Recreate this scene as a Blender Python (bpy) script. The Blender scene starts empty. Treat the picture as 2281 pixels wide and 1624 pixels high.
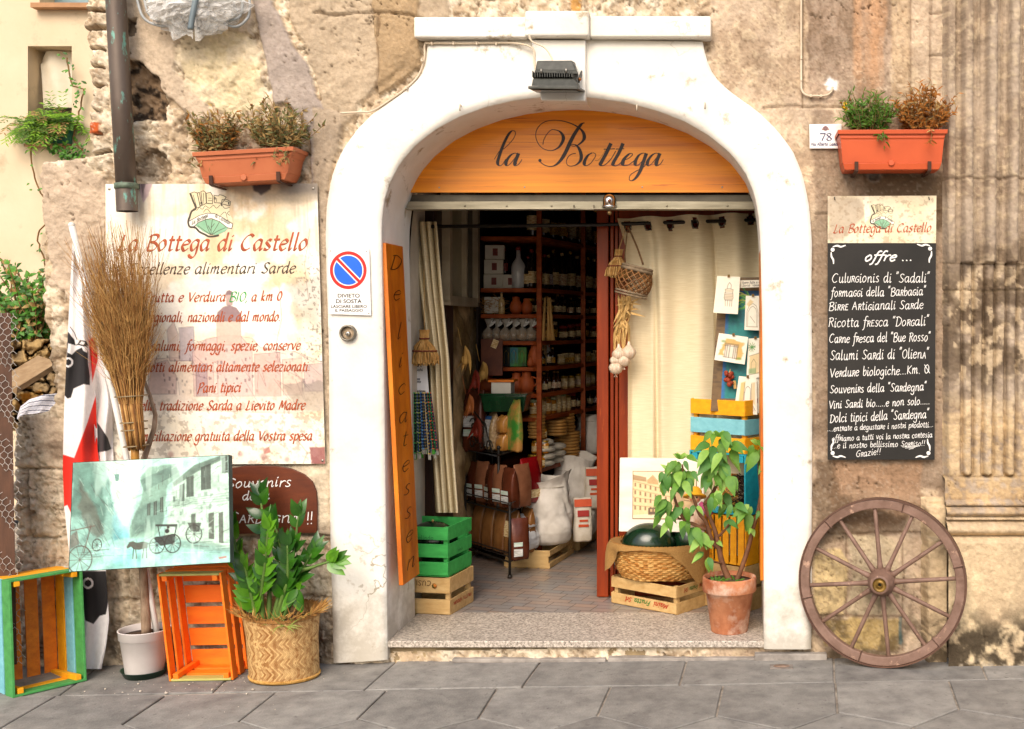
import bpy, math, random
import numpy as np
from mathutils import Vector, Matrix
random.seed(11)
sc = bpy.context.scene
PI = math.pi
# ------------------------------------------------------------------ camera
S, D = 0.002, 5.0            # metres per plan unit on the facade plane; camera distance
CX, CY, CZ = 1640.0, 725.0, 1.49   # where the view axis meets the facade; eye height
cam = bpy.data.cameras.new('camera'); camo = bpy.data.objects.new('camera', cam)
sc.collection.objects.link(camo); sc.camera = camo
camo.location = (0, -D, CZ); camo.rotation_euler = (PI/2, 0, 0)
cam.sensor_width = 36; cam.lens = 36*D/(2280*S)
cam.shift_x = (1140-CX)/2280; cam.shift_y = (CY-812)/2280
cam.clip_start = 0.05; cam.clip_end = 500
# ------------------------------------------------------------------ light
SUN_EL, SUN_AZ = math.radians(41), math.radians(-10)    # az: 0 = straight at the facade, + = from the right
w = bpy.data.worlds.new('World'); sc.world = w; w.use_nodes = True
nt = w.node_tree; bg = nt.nodes['Background']
sky = nt.nodes.new('ShaderNodeTexSky'); sky.sky_type = 'NISHITA'; sky.sun_disc = False
sky.sun_elevation = SUN_EL; sky.sun_rotation = PI - SUN_AZ
sky.air_density = 1.0; sky.dust_density = 4.0; sky.ozone_density = 0.6
nt.links.new(sky.outputs[0], bg.inputs[0]); bg.inputs[1].default_value = 0.13
sl = bpy.data.lights.new('sun', 'SUN'); so = bpy.data.objects.new('sun', sl); sc.collection.objects.link(so)
sl.energy = 1.5; sl.angle = math.radians(38); sl.color = (1.0, 0.90, 0.79)
sdir = Vector((math.sin(SUN_AZ)*math.cos(SUN_EL), -math.cos(SUN_AZ)*math.cos(SUN_EL), math.sin(SUN_EL)))
so.rotation_euler = sdir.to_track_quat('Z', 'Y').to_euler()
vs = sc.view_settings
sc.display_settings.display_device = 'sRGB'
vs.view_transform = 'Standard'; vs.look = 'None'; vs.gamma = 1; vs.exposure = 0.70
sc.cycles.use_denoising = True
sc.cycles.max_bounces = 8; sc.cycles.diffuse_bounces = 4; sc.cycles.transparent_max_bounces = 12
sc.cycles.caustics_reflective = False; sc.cycles.caustics_refractive = False

# ------------------------------------------------------------------ helpers
def P(px, py, Y=0.0):
    k = S*(D+Y)/D
    return Vector(((px-CX)*k, Y, CZ+(CY-py)*k))
GA, GB = .0117, .007          # the street rises gently to the right
def PG(px, py, Z=None):
    if Z is not None:
        k = (CZ-Z)/(py-CY); return Vector(((px-CX)*k, k/S*D-D, Z))
    k = (CZ-GB)/((py-CY)+GA*(px-CX)); x = (px-CX)*k
    return Vector((x, k/S*D-D, GA*x+GB))
WL = {}
COL = sc.collection
def tag(o, label=None, cat=None, group=None, kind=None):
    if label: o['label'] = label
    if cat: o['category'] = cat
    if group: o['group'] = group
    if kind: o['kind'] = kind
    return o
def thing(name, label, cat, loc=(0, 0, 0), group=None):
    o = bpy.data.objects.new(name, None); COL.objects.link(o)
    o.empty_display_size = .05; o.location = loc; WL[o] = Vector(loc)
    return tag(o, label, cat, group)
def kids(o): return [c for c in bpy.data.objects if c.parent == o]
def dup(root, loc, rz=0.0, label=None, group=None, scale=None, matmap=None):
    tree = {}
    for c in COL.objects:
        if c.parent: tree.setdefault(c.parent, []).append(c)
    def cp(o, par):
        n = o.copy(); COL.objects.link(n)
        if par: n.parent = par
        for c in tree.get(o, []): cp(c, n)
        return n
    r = cp(root, None); r.location = loc; r.rotation_euler = (0, 0, rz)
    if scale: r.scale = scale
    if label: r['label'] = label
    if group: r['group'] = group
    WL[r] = Vector(loc)
    return r

class MB:
    def __init__(s, M=None):
        s.v = []; s.f = []; s.m = []; s.s = []; s.M = M; s.c = []
    def add(s, vs, fs, mi=0, sm=False):
        o = len(s.v)
        for p in vs:
            p = Vector(p); s.v.append(tuple(s.M @ p) if s.M is not None else tuple(p))
        for f in fs:
            s.f.append([i+o for i in f]); s.m.append(mi); s.s.append(sm)
        return s
    def box(s, c, size, mi=0, R=None):
        c = Vector(c); hx, hy, hz = size[0]/2, size[1]/2, size[2]/2
        vs = [Vector((x, y, z)) for x in (-hx, hx) for y in (-hy, hy) for z in (-hz, hz)]
        if R is not None: vs = [R @ v for v in vs]
        return s.add([v+c for v in vs], [(0,1,3,2),(4,6,7,5),(0,4,5,1),(2,3,7,6),(0,2,6,4),(1,5,7,3)], mi)
    def hexa(s, b, t, mi=0):     # four bottom points (ccw), four top points
        return s.add(list(b)+list(t), [(3,2,1,0),(4,5,6,7),(0,1,5,4),(1,2,6,5),(2,3,7,6),(3,0,4,7)], mi)
    def beam(s, a, b, wd, ht, up=(0,0,1), mi=0):
        a = Vector(a); b = Vector(b); d = (b-a).normalized(); u = Vector(up)
        x = d.cross(u)
        if x.length < 1e-4: x = d.cross(Vector((1,0,0)))
        x.normalize(); u = x.cross(d).normalized()
        x *= wd/2; u *= ht/2
        return s.hexa([a-x-u, a+x-u, b+x-u, b-x-u], [a-x+u, a+x+u, b+x+u, b-x+u], mi)
    def tube(s, pts, rad, n=8, mi=0, caps=True, closed=False):
        pts = [Vector(p) for p in pts]; k = len(pts)
        rad = rad if hasattr(rad, '__len__') else [rad]*k
        vs = []; prev = None
        for i, p in enumerate(pts):
            a = pts[i-1] if (i > 0 or closed) else pts[i]; b = pts[(i+1) % k] if (i < k-1 or closed) else pts[i]
            d = (b-a); d = d.normalized() if d.length > 1e-9 else Vector((0,0,1))
            if prev is None:
                x = d.cross(Vector((0,0,1)))
                if x.length < .05: x = d.cross(Vector((0,1,0)))
            else: x = prev - d*prev.dot(d)
            x.normalize(); prev = x; y = d.cross(x)
            for j in range(n):
                t = 2*PI*j/n; vs.append(p+(x*math.cos(t)+y*math.sin(t))*rad[i])
        fs = []
        for i in range(k if closed else k-1):
            for j in range(n):
                a, b = i*n+j, i*n+(j+1) % n; c, d2 = ((i+1) % k)*n+(j+1) % n, ((i+1) % k)*n+j
                fs.append((a, b, c, d2))
        s.add(vs, fs, mi, True)
        if caps and not closed:
            o = len(s.v)-len(vs)
            s.f.append([o+j for j in range(n)][::-1]); s.m.append(mi); s.s.append(False)
            s.f.append([o+(k-1)*n+j for j in range(n)]); s.m.append(mi); s.s.append(False)
        return s
    def lathe(s, c, prof, n=24, mi=0, R=None, caps=(True, True), sx=1.0, sy=1.0):
        c = Vector(c); vs = []
        for r, z in prof:
            for j in range(n):
                t = 2*PI*j/n; v = Vector((r*sx*math.cos(t), r*sy*math.sin(t), z))
                vs.append(c+(R @ v if R is not None else v))
        k = len(prof)
        fs = [(i*n+j, i*n+(j+1) % n, (i+1)*n+(j+1) % n, (i+1)*n+j) for i in range(k-1) for j in range(n)]
        o = len(s.v); s.add(vs, fs, mi, True)
        if caps[0]: s.f.append([o+j for j in range(n)][::-1]); s.m.append(mi); s.s.append(False)
        if caps[1]: s.f.append([o+(k-1)*n+j for j in range(n)]); s.m.append(mi); s.s.append(False)
        return s
    def ball(s, c, r, n=12, mi=0, sc3=(1,1,1), R=None):
        prof = [(math.sin(PI*i/n)*1.0, -math.cos(PI*i/n)) for i in range(n+1)]
        prof[0] = (1e-4, -1); prof[-1] = (1e-4, 1)
        c = Vector(c); m = n*2; vs = []
        for rr, z in prof:
            for j in range(m):
                t = 2*PI*j/m; v = Vector((rr*math.cos(t)*sc3[0], rr*math.sin(t)*sc3[1], z*sc3[2]))*r
                vs.append(c+(R @ v if R is not None else v))
        fs = [(i*m+j, i*m+(j+1) % m, (i+1)*m+(j+1) % m, (i+1)*m+j) for i in range(n) for j in range(m)]
        return s.add(vs, fs, mi, True)
    def prism(s, poly, vec, mi=0):
        vec = Vector(vec); n = len(poly); a = [Vector(p) for p in poly]
        return s.add(a+[p+vec for p in a], [tuple(range(n))[::-1], tuple(range(n, 2*n))] + [(i, (i+1) % n, n+(i+1) % n, n+i) for i in range(n)], mi)
    def poly(s, pts, mi=0): return s.add(pts, [tuple(range(len(pts)))], mi)
    def grid(s, fn, nu, nv, mi=0, sm=True, closed_u=False):
        vs = [fn(i/nu, j/nv) for j in range(nv+1) for i in range(nu + (0 if closed_u else 1))]
        k = nu if closed_u else nu+1
        fs = [(j*k+i, j*k+(i+1) % k, (j+1)*k+(i+1) % k, (j+1)*k+i) for j in range(nv) for i in range(nu)]
        return s.add(vs, fs, mi, sm)
    def leaf(s, base, d, up, L, W, mi=0, droop=.3, fold=.25, n=5, tip=1.0):
        base = Vector(base); d = Vector(d).normalized(); up = Vector(up)
        x = d.cross(up)
        if x.length < 1e-3: x = d.cross(Vector((.3, .9, .2)))
        x.normalize(); u = x.cross(d).normalized(); vs = []
        for i in range(n+1):
            t = i/n; w_ = W*.5*math.sin(PI*min(1, t**.75*.98+.02))*(1-.15*t)
            p = base + d*(L*t) - u*(droop*L*t*t)
            vs += [p - x*w_ + u*w_*fold, p, p + x*w_ + u*w_*fold]
        fs = []
        for i in range(n):
            a = i*3; fs += [(a, a+1, a+4, a+3), (a+1, a+2, a+5, a+4)]
        return s.add(vs, fs, mi, True)
    def build(s, name, mats, parent=None, bev=0, seg=2, label=None, cat=None, group=None, kind=None, solid=0, sub=0, autosm=False):
        me = bpy.data.meshes.new(name)
        if parent is not None: org = WL[parent]
        else:
            a = np.array(s.v); org = Vector(((a[:,0].min()+a[:,0].max())/2, (a[:,1].min()+a[:,1].max())/2, a[:,2].min()))
        vv = np.array(s.v, dtype=np.float64) - np.array(org)
        me.from_pydata([tuple(p) for p in vv.tolist()], [], s.f)
        mats = mats if isinstance(mats, (list, tuple)) else [mats]
        for m in mats: me.materials.append(m)
        me.polygons.foreach_set('material_index', s.m); me.polygons.foreach_set('use_smooth', s.s)
        me.update()
        o = bpy.data.objects.new(name, me); COL.objects.link(o)
        if parent is not None:
            o.parent = parent; WL[o] = Vector(org)
        else:
            o.location = org; WL[o] = Vector(org)
        if bev:
            b = o.modifiers.new('edge', 'BEVEL'); b.width = bev; b.segments = seg; b.limit_method = 'ANGLE'; b.angle_limit = .7
        if sub:
            b = o.modifiers.new('smooth', 'SUBSURF'); b.levels = sub; b.render_levels = sub
        if solid:
            b = o.modifiers.new('thick', 'SOLIDIFY'); b.thickness = solid; b.offset = 0
        return tag(o, label, cat, group, kind)

# sub-parts sit at their part's own origin: WL keeps every object's world origin, so parent=part also works

# ------------------------------------------------------------------ materials
MC = {}
def lin(c):
    if isinstance(c, str):
        c = c.lstrip('#'); c = [int(c[i:i+2], 16)/255 for i in (0, 2, 4)]
        return tuple((x/12.92 if x <= .04045 else ((x+.055)/1.055)**2.4) for x in c)+(1,)
    return tuple(c[:3])+(1,)
def mat(name, c1, c2=None, rough=.6, scale=6, stretch=(1,1,1), bump=0, bscale=60, bdist=.004, metal=0, spec=.5, coat=0,
        trans=0, attr=None, detail=5, contrast=.5, alpha=1, sheen=0, wave=None, bstretch=None, sss=0, ior=1.45, spot=None, backc=None):
    if name in MC: return MC[name]
    m = bpy.data.materials.new(name); m.use_nodes = True; MC[name] = m
    nt = m.node_tree; N = nt.nodes; L = nt.links; b = N['Principled BSDF']
    b.inputs['Roughness'].default_value = rough; b.inputs['Metallic'].default_value = metal
    b.inputs['Specular IOR Level'].default_value = spec; b.inputs['Coat Weight'].default_value = coat
    b.inputs['Transmission Weight'].default_value = trans; b.inputs['Alpha'].default_value = alpha; b.inputs['IOR'].default_value = ior
    b.inputs['Sheen Weight'].default_value = sheen
    c1 = lin(c1); c2 = lin(c2) if c2 is not None else tuple(x*.72 for x in c1[:3])+(1,)
    tc = N.new('ShaderNodeTexCoord'); mp = N.new('ShaderNodeMapping'); mp.inputs['Scale'].default_value = stretch
    L.new(tc.outputs['Object'], mp.inputs[0])
    nz = N.new('ShaderNodeTexNoise'); nz.inputs['Scale'].default_value = scale; nz.inputs['Detail'].default_value = detail
    nz.inputs['Roughness'].default_value = .6
    L.new(mp.outputs[0], nz.inputs['Vector'])
    rp = N.new('ShaderNodeValToRGB'); rp.color_ramp.elements[0].position = .5-.5*contrast*.6; rp.color_ramp.elements[1].position = .5+.5*contrast*.6
    rp.color_ramp.elements[0].color = c1; rp.color_ramp.elements[1].color = c2
    src = nz.outputs['Fac']
    if wave:
        wv = N.new('ShaderNodeTexWave'); wv.wave_type = 'BANDS'; wv.bands_direction = wave[0]
        wv.inputs['Scale'].default_value = wave[1]; wv.inputs['Distortion'].default_value = wave[2]; wv.inputs['Detail'].default_value = 3
        wv.inputs['Detail Scale'].default_value = 1.2
        L.new(mp.outputs[0], wv.inputs['Vector'])
        mx = N.new('ShaderNodeMix'); mx.inputs[0].default_value = .5
        L.new(nz.outputs['Fac'], mx.inputs[2]); L.new(wv.outputs['Fac'], mx.inputs[3]); src = mx.outputs[0]
    L.new(src, rp.inputs[0]); col = rp.outputs[0]
    if attr:
        at = N.new('ShaderNodeAttribute'); at.attribute_name = attr
        mm = N.new('ShaderNodeMix'); mm.data_type = 'RGBA'; mm.blend_type = 'MULTIPLY'; mm.inputs[0].default_value = 1
        L.new(at.outputs['Color'], mm.inputs[6]); L.new(col, mm.inputs[7]); col = mm.outputs[2]
    if spot:       # a second, sparse layer: (colour, scale, threshold, softness)
        n2 = N.new('ShaderNodeTexNoise'); n2.inputs['Scale'].default_value = spot[1]; n2.inputs['Detail'].default_value = 8
        n2.inputs['Roughness'].default_value = .65
        L.new(mp.outputs[0] if len(spot) > 4 else tc.outputs['Object'], n2.inputs['Vector'])
        r2 = N.new('ShaderNodeValToRGB'); r2.color_ramp.elements[0].position = spot[2]; r2.color_ramp.elements[1].position = min(1, spot[2]+spot[3])
        r2.color_ramp.elements[0].color = (0,0,0,1); r2.color_ramp.elements[1].color = (1,1,1,1)
        L.new(n2.outputs['Fac'], r2.inputs[0])
        m2 = N.new('ShaderNodeMix'); m2.data_type = 'RGBA'; L.new(r2.outputs[0], m2.inputs[0]); L.new(col, m2.inputs[6])
        m2.inputs[7].default_value = lin(spot[0]); col = m2.outputs[2]
    if backc:
        ge = N.new('ShaderNodeNewGeometry'); mb = N.new('ShaderNodeMix'); mb.data_type = 'RGBA'
        L.new(ge.outputs['Backfacing'], mb.inputs[0]); L.new(col, mb.inputs[6]); mb.inputs[7].default_value = lin(backc); col = mb.outputs[2]
    L.new(col, b.inputs['Base Color'])
    if bump:
        nb = N.new('ShaderNodeTexNoise'); nb.inputs['Scale'].default_value = bscale; nb.inputs['Detail'].default_value = 6
        if bstretch:
            m3 = N.new('ShaderNodeMapping'); m3.inputs['Scale'].default_value = bstretch; L.new(tc.outputs['Object'], m3.inputs[0]); L.new(m3.outputs[0], nb.inputs['Vector'])
        else: L.new(mp.outputs[0], nb.inputs['Vector'])
        bp = N.new('ShaderNodeBump'); bp.inputs['Strength'].default_value = bump; bp.inputs['Distance'].default_value = bdist
        L.new(nb.outputs['Fac'], bp.inputs['Height']); L.new(bp.outputs[0], b.inputs['Normal'])
    if sss:     # thin leaf / cloth: part of the light goes through
        tr = N.new('ShaderNodeBsdfTranslucent'); L.new(col, tr.inputs[0]); ms = N.new('ShaderNodeMixShader'); ms.inputs[0].default_value = sss
        L.new(b.outputs[0], ms.inputs[1]); L.new(tr.outputs[0], ms.inputs[2]); L.new(ms.outputs[0], N['Material Output'].inputs[0])
    return m

# ------------------------------------------------------------------ numpy noise and painting
def vnoise(x, y, seed):
    T = np.random.default_rng(seed).random((256, 256))
    xi = np.floor(x).astype(int); yi = np.floor(y).astype(int); fx = x-xi; fy = y-yi
    fx = fx*fx*(3-2*fx); fy = fy*fy*(3-2*fy)
    a = T[xi & 255, yi & 255]; b = T[(xi+1) & 255, yi & 255]; c = T[xi & 255, (yi+1) & 255]; d = T[(xi+1) & 255, (yi+1) & 255]
    return (a*(1-fx)+b*fx)*(1-fy)+(c*(1-fx)+d*fx)*fy
def fbm(x, y, seed, o=5, g=.5):
    r = 0; a = 1; t = 0
    for i in range(o):
        r = r+a*vnoise(x, y, seed+i*17); t += a; a *= g; x = x*2.03+13.7; y = y*2.03+7.1
    return r/t
def sstep(a, b, x):
    t = np.clip((x-a)/(b-a), 0, 1); return t*t*(3-2*t)
def inpoly(x, y, poly):
    r = np.zeros(x.shape, bool); n = len(poly)
    for i in range(n):
        x0, y0 = poly[i]; x1, y1 = poly[(i+1) % n]
        if y0 == y1: continue
        c = ((y0 > y) != (y1 > y)) & (x < (x1-x0)*(y-y0)/(y1-y0)+x0); r ^= c
    return r
def dseg(x, y, pts, closed=False):
    d = np.full(x.shape, 1e9); n = len(pts)
    for i in range(n if closed else n-1):
        x0, y0 = pts[i]; x1, y1 = pts[(i+1) % n]; dx, dy = x1-x0, y1-y0; l = dx*dx+dy*dy+1e-9
        t = np.clip(((x-x0)*dx+(y-y0)*dy)/l, 0, 1); d = np.minimum(d, np.hypot(x-x0-t*dx, y-y0-t*dy))
    return d
def sdist(x, y, poly):      # > 0 inside
    d = dseg(x, y, poly, True); return np.where(inpoly(x, y, poly), d, -d)
class Paint:                # an albedo picture over plan coordinates
    def __init__(s, x, y, base):
        s.x = x; s.y = y; s.c = np.zeros(x.shape+(3,)); s.c[:] = lin(base)[:3]
        s.h = np.zeros(x.shape)
    def mix(s, a, col):
        a = np.clip(a, 0, 1)[..., None]; s.c = s.c*(1-a)+np.array(lin(col)[:3])*a
    def poly(s, pts, col, a=1.0, warp=0, soft=1.5, seed=1, ws=.03):
        x, y = s.x, s.y
        if warp:
            x = x+(fbm(x*ws, y*ws, seed, 4)-.5)*2*warp; y = y+(fbm(x*ws+50, y*ws, seed+5, 4)-.5)*2*warp
        m = sstep(-soft, soft, sdist(x, y, pts))*a
        s.mix(m, col); return m
    def line(s, pts, col, wd, a=1.0, soft=1.0):
        s.mix((1-sstep(wd/2-soft/2, wd/2+soft, dseg(s.x, s.y, pts)))*a, col)
    def disc(s, cx, cy, r, col, a=1.0, soft=1.2): s.mix(sstep(-soft, soft, r-np.hypot(s.x-cx, s.y-cy))*a, col)
    def noise(s, amt, sx, sy, seed, o=5):
        n = fbm(s.x*sx, s.y*sy, seed, o); s.c = np.clip(s.c*(1+(n-.5)*2*amt)[..., None], 0.004, .95); return n
def np_mesh(name, V, F, cols, m, parent=None, smooth=True, **kw):
    me = bpy.data.meshes.new(name); V = np.asarray(V, dtype=np.float64)
    if parent is not None: org = WL[parent]
    else: org = Vector(((V[:,0].min()+V[:,0].max())/2, (V[:,1].min()+V[:,1].max())/2, V[:,2].min()))
    V = V-np.array(org)
    me.vertices.add(len(V)); me.vertices.foreach_set('co', V.ravel())
    F = np.asarray(F, dtype=np.int32); nf = len(F); k = F.shape[1]
    me.loops.add(nf*k); me.loops.foreach_set('vertex_index', F.ravel())
    me.polygons.add(nf); me.polygons.foreach_set('loop_start', np.arange(0, nf*k, k, dtype=np.int32))
    try: me.polygons.foreach_set('loop_total', np.full(nf, k, dtype=np.int32))
    except Exception: pass
    me.update(calc_edges=True); me.validate()
    me.polygons.foreach_set('use_smooth', np.full(nf, smooth))
    if cols is not None:
        a = me.color_attributes.new('tone', 'FLOAT_COLOR', 'POINT')
        c = np.ones((len(V), 4)); c[:, :3] = cols; a.data.foreach_set('color', c.ravel())
    me.materials.append(m); me.update()
    o = bpy.data.objects.new(name, me); COL.objects.link(o)
    if parent is not None: o.parent = parent
    else: o.location = org
    WL[o] = Vector(org)
    return tag(o, kw.get('label'), kw.get('cat'), kw.get('group'), kw.get('kind'))
def grid_xy(x0, x1, y0, y1, cell):
    xs = np.linspace(x0, x1, int(round((x1-x0)/cell))+1); ys = np.linspace(y0, y1, int(round((y1-y0)/cell))+1)
    return np.meshgrid(xs, ys)
def grid_faces(shape, keep=None):
    h, wd = shape; i = np.arange(h*wd).reshape(h, wd)
    F = np.stack([i[:-1,:-1], i[1:,:-1], i[1:,1:], i[:-1,1:]], -1).reshape(-1, 4)
    if keep is not None:
        k = (keep[:-1,:-1] & keep[1:,:-1] & keep[1:,1:] & keep[:-1,1:]).reshape(-1); F = F[k]
    return F
def compact(V, F, C):
    u, inv = np.unique(F, return_inverse=True); return V[u], inv.reshape(F.shape), C[u]
def picture(name, corners, size, fn, parent, cell=1.0, m=None, base='#f0ead8', back=.004):
    """a printed or painted flat panel: corners TL,TR,BR,BL in space, painter in its own w x h units; thin solid"""
    wd, ht = size; x, y = grid_xy(0, wd, 0, ht, cell); p = Paint(x, y, base); fn(p)
    u = (x/wd)[..., None]; v = (y/ht)[..., None]; c = [np.array(q) for q in corners]
    V = (c[0]*(1-u)+c[1]*u)*(1-v)+(c[3]*(1-u)+c[2]*u)*v
    F = grid_faces(x.shape); n = x.size
    nrm = np.cross(c[1]-c[0], c[3]-c[0]); nrm = nrm/np.linalg.norm(nrm)       # points away from the viewer
    V = V.reshape(-1, 3); C = p.c.reshape(-1, 3)
    e = np.array([c[0], c[1], c[2], c[3]]); b = e+nrm*back
    V2 = np.concatenate([V, e, b]); C2 = np.concatenate([C, np.full((8, 3), .5)*np.array(lin(base)[:3])*1.6])
    k = n; F2 = np.concatenate([F, [[k, k+4, k+5, k+1], [k+1, k+5, k+6, k+2], [k+2, k+6, k+7, k+3], [k+3, k+7, k+4, k], [k+4, k+7, k+6, k+5]]])
    return np_mesh(name, V2, F2, C2, m or mat('printed panel', (1,1,1), (.93,.93,.93), rough=.5, scale=40, attr='tone'), parent, smooth=False)
# ------------------------------------------------------------------ ground
def build_ground():
    base = MB(); base.poly([(x, y, GA*x+GB-.008) for x, y in ((-60,-60),(60,-60),(60,60),(-60,60))])
    base.build('street_ground', mat('mortar', '#a89f93', '#756c62', rough=.95, scale=14, bump=.4), kind='structure')
    r1 = [(-260,1551,-110,1475),(130,1550,235,1473),(475,1541,545,1472),(810,1537,885,1471),(1162,1531,1206,1470),(1513,1526,1530,1468),(1858,1519,1856,1465),(2198,1513,2178,1464),(2560,1506,2500,1462)]
    r2 = [(-270,1632,-150,1552),(0,1622,127,1549),(272,1613,370,1548),(532,1606,615,1541),(795,1601,862,1537),(1065,1599,1107,1533),(1330,1594,1360,1528),(1595,1594,1610,1526),(1865,1587,1860,1519),(2135,1579,2112,1515),(2420,1570,2380,1509)]
    mb = MB(); rnd = random.Random(4); nz = 0
    cols = []
    def slab(pts):
        g = [PG(*p) for p in pts] if len(pts[0]) == 2 else [Vector(p) for p in pts]
        dz = rnd.uniform(-.0022,.0022); g = [p+Vector((0,0,dz)) for p in g]; c = sum(g, Vector())/len(g); ins = .0045
        out = []
        n = len(g)
        for i, p in enumerate(g):          # inset each corner along both neighbouring edges' normals
            a = (g[i]-g[i-1]).normalized(); b = (g[(i+1) % n]-g[i]).normalized()
            na = Vector((-a.y, a.x, 0)); nb = Vector((-b.y, b.x, 0)); m = na+nb
            if m.dot(c-p) < 0: m = -m
            m = m/max(.4, m.length*m.length/2)*1.0
            out.append(p+m*ins)
        def top(p, k): return Vector((p.x, p.y, p.z))+(c-p).normalized()*k
        lo = [Vector((p.x, p.y, p.z-.0085)) for p in out]; e1 = [Vector((p.x, p.y, p.z-.003)) for p in out]; t = [top(p, .004) for p in out]
        mb.add(lo+e1+t, [(i, (i+1) % n, n+(i+1) % n, n+i) for i in range(n)]+[(n+i, n+(i+1) % n, 2*n+(i+1) % n, 2*n+i) for i in range(n)]+[tuple(range(2*n, 3*n))])
        cols.extend([rnd.uniform(.86, 1.12)]*(3*n))
    for i in range(len(r1)-1):
        a, b = r1[i], r1[i+1]; slab([(a[0],a[1]),(b[0],b[1]),(b[2],b[3]),(a[2],a[3])])
    hexr = []
    for i in range(len(r2)-1):
        a, b = r2[i], r2[i+1]
        A, B = PG(a[0],a[1]), PG(b[0],b[1]); tip = (A+B)/2+Vector((.03,-.17,0))
        slab([tuple(A), tuple(tip), tuple(B), tuple(PG(b[2],b[3])), tuple(PG(a[2],a[3]))]); hexr.append((A, tip, B))
    for row in range(5):                    # whole hexagons further out into the street
        nxt = []
        for i in range(len(hexr)-1):
            t0 = hexr[i][1]; q = hexr[i][2]; t1 = hexr[i+1][1]; dn = Vector((-.12,-.36,0))
            b0 = t0+dn; b1 = t1+dn; tip = (b0+b1)/2+Vector((0,-.17,0))
            slab([tuple(t0), tuple(b0), tuple(tip), tuple(b1), tuple(t1), tuple(q)]); nxt.append((b0, tip, b1))
        hexr = nxt
    m = mat('paving stone', '#96948f', '#6b6967', rough=.72, scale=11, bump=.7, bscale=110, bdist=.004, detail=12, contrast=.75, spot=('#5a5653', 34, .60, .12), attr='tone')
    o = mb.build('pavement', m, kind='structure')
    a = o.data.color_attributes.new('tone', 'FLOAT_COLOR', 'POINT')
    a.data.foreach_set('color', np.array([(c*1.0, c*.985, c*.96, 1) for c in cols]).ravel())
build_ground()

# ------------------------------------------------------------------ the shop building
PORT_OUT = [(742,1477),(736,1200),(731,800),(726,600),(724,520),(728,450),(741,385),(762,335),(795,288),(835,248),(880,215),(915,190),(938,165),(949,135),(953,92),
            (1270,86),(1566,92),(1570,120),(1580,152),(1600,182),(1635,212),(1685,246),(1730,288),(1765,335),(1788,392),(1802,460),(1808,540),(1808,800),(1808,1200),(1806,1446)]
PORT_IN = [(862,1470),(858,1200),(853,800),(848,560),(848,500),(853,450),(867,405),(890,362),(925,322),(968,288),(1020,260),(1080,238),(1140,224),(1200,216),(1258,213),
           (1320,217),(1390,227),(1460,245),(1525,270),(1580,302),(1628,342),(1660,385),(1680,432),(1689,480),(1693,530),(1697,700),(1700,1000),(1701,1446)]
def cr(pts, n):       # resample a polyline evenly
    p = np.array(pts, float); d = np.r_[0, np.cumsum(np.hypot(*np.diff(p, axis=0).T))]
    t = np.linspace(0, d[-1], n); return np.stack([np.interp(t, d, p[:,0]), np.interp(t, d, p[:,1])], 1)

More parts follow.
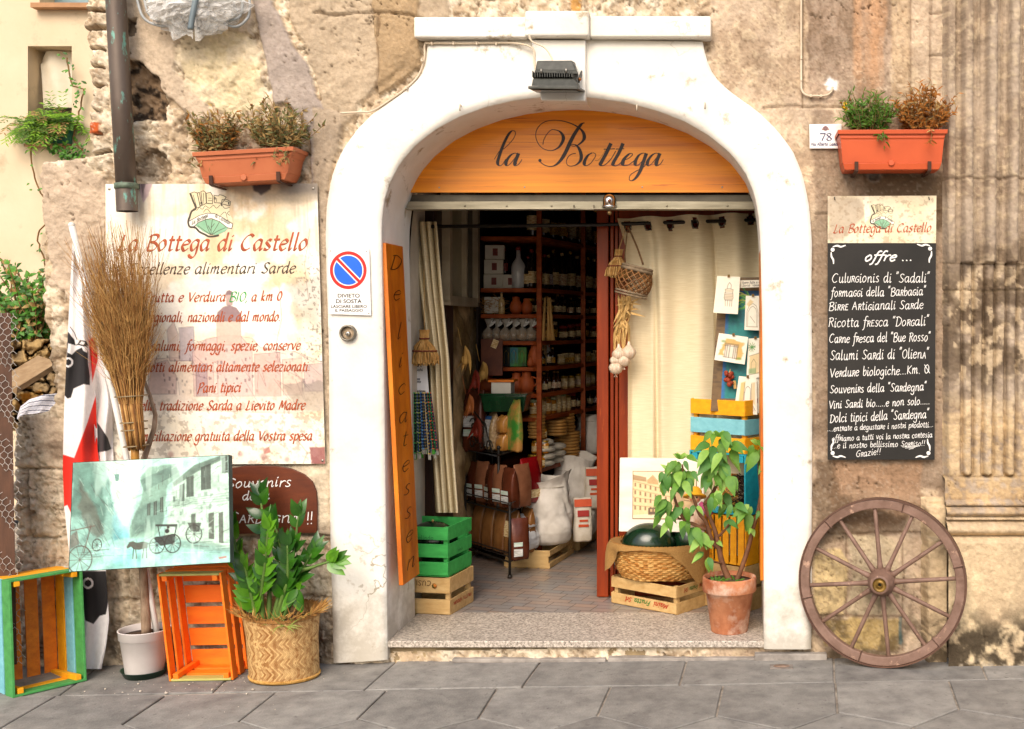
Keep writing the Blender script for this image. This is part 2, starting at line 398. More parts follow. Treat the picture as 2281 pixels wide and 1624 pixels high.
shop = thing('shop_building', 'old rough stone building with a white arched shop doorway', 'building', (0, 0, 0))
LEFT_EDGE = [(180,-300),(176,-40),(180,25),(176,60),(186,64),(181,108),(190,112),(184,160),(192,176),(196,205),(190,260),(191,302),(198,330),(176,352),(120,357),(86,360),(82,460),(88,530),(78,545),(86,640),(92,720),(95,800),(103,830),(112,880),(98,918),(26,928),(20,1000),(22,1600)]
def facade_fn(x, y):
    p = Paint(x, y, '#ccb89b'); n1 = fbm(x*.012, y*.012, 1, 6); n2 = fbm(x*.05, y*.05, 2, 5); n3 = fbm(x*.14, y*.14, 3, 4)
    wx = x+(fbm(x*.02, y*.02, 8, 5)-.5)*60; wy = y+(fbm(x*.02+9, y*.02, 9, 5)-.5)*60
    h = (n1-.5)*.05+(n2-.5)*.030+(n3-.5)*.012
    p.mix(sstep(.42,.62,n1)*.8, '#dfd0b6'); p.mix(sstep(.50,.66,n2)*.55, '#a08a70'); p.mix(sstep(.52,.62,fbm(x*.03,y*.03,21,6))*.75, '#eee2cb'); p.mix(sstep(.57,.67,fbm(x*.045,y*.045,25,6))*.42, '#937c63'); pit = sstep(.60,.70,fbm(x*.09,y*.09,27,5)); h -= pit*.010; p.mix(pit*.55, '#6d5842')
    flat = np.zeros(x.shape)
    def plaster(poly, col, th=.016, warp=16, a=.95, sd=31, smooth=.75, ws=.03):
        nonlocal h, flat
        xx = x+(fbm(x*ws, y*ws, sd, 5)-.5)*2*warp; yy = y+(fbm(x*ws+50, y*ws, sd+5, 5)-.5)*2*warp
        s = sdist(xx, yy, poly); m = sstep(-1.5, 1.5, s)
        h = h*(1-m*smooth)+m*th*sstep(-2, 3, s); p.mix(m*a, col); flat = np.maximum(flat, m); return m
    # --- left part
    plaster([(270,-300),(560,-300),(575,20),(560,90),(500,70),(440,60),(400,100),(395,160),(440,200),(470,250),(440,275),(405,240),(370,215),(350,170),(300,140),(270,120)], '#c9b7a0', sd=31)
    m = plaster([(395,70),(470,60),(560,85),(590,150),(585,240),(520,262),(455,235),(420,190),(395,140)], '#dccdb0', th=.004, smooth=.2, sd=37)
    p.mix(m*sstep(.4,.62,fbm(x*.025,y*.025,41,5))*.85, '#e0d0aa')
    plaster([(560,-300),(605,-300),(612,10),(640,70),(655,105),(690,150),(705,215),(738,260),(745,330),(700,420),(690,300),(640,230),(612,235),(602,160),(585,90),(570,20)], '#a89c93', th=.020, warp=7, sd=43)
    plaster([(680,-300),(1000,-300),(1000,40),(940,60),(900,150),(800,235),(745,310),(730,255),(700,190),(680,110),(650,60),(640,0)], '#b9a78e', th=.012, warp=14, sd=51, smooth=.6)
    plaster([(830,0),(935,-10),(938,150),(900,180),(845,215),(842,120)], '#a8906f', th=.02, warp=5, sd=57, smooth=.4)
    plaster([(700,240),(770,250),(735,400),(728,560),(735,900),(738,1200),(640,1190),(515,1190),(505,1035),(705,1035),(722,1000),(700,500)], '#b3a28c', th=.012, warp=5, sd=61)
    dk = plaster([(283,135),(320,140),(358,170),(372,230),(362,268),(330,262),(300,268),(283,260)], '#7c654d', th=-.03, smooth=.1, warp=12, sd=67)
    p.mix(dk*sstep(.45,.6,fbm(x*.07,y*.07,71,5)), '#2e251d')
    m = sstep(-2, 2, sdist(wx, wy, [(300,350),(340,335),(372,362),(362,392),(325,402),(296,392)])); h -= m*.04; p.mix(m*.6, '#5d4936')
    m = sstep(-2, 2, sdist(wx, wy, [(285,45),(312,50),(306,85),(286,92)])); h -= m*.04; p.mix(m*.7, '#3d3126')
    plaster([(90,365),(200,360),(245,420),(240,640),(180,690),(120,640),(95,520)], '#c3b09a', th=.012, warp=22, sd=73, smooth=.5)
    plaster([(70,925),(150,935),(250,1030),(245,1090),(110,1045),(60,1000)], '#cdb9a0', th=.008, warp=18, sd=79, smooth=.4)
    p.poly([(95,985),(220,975),(250,1045),(140,1042),(70,1022)], '#8d7a66', .8, warp=16, seed=83)
    # quoin stones and their gaps at the broken edge
    for yy, x1 in ((22,250),(62,246),(108,232),(150,236),(190,222),(242,222),(300,230),(340,238)):
        d = dseg(wx*.5+x*.5, wy*.4+y*.6, [(150,yy),(x1,yy+3)]); g = 1-sstep(1.5, 5, d); h -= g*.045; p.mix(g*.7, '#7d674c')
    b = sstep(-1, 1, sdist(x, y+2*n3, [(192,273),(226,274),(224,300),(194,300)])); h = np.where(b > .5, .014+n3*.006, h); p.mix(b, '#b5562a')
    for q in ([(283,255),(290,262),(288,285),(281,280)], [(560,450),(600,455),(592,474),(566,470)]): p.mix(sstep(-2,2,sdist(wx,wy,q))*.7, '#b06a45')
    p.mix((1-sstep(20,60,np.hypot(x-470,y-475)))*0, '#000000')
    # masonry courses low on the left
    for ln in ([(0,1042),(140,1046),(250,1040)], [(20,1198),(250,1194),(520,1196),(740,1190)], [(60,1050),(64,1195)], [(345,1195),(342,1330)], [(286,1196),(283,1335)], [(120,1198),(117,1300)], [(240,1335),(740,1330)], [(520,1335),(515,1475)], [(640,1195),(636,1330)]):
        d = dseg(wx*.25+x*.75, wy*.25+y*.75, ln); g = 1-sstep(1.2, 4.5, d); h -= g*.022; p.mix(g*.6, '#6f5b47')
    p.mix(sstep(900,1050,y)*sstep(.36,.6,fbm(x*.015,y*.015,88,4))*(x < 760)*.75, '#e2d3b8')
    g = sstep(1330,1480,y)*sstep(.38,.62,fbm(x*.03,y*.03,91,6))*(x < 780); p.mix(g*.85, '#4d4135')
    g = sstep(620,720,x)*sstep(1280,1420,y)*(x < 780); p.mix(g*.7*sstep(.3,.6,n2), '#5b4d40')
    # --- above the doorway
    for ln in ([(940,42),(880,30),(700,34)], [(1305,-5),(1308,40)], [(1060,-10),(1062,44)], [(845,35),(845,215)], [(1700,-10),(1590,42)]):
        d = dseg(wx*.3+x*.7, wy*.3+y*.7, ln); g = 1-sstep(1, 4, d); h -= g*.016; p.mix(g*.5, '#6b5743')
    p.poly([(1270,-10),(1296,-10),(1292,40),(1272,40)], '#d09a4a', .8, warp=4)
    # --- right part: hammered ashlar
    R = sstep(1560, 1600, x)
    ham = fbm(x*.30, y*.10, 101, 3); h = np.where(R > .5, (n1-.5)*.014+(n2-.5)*.010+(ham-.5)*.008, h)
    p.mix(R*.9, '#c4af97'); p.mix(R*sstep(.42,.65,n1)*.65, '#a18a70'); p.mix(R*sstep(.52,.68,n2)*.5, '#dcc8a8')
    m = sstep(-3,3,sdist(wx*.3+x*.7, wy*.3+y*.7, [(1788,-300),(1985,-300),(1985,225),(1800,228)])); p.mix(m*.85, '#a18c79'); p.mix(m*sstep(.48,.62,fbm(x*.05,y*.02,107,6))*.7, '#836e5a')
    for xs, a in ((1905,.6),(1945,.75),(1962,.5),(1928,.5)):
        s = 1-sstep(5, 15, np.abs(x-xs+(fbm(x*.01,y*.008,111,3)-.5)*30)); p.mix(s*a*sstep(270,120,y)*(y < 280), '#c79b74')
    m = sstep(-3,3,sdist(x, y, [(1985,-300),(2026,-300),(2026,235),(1985,235)])); p.mix(m*.6, '#b59c7b')
    spk = sstep(.60,.68,fbm(x*.10,y*.10,113,5)); p.mix(R*spk*sstep(60,240,y)*(y < 330)*.45, '#dcc8ae')
    for ln in ([(1700,240),(1800,237),(2105,236)], [(2026,-300),(2028,236)], [(2071,-300),(2073,120),(2071,236)], [(1785,-300),(1787,238)], [(2071,30),(2110,30)], [(2071,123),(2110,123)], [(1925,380),(1926,437)], [(1816,476),(2100,474)], [(1816,1190),(2100,1186)], [(1884,1190),(1886,1372)], [(2010,1190),(2012,1450)], [(1810,1372),(2010,1375)]):
        d = dseg(wx*.12+x*.88, wy*.12+y*.88, ln); g = 1-sstep(.8, 3.2, d); h -= g*.010*R; p.mix(g*.55*R, '#6a543f')
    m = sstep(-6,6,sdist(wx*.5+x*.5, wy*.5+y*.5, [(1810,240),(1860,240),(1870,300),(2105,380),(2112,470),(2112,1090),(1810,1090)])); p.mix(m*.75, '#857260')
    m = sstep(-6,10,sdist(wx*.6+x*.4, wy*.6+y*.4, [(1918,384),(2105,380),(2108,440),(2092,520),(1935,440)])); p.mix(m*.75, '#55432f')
    p.mix((1-sstep(12,20,np.hypot(x-1946,y-391)))*.8, '#8f8a83'); h -= (1-sstep(8,13,np.hypot(x-1946,y-391)))*.03
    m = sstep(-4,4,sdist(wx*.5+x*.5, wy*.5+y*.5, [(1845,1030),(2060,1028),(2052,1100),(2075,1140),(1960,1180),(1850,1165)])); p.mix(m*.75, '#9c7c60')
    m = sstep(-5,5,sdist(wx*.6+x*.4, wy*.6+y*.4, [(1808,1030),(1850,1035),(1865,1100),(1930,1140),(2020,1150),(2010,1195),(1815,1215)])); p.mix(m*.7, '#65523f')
    m = sstep(-3,3,sdist(wx*.4+x*.6, wy*.4+y*.6, [(1812,1232),(1870,1222),(1884,1250),(1882,1372),(1812,1370)])); p.mix(m*.9, '#d4bd8c')
    m = sstep(-3,3,sdist(wx*.4+x*.6, wy*.4+y*.6, [(1893,1195),(1960,1190),(2000,1210),(2003,1370),(1890,1372)])); p.mix(m*.9, '#c2b294')
    m = sstep(-3,3,sdist(wx*.4+x*.6, wy*.4+y*.6, [(1822,1382),(2005,1378),(2005,1450),(1830,1440)])); p.mix(m*.85, '#b9a067')
    g = sstep(1180,1460,y)*sstep(.47,.66,fbm(x*.035,y*.035,127,6))*R; p.mix(g*.8, '#51432f')
    p.poly([(2002,1378),(2010,1376),(2008,1436),(2000,1436)], '#2f5f66', .7, warp=6)
    st = sstep(13,3,np.hypot((x-1848)*.8,(y-190)))  # fresh patch of white filler
    s2 = sstep(2, -6, np.hypot(x-1852,y-188)-16*(.55+.75*fbm(np.arctan2(y-188,x-1852)*2.2+9, x*0+3, 131, 2))); p.mix(s2, '#f4f2ee')
    p.noise(.18, .2, .2, 137, 4); p.noise(.26, .02, .02, 139, 5)
    crk = np.abs(fbm(x*.018, y*.018, 151, 4)-.5); g = (1-sstep(.0, .007, crk))*sstep(.44,.54,fbm(x*.008,y*.008,153,3)); h -= g*.014; p.mix(g*.7, '#4c3a2a')
    h = np.where((y > 1200) & (x < 770), np.minimum(h, .012), h)
    ro = 1-.85*np.clip(flat,0,1); n5 = fbm(x*.20, y*.20, 171, 4); g = sstep(.63,.69,n5)*sstep(.40,.6,n1+.2*n2)*ro; h -= g*.007*(R < .5); p.mix(g*.42, '#6b5640'); g = sstep(.64,.69,fbm(x*.19,y*.19,173,4))*ro; p.mix(g*.4*(1-.75*R), '#efe4cf'); h += g*.004*(R < .5)
    p.h = h; return p
def build_wall():
    x, y = grid_xy(-8, 2118, -420, 1488, 3.6)
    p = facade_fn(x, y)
    L = np.interp(y[:,0], [q[1] for q in LEFT_EDGE], [q[0] for q in LEFT_EDGE])[:, None]+(fbm(x*.0+3, y*.06, 161, 4)-.5)*14
    e = x-L
    h = p.h.copy(); h = np.where(e < 16, h-.05*(1-sstep(0,16,e)), h); h = np.where(e < 0, -.45, h)
    keep = (e > -8)
    so_ = sdist(x, y, PORT_OUT); keep &= so_ < 22
    h = np.where(so_ > 2, np.minimum(h, .004), h)
    Y = -h+0
    k = S; X = (x-CX)*k; Z = CZ+(CY-y)*k
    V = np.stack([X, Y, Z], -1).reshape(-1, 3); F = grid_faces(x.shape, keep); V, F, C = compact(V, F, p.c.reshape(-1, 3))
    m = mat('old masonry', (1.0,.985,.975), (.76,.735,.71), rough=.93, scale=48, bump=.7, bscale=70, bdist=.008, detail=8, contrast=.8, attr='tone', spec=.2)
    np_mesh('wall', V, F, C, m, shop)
    b = MB(); b.box((-.55,.26,5.7), (4.8,.5,4.2)); b.box((3.85,.2,3.75), (4.2,.5,7.5))
    b.build('upper_wall', mat('plain masonry', '#cbb593', '#a88f6e', rough=.95, scale=3, bump=.6, bscale=14), shop)
build_wall()
def build_pilaster():
    x, y = grid_xy(2098, 2560, -420, 1488, 3.0)
    p = Paint(x, y, '#b3a390'); n1 = fbm(x*.016, y*.012, 201, 6); n2 = fbm(x*.08, y*.08, 203, 5)
    h = .055+(n1-.5)*.012+(n2-.5)*.012
    h = np.where(x < 2112, .055*sstep(2098, 2110, x), h)
    p.mix(sstep(.42,.62,n1)*.65, '#8f7d69'); p.mix(sstep(.52,.66,n2)*.5, '#cfbda0')
    fl = np.full(x.shape, 1e9)
    for c in np.arange(2149.5, 2600, 49.0):
        xx = c+(590-y)*.010*(c > 2160) ; d = np.abs(x-xx); a = sstep(16, 11, d)
        up = (y < 588); h = np.where(up, h+.040*np.sqrt(np.clip(1-(d/13.5)**2, 0, 1))-.030*((1-sstep(6,9,np.abs(d-18.5)))), h)
        lo = (y >= 588) & (y < 1062); s = np.where(lo, 12.5-np.hypot(np.maximum(0, 0*d), 1)*0-d, -99); q = np.where((y > 1048) & lo, 12.5-np.hypot(d, y-1048), s)
        g = np.where(lo, (1-sstep(2.2, 5, np.abs(q-1))), 0); h -= g*.030; h += np.where(lo & (q > 2), .012, 0); p.mix(g*.35, '#5b4835')
    for yy in (590, 648, 1060, 400): g = (1-sstep(1, 3, np.abs(y-yy-(n1-.5)*8))); h -= g*.008; p.mix(g*.4, '#d9c39b' if yy == 648 else '#5f4b38')
    # mouldings of the base
    def band(y0, y1, out, rnd):
        nonlocal h
        t = np.clip((y-y0)/(y1-y0), 0, 1); m = (y >= y0) & (y <= y1); h = np.where(m, .06+out*(np.sin(PI*t)**.5 if rnd else 1)+(n2-.5)*.010, h)
    band(1062,1112,.006,False); band(1112,1122,.03,False); band(1122,1144,.055,True); band(1144,1152,.045,False); band(1152,1186,.075,True); band(1186,1192,.062,False); band(1192,1500,.088,False)
    p.mix(sstep(1120,1180,y)*.8, '#cdb692'); p.mix(sstep(1195,1240,y)*sstep(.35,.6,n1)*.7, '#e0cda8')
    g = sstep(470,640,y)*sstep(960,800,y)*sstep(.26,.50,fbm(x*.02,y*.02,211,6)); p.mix(g*.74, '#4a3926')
    g = sstep(560,640,y)*sstep(1080,1000,y)*sstep(.55,.62,fbm(x*.05,y*.03,215,6)); p.mix(g*.6, '#d8c3a2')
    g = sstep(860,960,y)*sstep(1110,1060,y); p.mix(g*.6*sstep(.3,.55,n2), '#c6ab80')
    g = sstep(1180,1100,y)*sstep(1040,1100,y); p.mix(g*.5*sstep(.4,.6,n2), '#c09c63')
    g = sstep(1290,1400,y+60*(n1-.5)+.10*(x-2200))*sstep(.28,.52,fbm(x*.04,y*.04,221,6)); p.mix(g*.93, '#322a21')
    g = sstep(1440,1470,y)*sstep(.55,.65,n2); p.mix(g*.7, '#c9bda8')
    p.noise(.18, .2, .2, 231, 4); p.noise(.18, .03, .02, 233, 5)
    crk = np.abs(fbm(x*.02, y*.02, 241, 4)-.5); g = (1-sstep(0, .005, crk))*sstep(.5,.6,n1); h -= g*.008; p.mix(g*.5, '#4c3a2a')
    # the base course sticks out to the left of the shaft
    V = np.stack([(x-CX)*S, -h, CZ+(CY-y)*S], -1).reshape(-1,3); F = grid_faces(x.shape); V, F, C = compact(V, F, p.c.reshape(-1,3))
    np_mesh('pilaster', V, F, C, MC['old masonry'], shop)
    x, y = grid_xy(2050, 2100, 1106, 1488, 3.0); p = Paint(x, y, '#c9b391'); n2 = fbm(x*.08, y*.08, 205, 5)
    h = np.where(y < 1122, .03, np.where(y < 1192, .055, .085))*sstep(2050, 2062, x+(n2-.5)*10)*sstep(1106,1112,y)+(n2-.5)*.014; p.mix(sstep(1330,1420,y)*sstep(.3,.6,n2)*.8, '#4a3d2e'); p.noise(.25,.05,.05,207)
    V = np.stack([(x-CX)*S, -h, CZ+(CY-y)*S], -1).reshape(-1,3)
    np_mesh('pilaster_base', V, grid_faces(x.shape), p.c.reshape(-1,3), MC['old masonry'], shop)
build_pilaster()
WHITE = mat('white limewash', '#efece5', '#d9d3c6', rough=.85, scale=2.2, bump=.6, bscale=16, bdist=.009, detail=9, contrast=.7, spot=('#a8977c', 7.5, .615, .09), spec=.3)
def age_white(m):
    # hairline cracks, and dirt splashed up from the street
    nt = m.node_tree; N = nt.nodes; L = nt.links; b = N['Principled BSDF']; src = b.inputs['Base Color'].links[0].from_socket
    tc = N.new('ShaderNodeTexCoord'); dn = N.new('ShaderNodeTexNoise'); dn.inputs['Scale'].default_value = 5; dn.inputs['Detail'].default_value = 6; L.new(tc.outputs['Object'], dn.inputs[0])
    mx = N.new('ShaderNodeMix'); mx.data_type = 'VECTOR'; mx.inputs[0].default_value = .22; L.new(tc.outputs['Object'], mx.inputs[4]); L.new(dn.outputs['Color'], mx.inputs[5])
    vo = N.new('ShaderNodeTexVoronoi'); vo.feature = 'DISTANCE_TO_EDGE'; vo.inputs['Scale'].default_value = 3.4; L.new(mx.outputs[1], vo.inputs[0])
    r1 = N.new('ShaderNodeMapRange'); r1.inputs[1].default_value = .002; r1.inputs[2].default_value = .007; r1.inputs[3].default_value = 1; r1.inputs[4].default_value = 0; L.new(vo.outputs['Distance'], r1.inputs[0])
    n2 = N.new('ShaderNodeTexNoise'); n2.inputs['Scale'].default_value = 1.7; n2.inputs['Detail'].default_value = 3; L.new(tc.outputs['Object'], n2.inputs[0])
    r2 = N.new('ShaderNodeMapRange'); r2.inputs[1].default_value = .55; r2.inputs[2].default_value = .70; L.new(n2.outputs['Fac'], r2.inputs[0])
    mu = N.new('ShaderNodeMath'); mu.operation = 'MULTIPLY'; L.new(r1.outputs[0], mu.inputs[0]); L.new(r2.outputs[0], mu.inputs[1])
    c1 = N.new('ShaderNodeMix'); c1.data_type = 'RGBA'; L.new(mu.outputs[0], c1.inputs[0]); L.new(src, c1.inputs[6]); c1.inputs[7].default_value = lin('#a69b88')
    sx = N.new('ShaderNodeSeparateXYZ'); L.new(tc.outputs['Object'], sx.inputs[0]); n3 = N.new('ShaderNodeTexNoise'); n3.inputs['Scale'].default_value = 9; n3.inputs['Detail'].default_value = 9; n3.inputs['Roughness'].default_value = .7; L.new(tc.outputs['Object'], n3.inputs[0])
    ad = N.new('ShaderNodeMath'); ad.operation = 'MULTIPLY_ADD'; L.new(n3.outputs['Fac'], ad.inputs[0]); ad.inputs[1].default_value = -.9; L.new(sx.outputs['Z'], ad.inputs[2])
    r3 = N.new('ShaderNodeMapRange'); r3.inputs[1].default_value = -.36; r3.inputs[2].default_value = -.10; r3.inputs[3].default_value = .55; r3.inputs[4].default_value = 0; L.new(ad.outputs[0], r3.inputs[0])
    c2 = N.new('ShaderNodeMix'); c2.data_type = 'RGBA'; L.new(r3.outputs[0], c2.inputs[0]); L.new(c1.outputs[2], c2.inputs[6]); c2.inputs[7].default_value = lin('#8f846f'); L.new(c2.outputs[2], b.inputs['Base Color'])
age_white(WHITE)
def build_portal():
    n = 150; o = cr(PORT_OUT, n); i = cr(PORT_IN, n); rng = np.random.default_rng(5)
    o = o+(np.stack([fbm(np.arange(n)*.13, np.zeros(n)+k, 301+k, 4) for k in (0,1)], 1)-.5)*5
    mb = MB(); rows = []
    for t in np.linspace(0, 1, 9): rows.append([P(*(o[k]*(1-t)+i[k]*t), -.032) for k in range(n)])
    rows = [[v.copy() for v in rows[0]]]+rows
    for v in rows[0]: v.y = .02
    for v in rows[1]: v.y = -.026
    last = [v.copy() for v in rows[-1]]
    for v in rows[-1]: v.y = -.026
    for dy in (.0,.08,.16,.24,.33,.42):
        rows.append([Vector((v.x, dy-.018, v.z)) for v in last])
    nr = len(rows); vs = [v for r in rows for v in r]
    fs = [(r*n+k, r*n+k+1, (r+1)*n+k+1, (r+1)*n+k) for r in range(nr-1) for k in range(n-1)]
    mb.add(vs, fs, 0, True); mb.build('arch_surround', WHITE, shop)
    # inside face of the front wall round the opening
    mb = MB(); a = [Vector((v.x, .402, v.z)) for v in rows[-1]]; q = []
    for k in range(n):
        t = k/(n-1); z = -.05+min(1, 4*min(t, 1-t))*2.9; xx = -1.72 if t < .25 else (.5 if t > .75 else -1.72+(t-.25)/.5*2.22); q.append(Vector((xx, .402, z)))
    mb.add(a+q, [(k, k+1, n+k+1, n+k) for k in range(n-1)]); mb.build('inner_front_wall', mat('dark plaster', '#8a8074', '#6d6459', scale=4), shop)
    # cornice, keystone
    mb = MB()
    def rect(x0, y0, x1, y1, yf, yb=.02):
        k = S; a = [P(x0,y1,0), P(x1,y1,0), P(x1,y0,0), P(x0,y0,0)]
        f = [Vector((v.x, yf, v.z)) for v in a]; b = [Vector((v.x, yb, v.z)) for v in a]
        mb.hexa([f[0], f[1], b[1], b[0]], [f[3], f[2], b[2], b[3]])
    rect(932,48,1178,93,-.075); mb.build('cornice', WHITE, shop, bev=.008, seg=3)
    mb = MB(); rect(1318,46,1584,92,-.075); mb.build('cornice', WHITE, shop, bev=.008, seg=3)
    mb = MB(); rect(1178,38,1318,94,-.105); mb.build('cornice_block', WHITE, shop, bev=.012, seg=3)
    def kq(y, x0, x1, yf): return [Vector(((x-CX)*S, yy, CZ+(CY-y)*S)) for x, yy in ((x0,yf),(x1,yf),(x1,.05),(x0,.05))]
    mb = MB(); b = kq(246,1236,1306,-.035)+[]; t = kq(97,1188,1308,-.062)
    bl = [P(1205,224,-.085), P(1303,225.5,-.085), P(1315,242,.22), P(1229.5,243.5,.22)]
    mb.hexa(bl, t); mb.build('keystone', WHITE, shop, bev=.006, seg=3)
    # threshold
    mb = MB(); z1 = CZ+(CY-1425)*S; z0 = CZ+(CY-1439.5)*S
    x0, x1 = (864-CX)*S, (1702-CX)*S
    mb.box(((x0+x1)/2, .23, (z0+z1)/2), (x1-x0, .50, z1-z0))
    gr = mat('speckled granite', '#cfc4b6', '#857b70', rough=.45, scale=95, contrast=.5, spot=('#2f2823', 120, .60, .04), detail=2)
    mb.build('threshold', gr, shop, bev=.003)
    mb = MB(); mb.box(((x0+x1)/2+.0, .25, z0/2-.01), (x1-x0-.01, .47, z0-.001+.02)); mb.build('step_riser', mat('worn render', '#a9946f', '#7b6a52', rough=.95, scale=9, bump=.8, bscale=30), shop)
    mb = MB(); mb.box(((1760-CX)*S, .02, .015), (.32, .12, .045)); mb.box(((1180-CX)*S, .0, .004), (.68, .06, .018)); mb.box(((1535-CX)*S, .0, .006), (.72, .06, .022)); mb.build('base_kerb', mat('kerb stone', '#a39b92', '#7d766f', rough=.8, scale=14, bump=.5, bscale=60), shop, bev=.004)
    return z1
ZF = build_portal()      # level of the threshold and of the shop floor
def build_room():
    fl = MB(); fl.poly([(-1.75,.4805,ZF-.001),(1.0,.4805,ZF-.001),(1.0,4.3,ZF-.001),(-1.75,4.3,ZF-.001)])
    m = bpy.data.materials.new('floor tiles'); m.use_nodes = True; nt = m.node_tree; N = nt.nodes; L = nt.links
    tc = N.new('ShaderNodeTexCoord'); mp = N.new('ShaderNodeMapping'); mp.inputs['Rotation'].default_value = (0,0,math.radians(14)); L.new(tc.outputs['Object'], mp.inputs[0])
    bk = N.new('ShaderNodeTexBrick'); bk.inputs['Scale'].default_value = 5.2; bk.offset = .37; bk.offset_frequency = 3; bk.inputs['Mortar Size'].default_value = .012; bk.inputs['Brick Width'].default_value = .62; bk.inputs['Row Height'].default_value = .31
    bk.inputs['Color1'].default_value = lin('#8b8784'); bk.inputs['Color2'].default_value = lin('#a58d7c'); bk.inputs['Mortar'].default_value = lin('#4d463f'); bk.inputs['Bias'].default_value = -.1
    L.new(mp.outputs[0], bk.inputs[0]); L.new(bk.outputs[0], N['Principled BSDF'].inputs[0]); N['Principled BSDF'].inputs['Roughness'].default_value = .32
    bp = N.new('ShaderNodeBump'); bp.inputs['Strength'].default_value = .4; bp.inputs['Distance'].default_value = .003; bp.invert = True; L.new(bk.outputs['Fac'], bp.inputs['Height']); L.new(bp.outputs[0], N['Principled BSDF'].inputs['Normal'])
    fl.build('shop_floor', m, kind='structure')
    a = MB(); a.box((-1.66,.72,1.4), (.10,.63,2.9)); a.build('whitewashed_wall', mat('interior white', '#cfc6b5', '#b7ad9b', rough=.9, scale=5, bump=.3), shop)
    rs = mat('interior rubble', '#c4aa80', '#7e694e', rough=.95, scale=7, bump=1, bscale=12, bdist=.02)
    x, y = grid_xy(1.04, 2.3, 0, 2.75, .02); n = fbm(x*6, y*6, 401, 5)
    V = np.stack([-1.60+(n-.5)*.09, x, y+.0], -1).reshape(-1,3); F = grid_faces(x.shape)[:, ::-1]
    p = Paint(x, y, '#c8ac80'); p.mix(sstep(.45,.65,fbm(x*5,y*5,403,5)), '#8c7248'); p.noise(.4, 18, 18, 405)
    np_mesh('rubble_wall', V, F, p.c.reshape(-1,3), MC['old masonry'], shop)
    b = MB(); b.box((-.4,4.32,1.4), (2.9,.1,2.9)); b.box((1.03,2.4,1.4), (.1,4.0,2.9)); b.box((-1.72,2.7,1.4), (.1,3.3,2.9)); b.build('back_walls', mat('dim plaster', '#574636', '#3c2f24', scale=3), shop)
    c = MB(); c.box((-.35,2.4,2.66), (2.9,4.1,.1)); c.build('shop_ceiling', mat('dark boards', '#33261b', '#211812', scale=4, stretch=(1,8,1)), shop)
build_room()
def shift_free(): pass
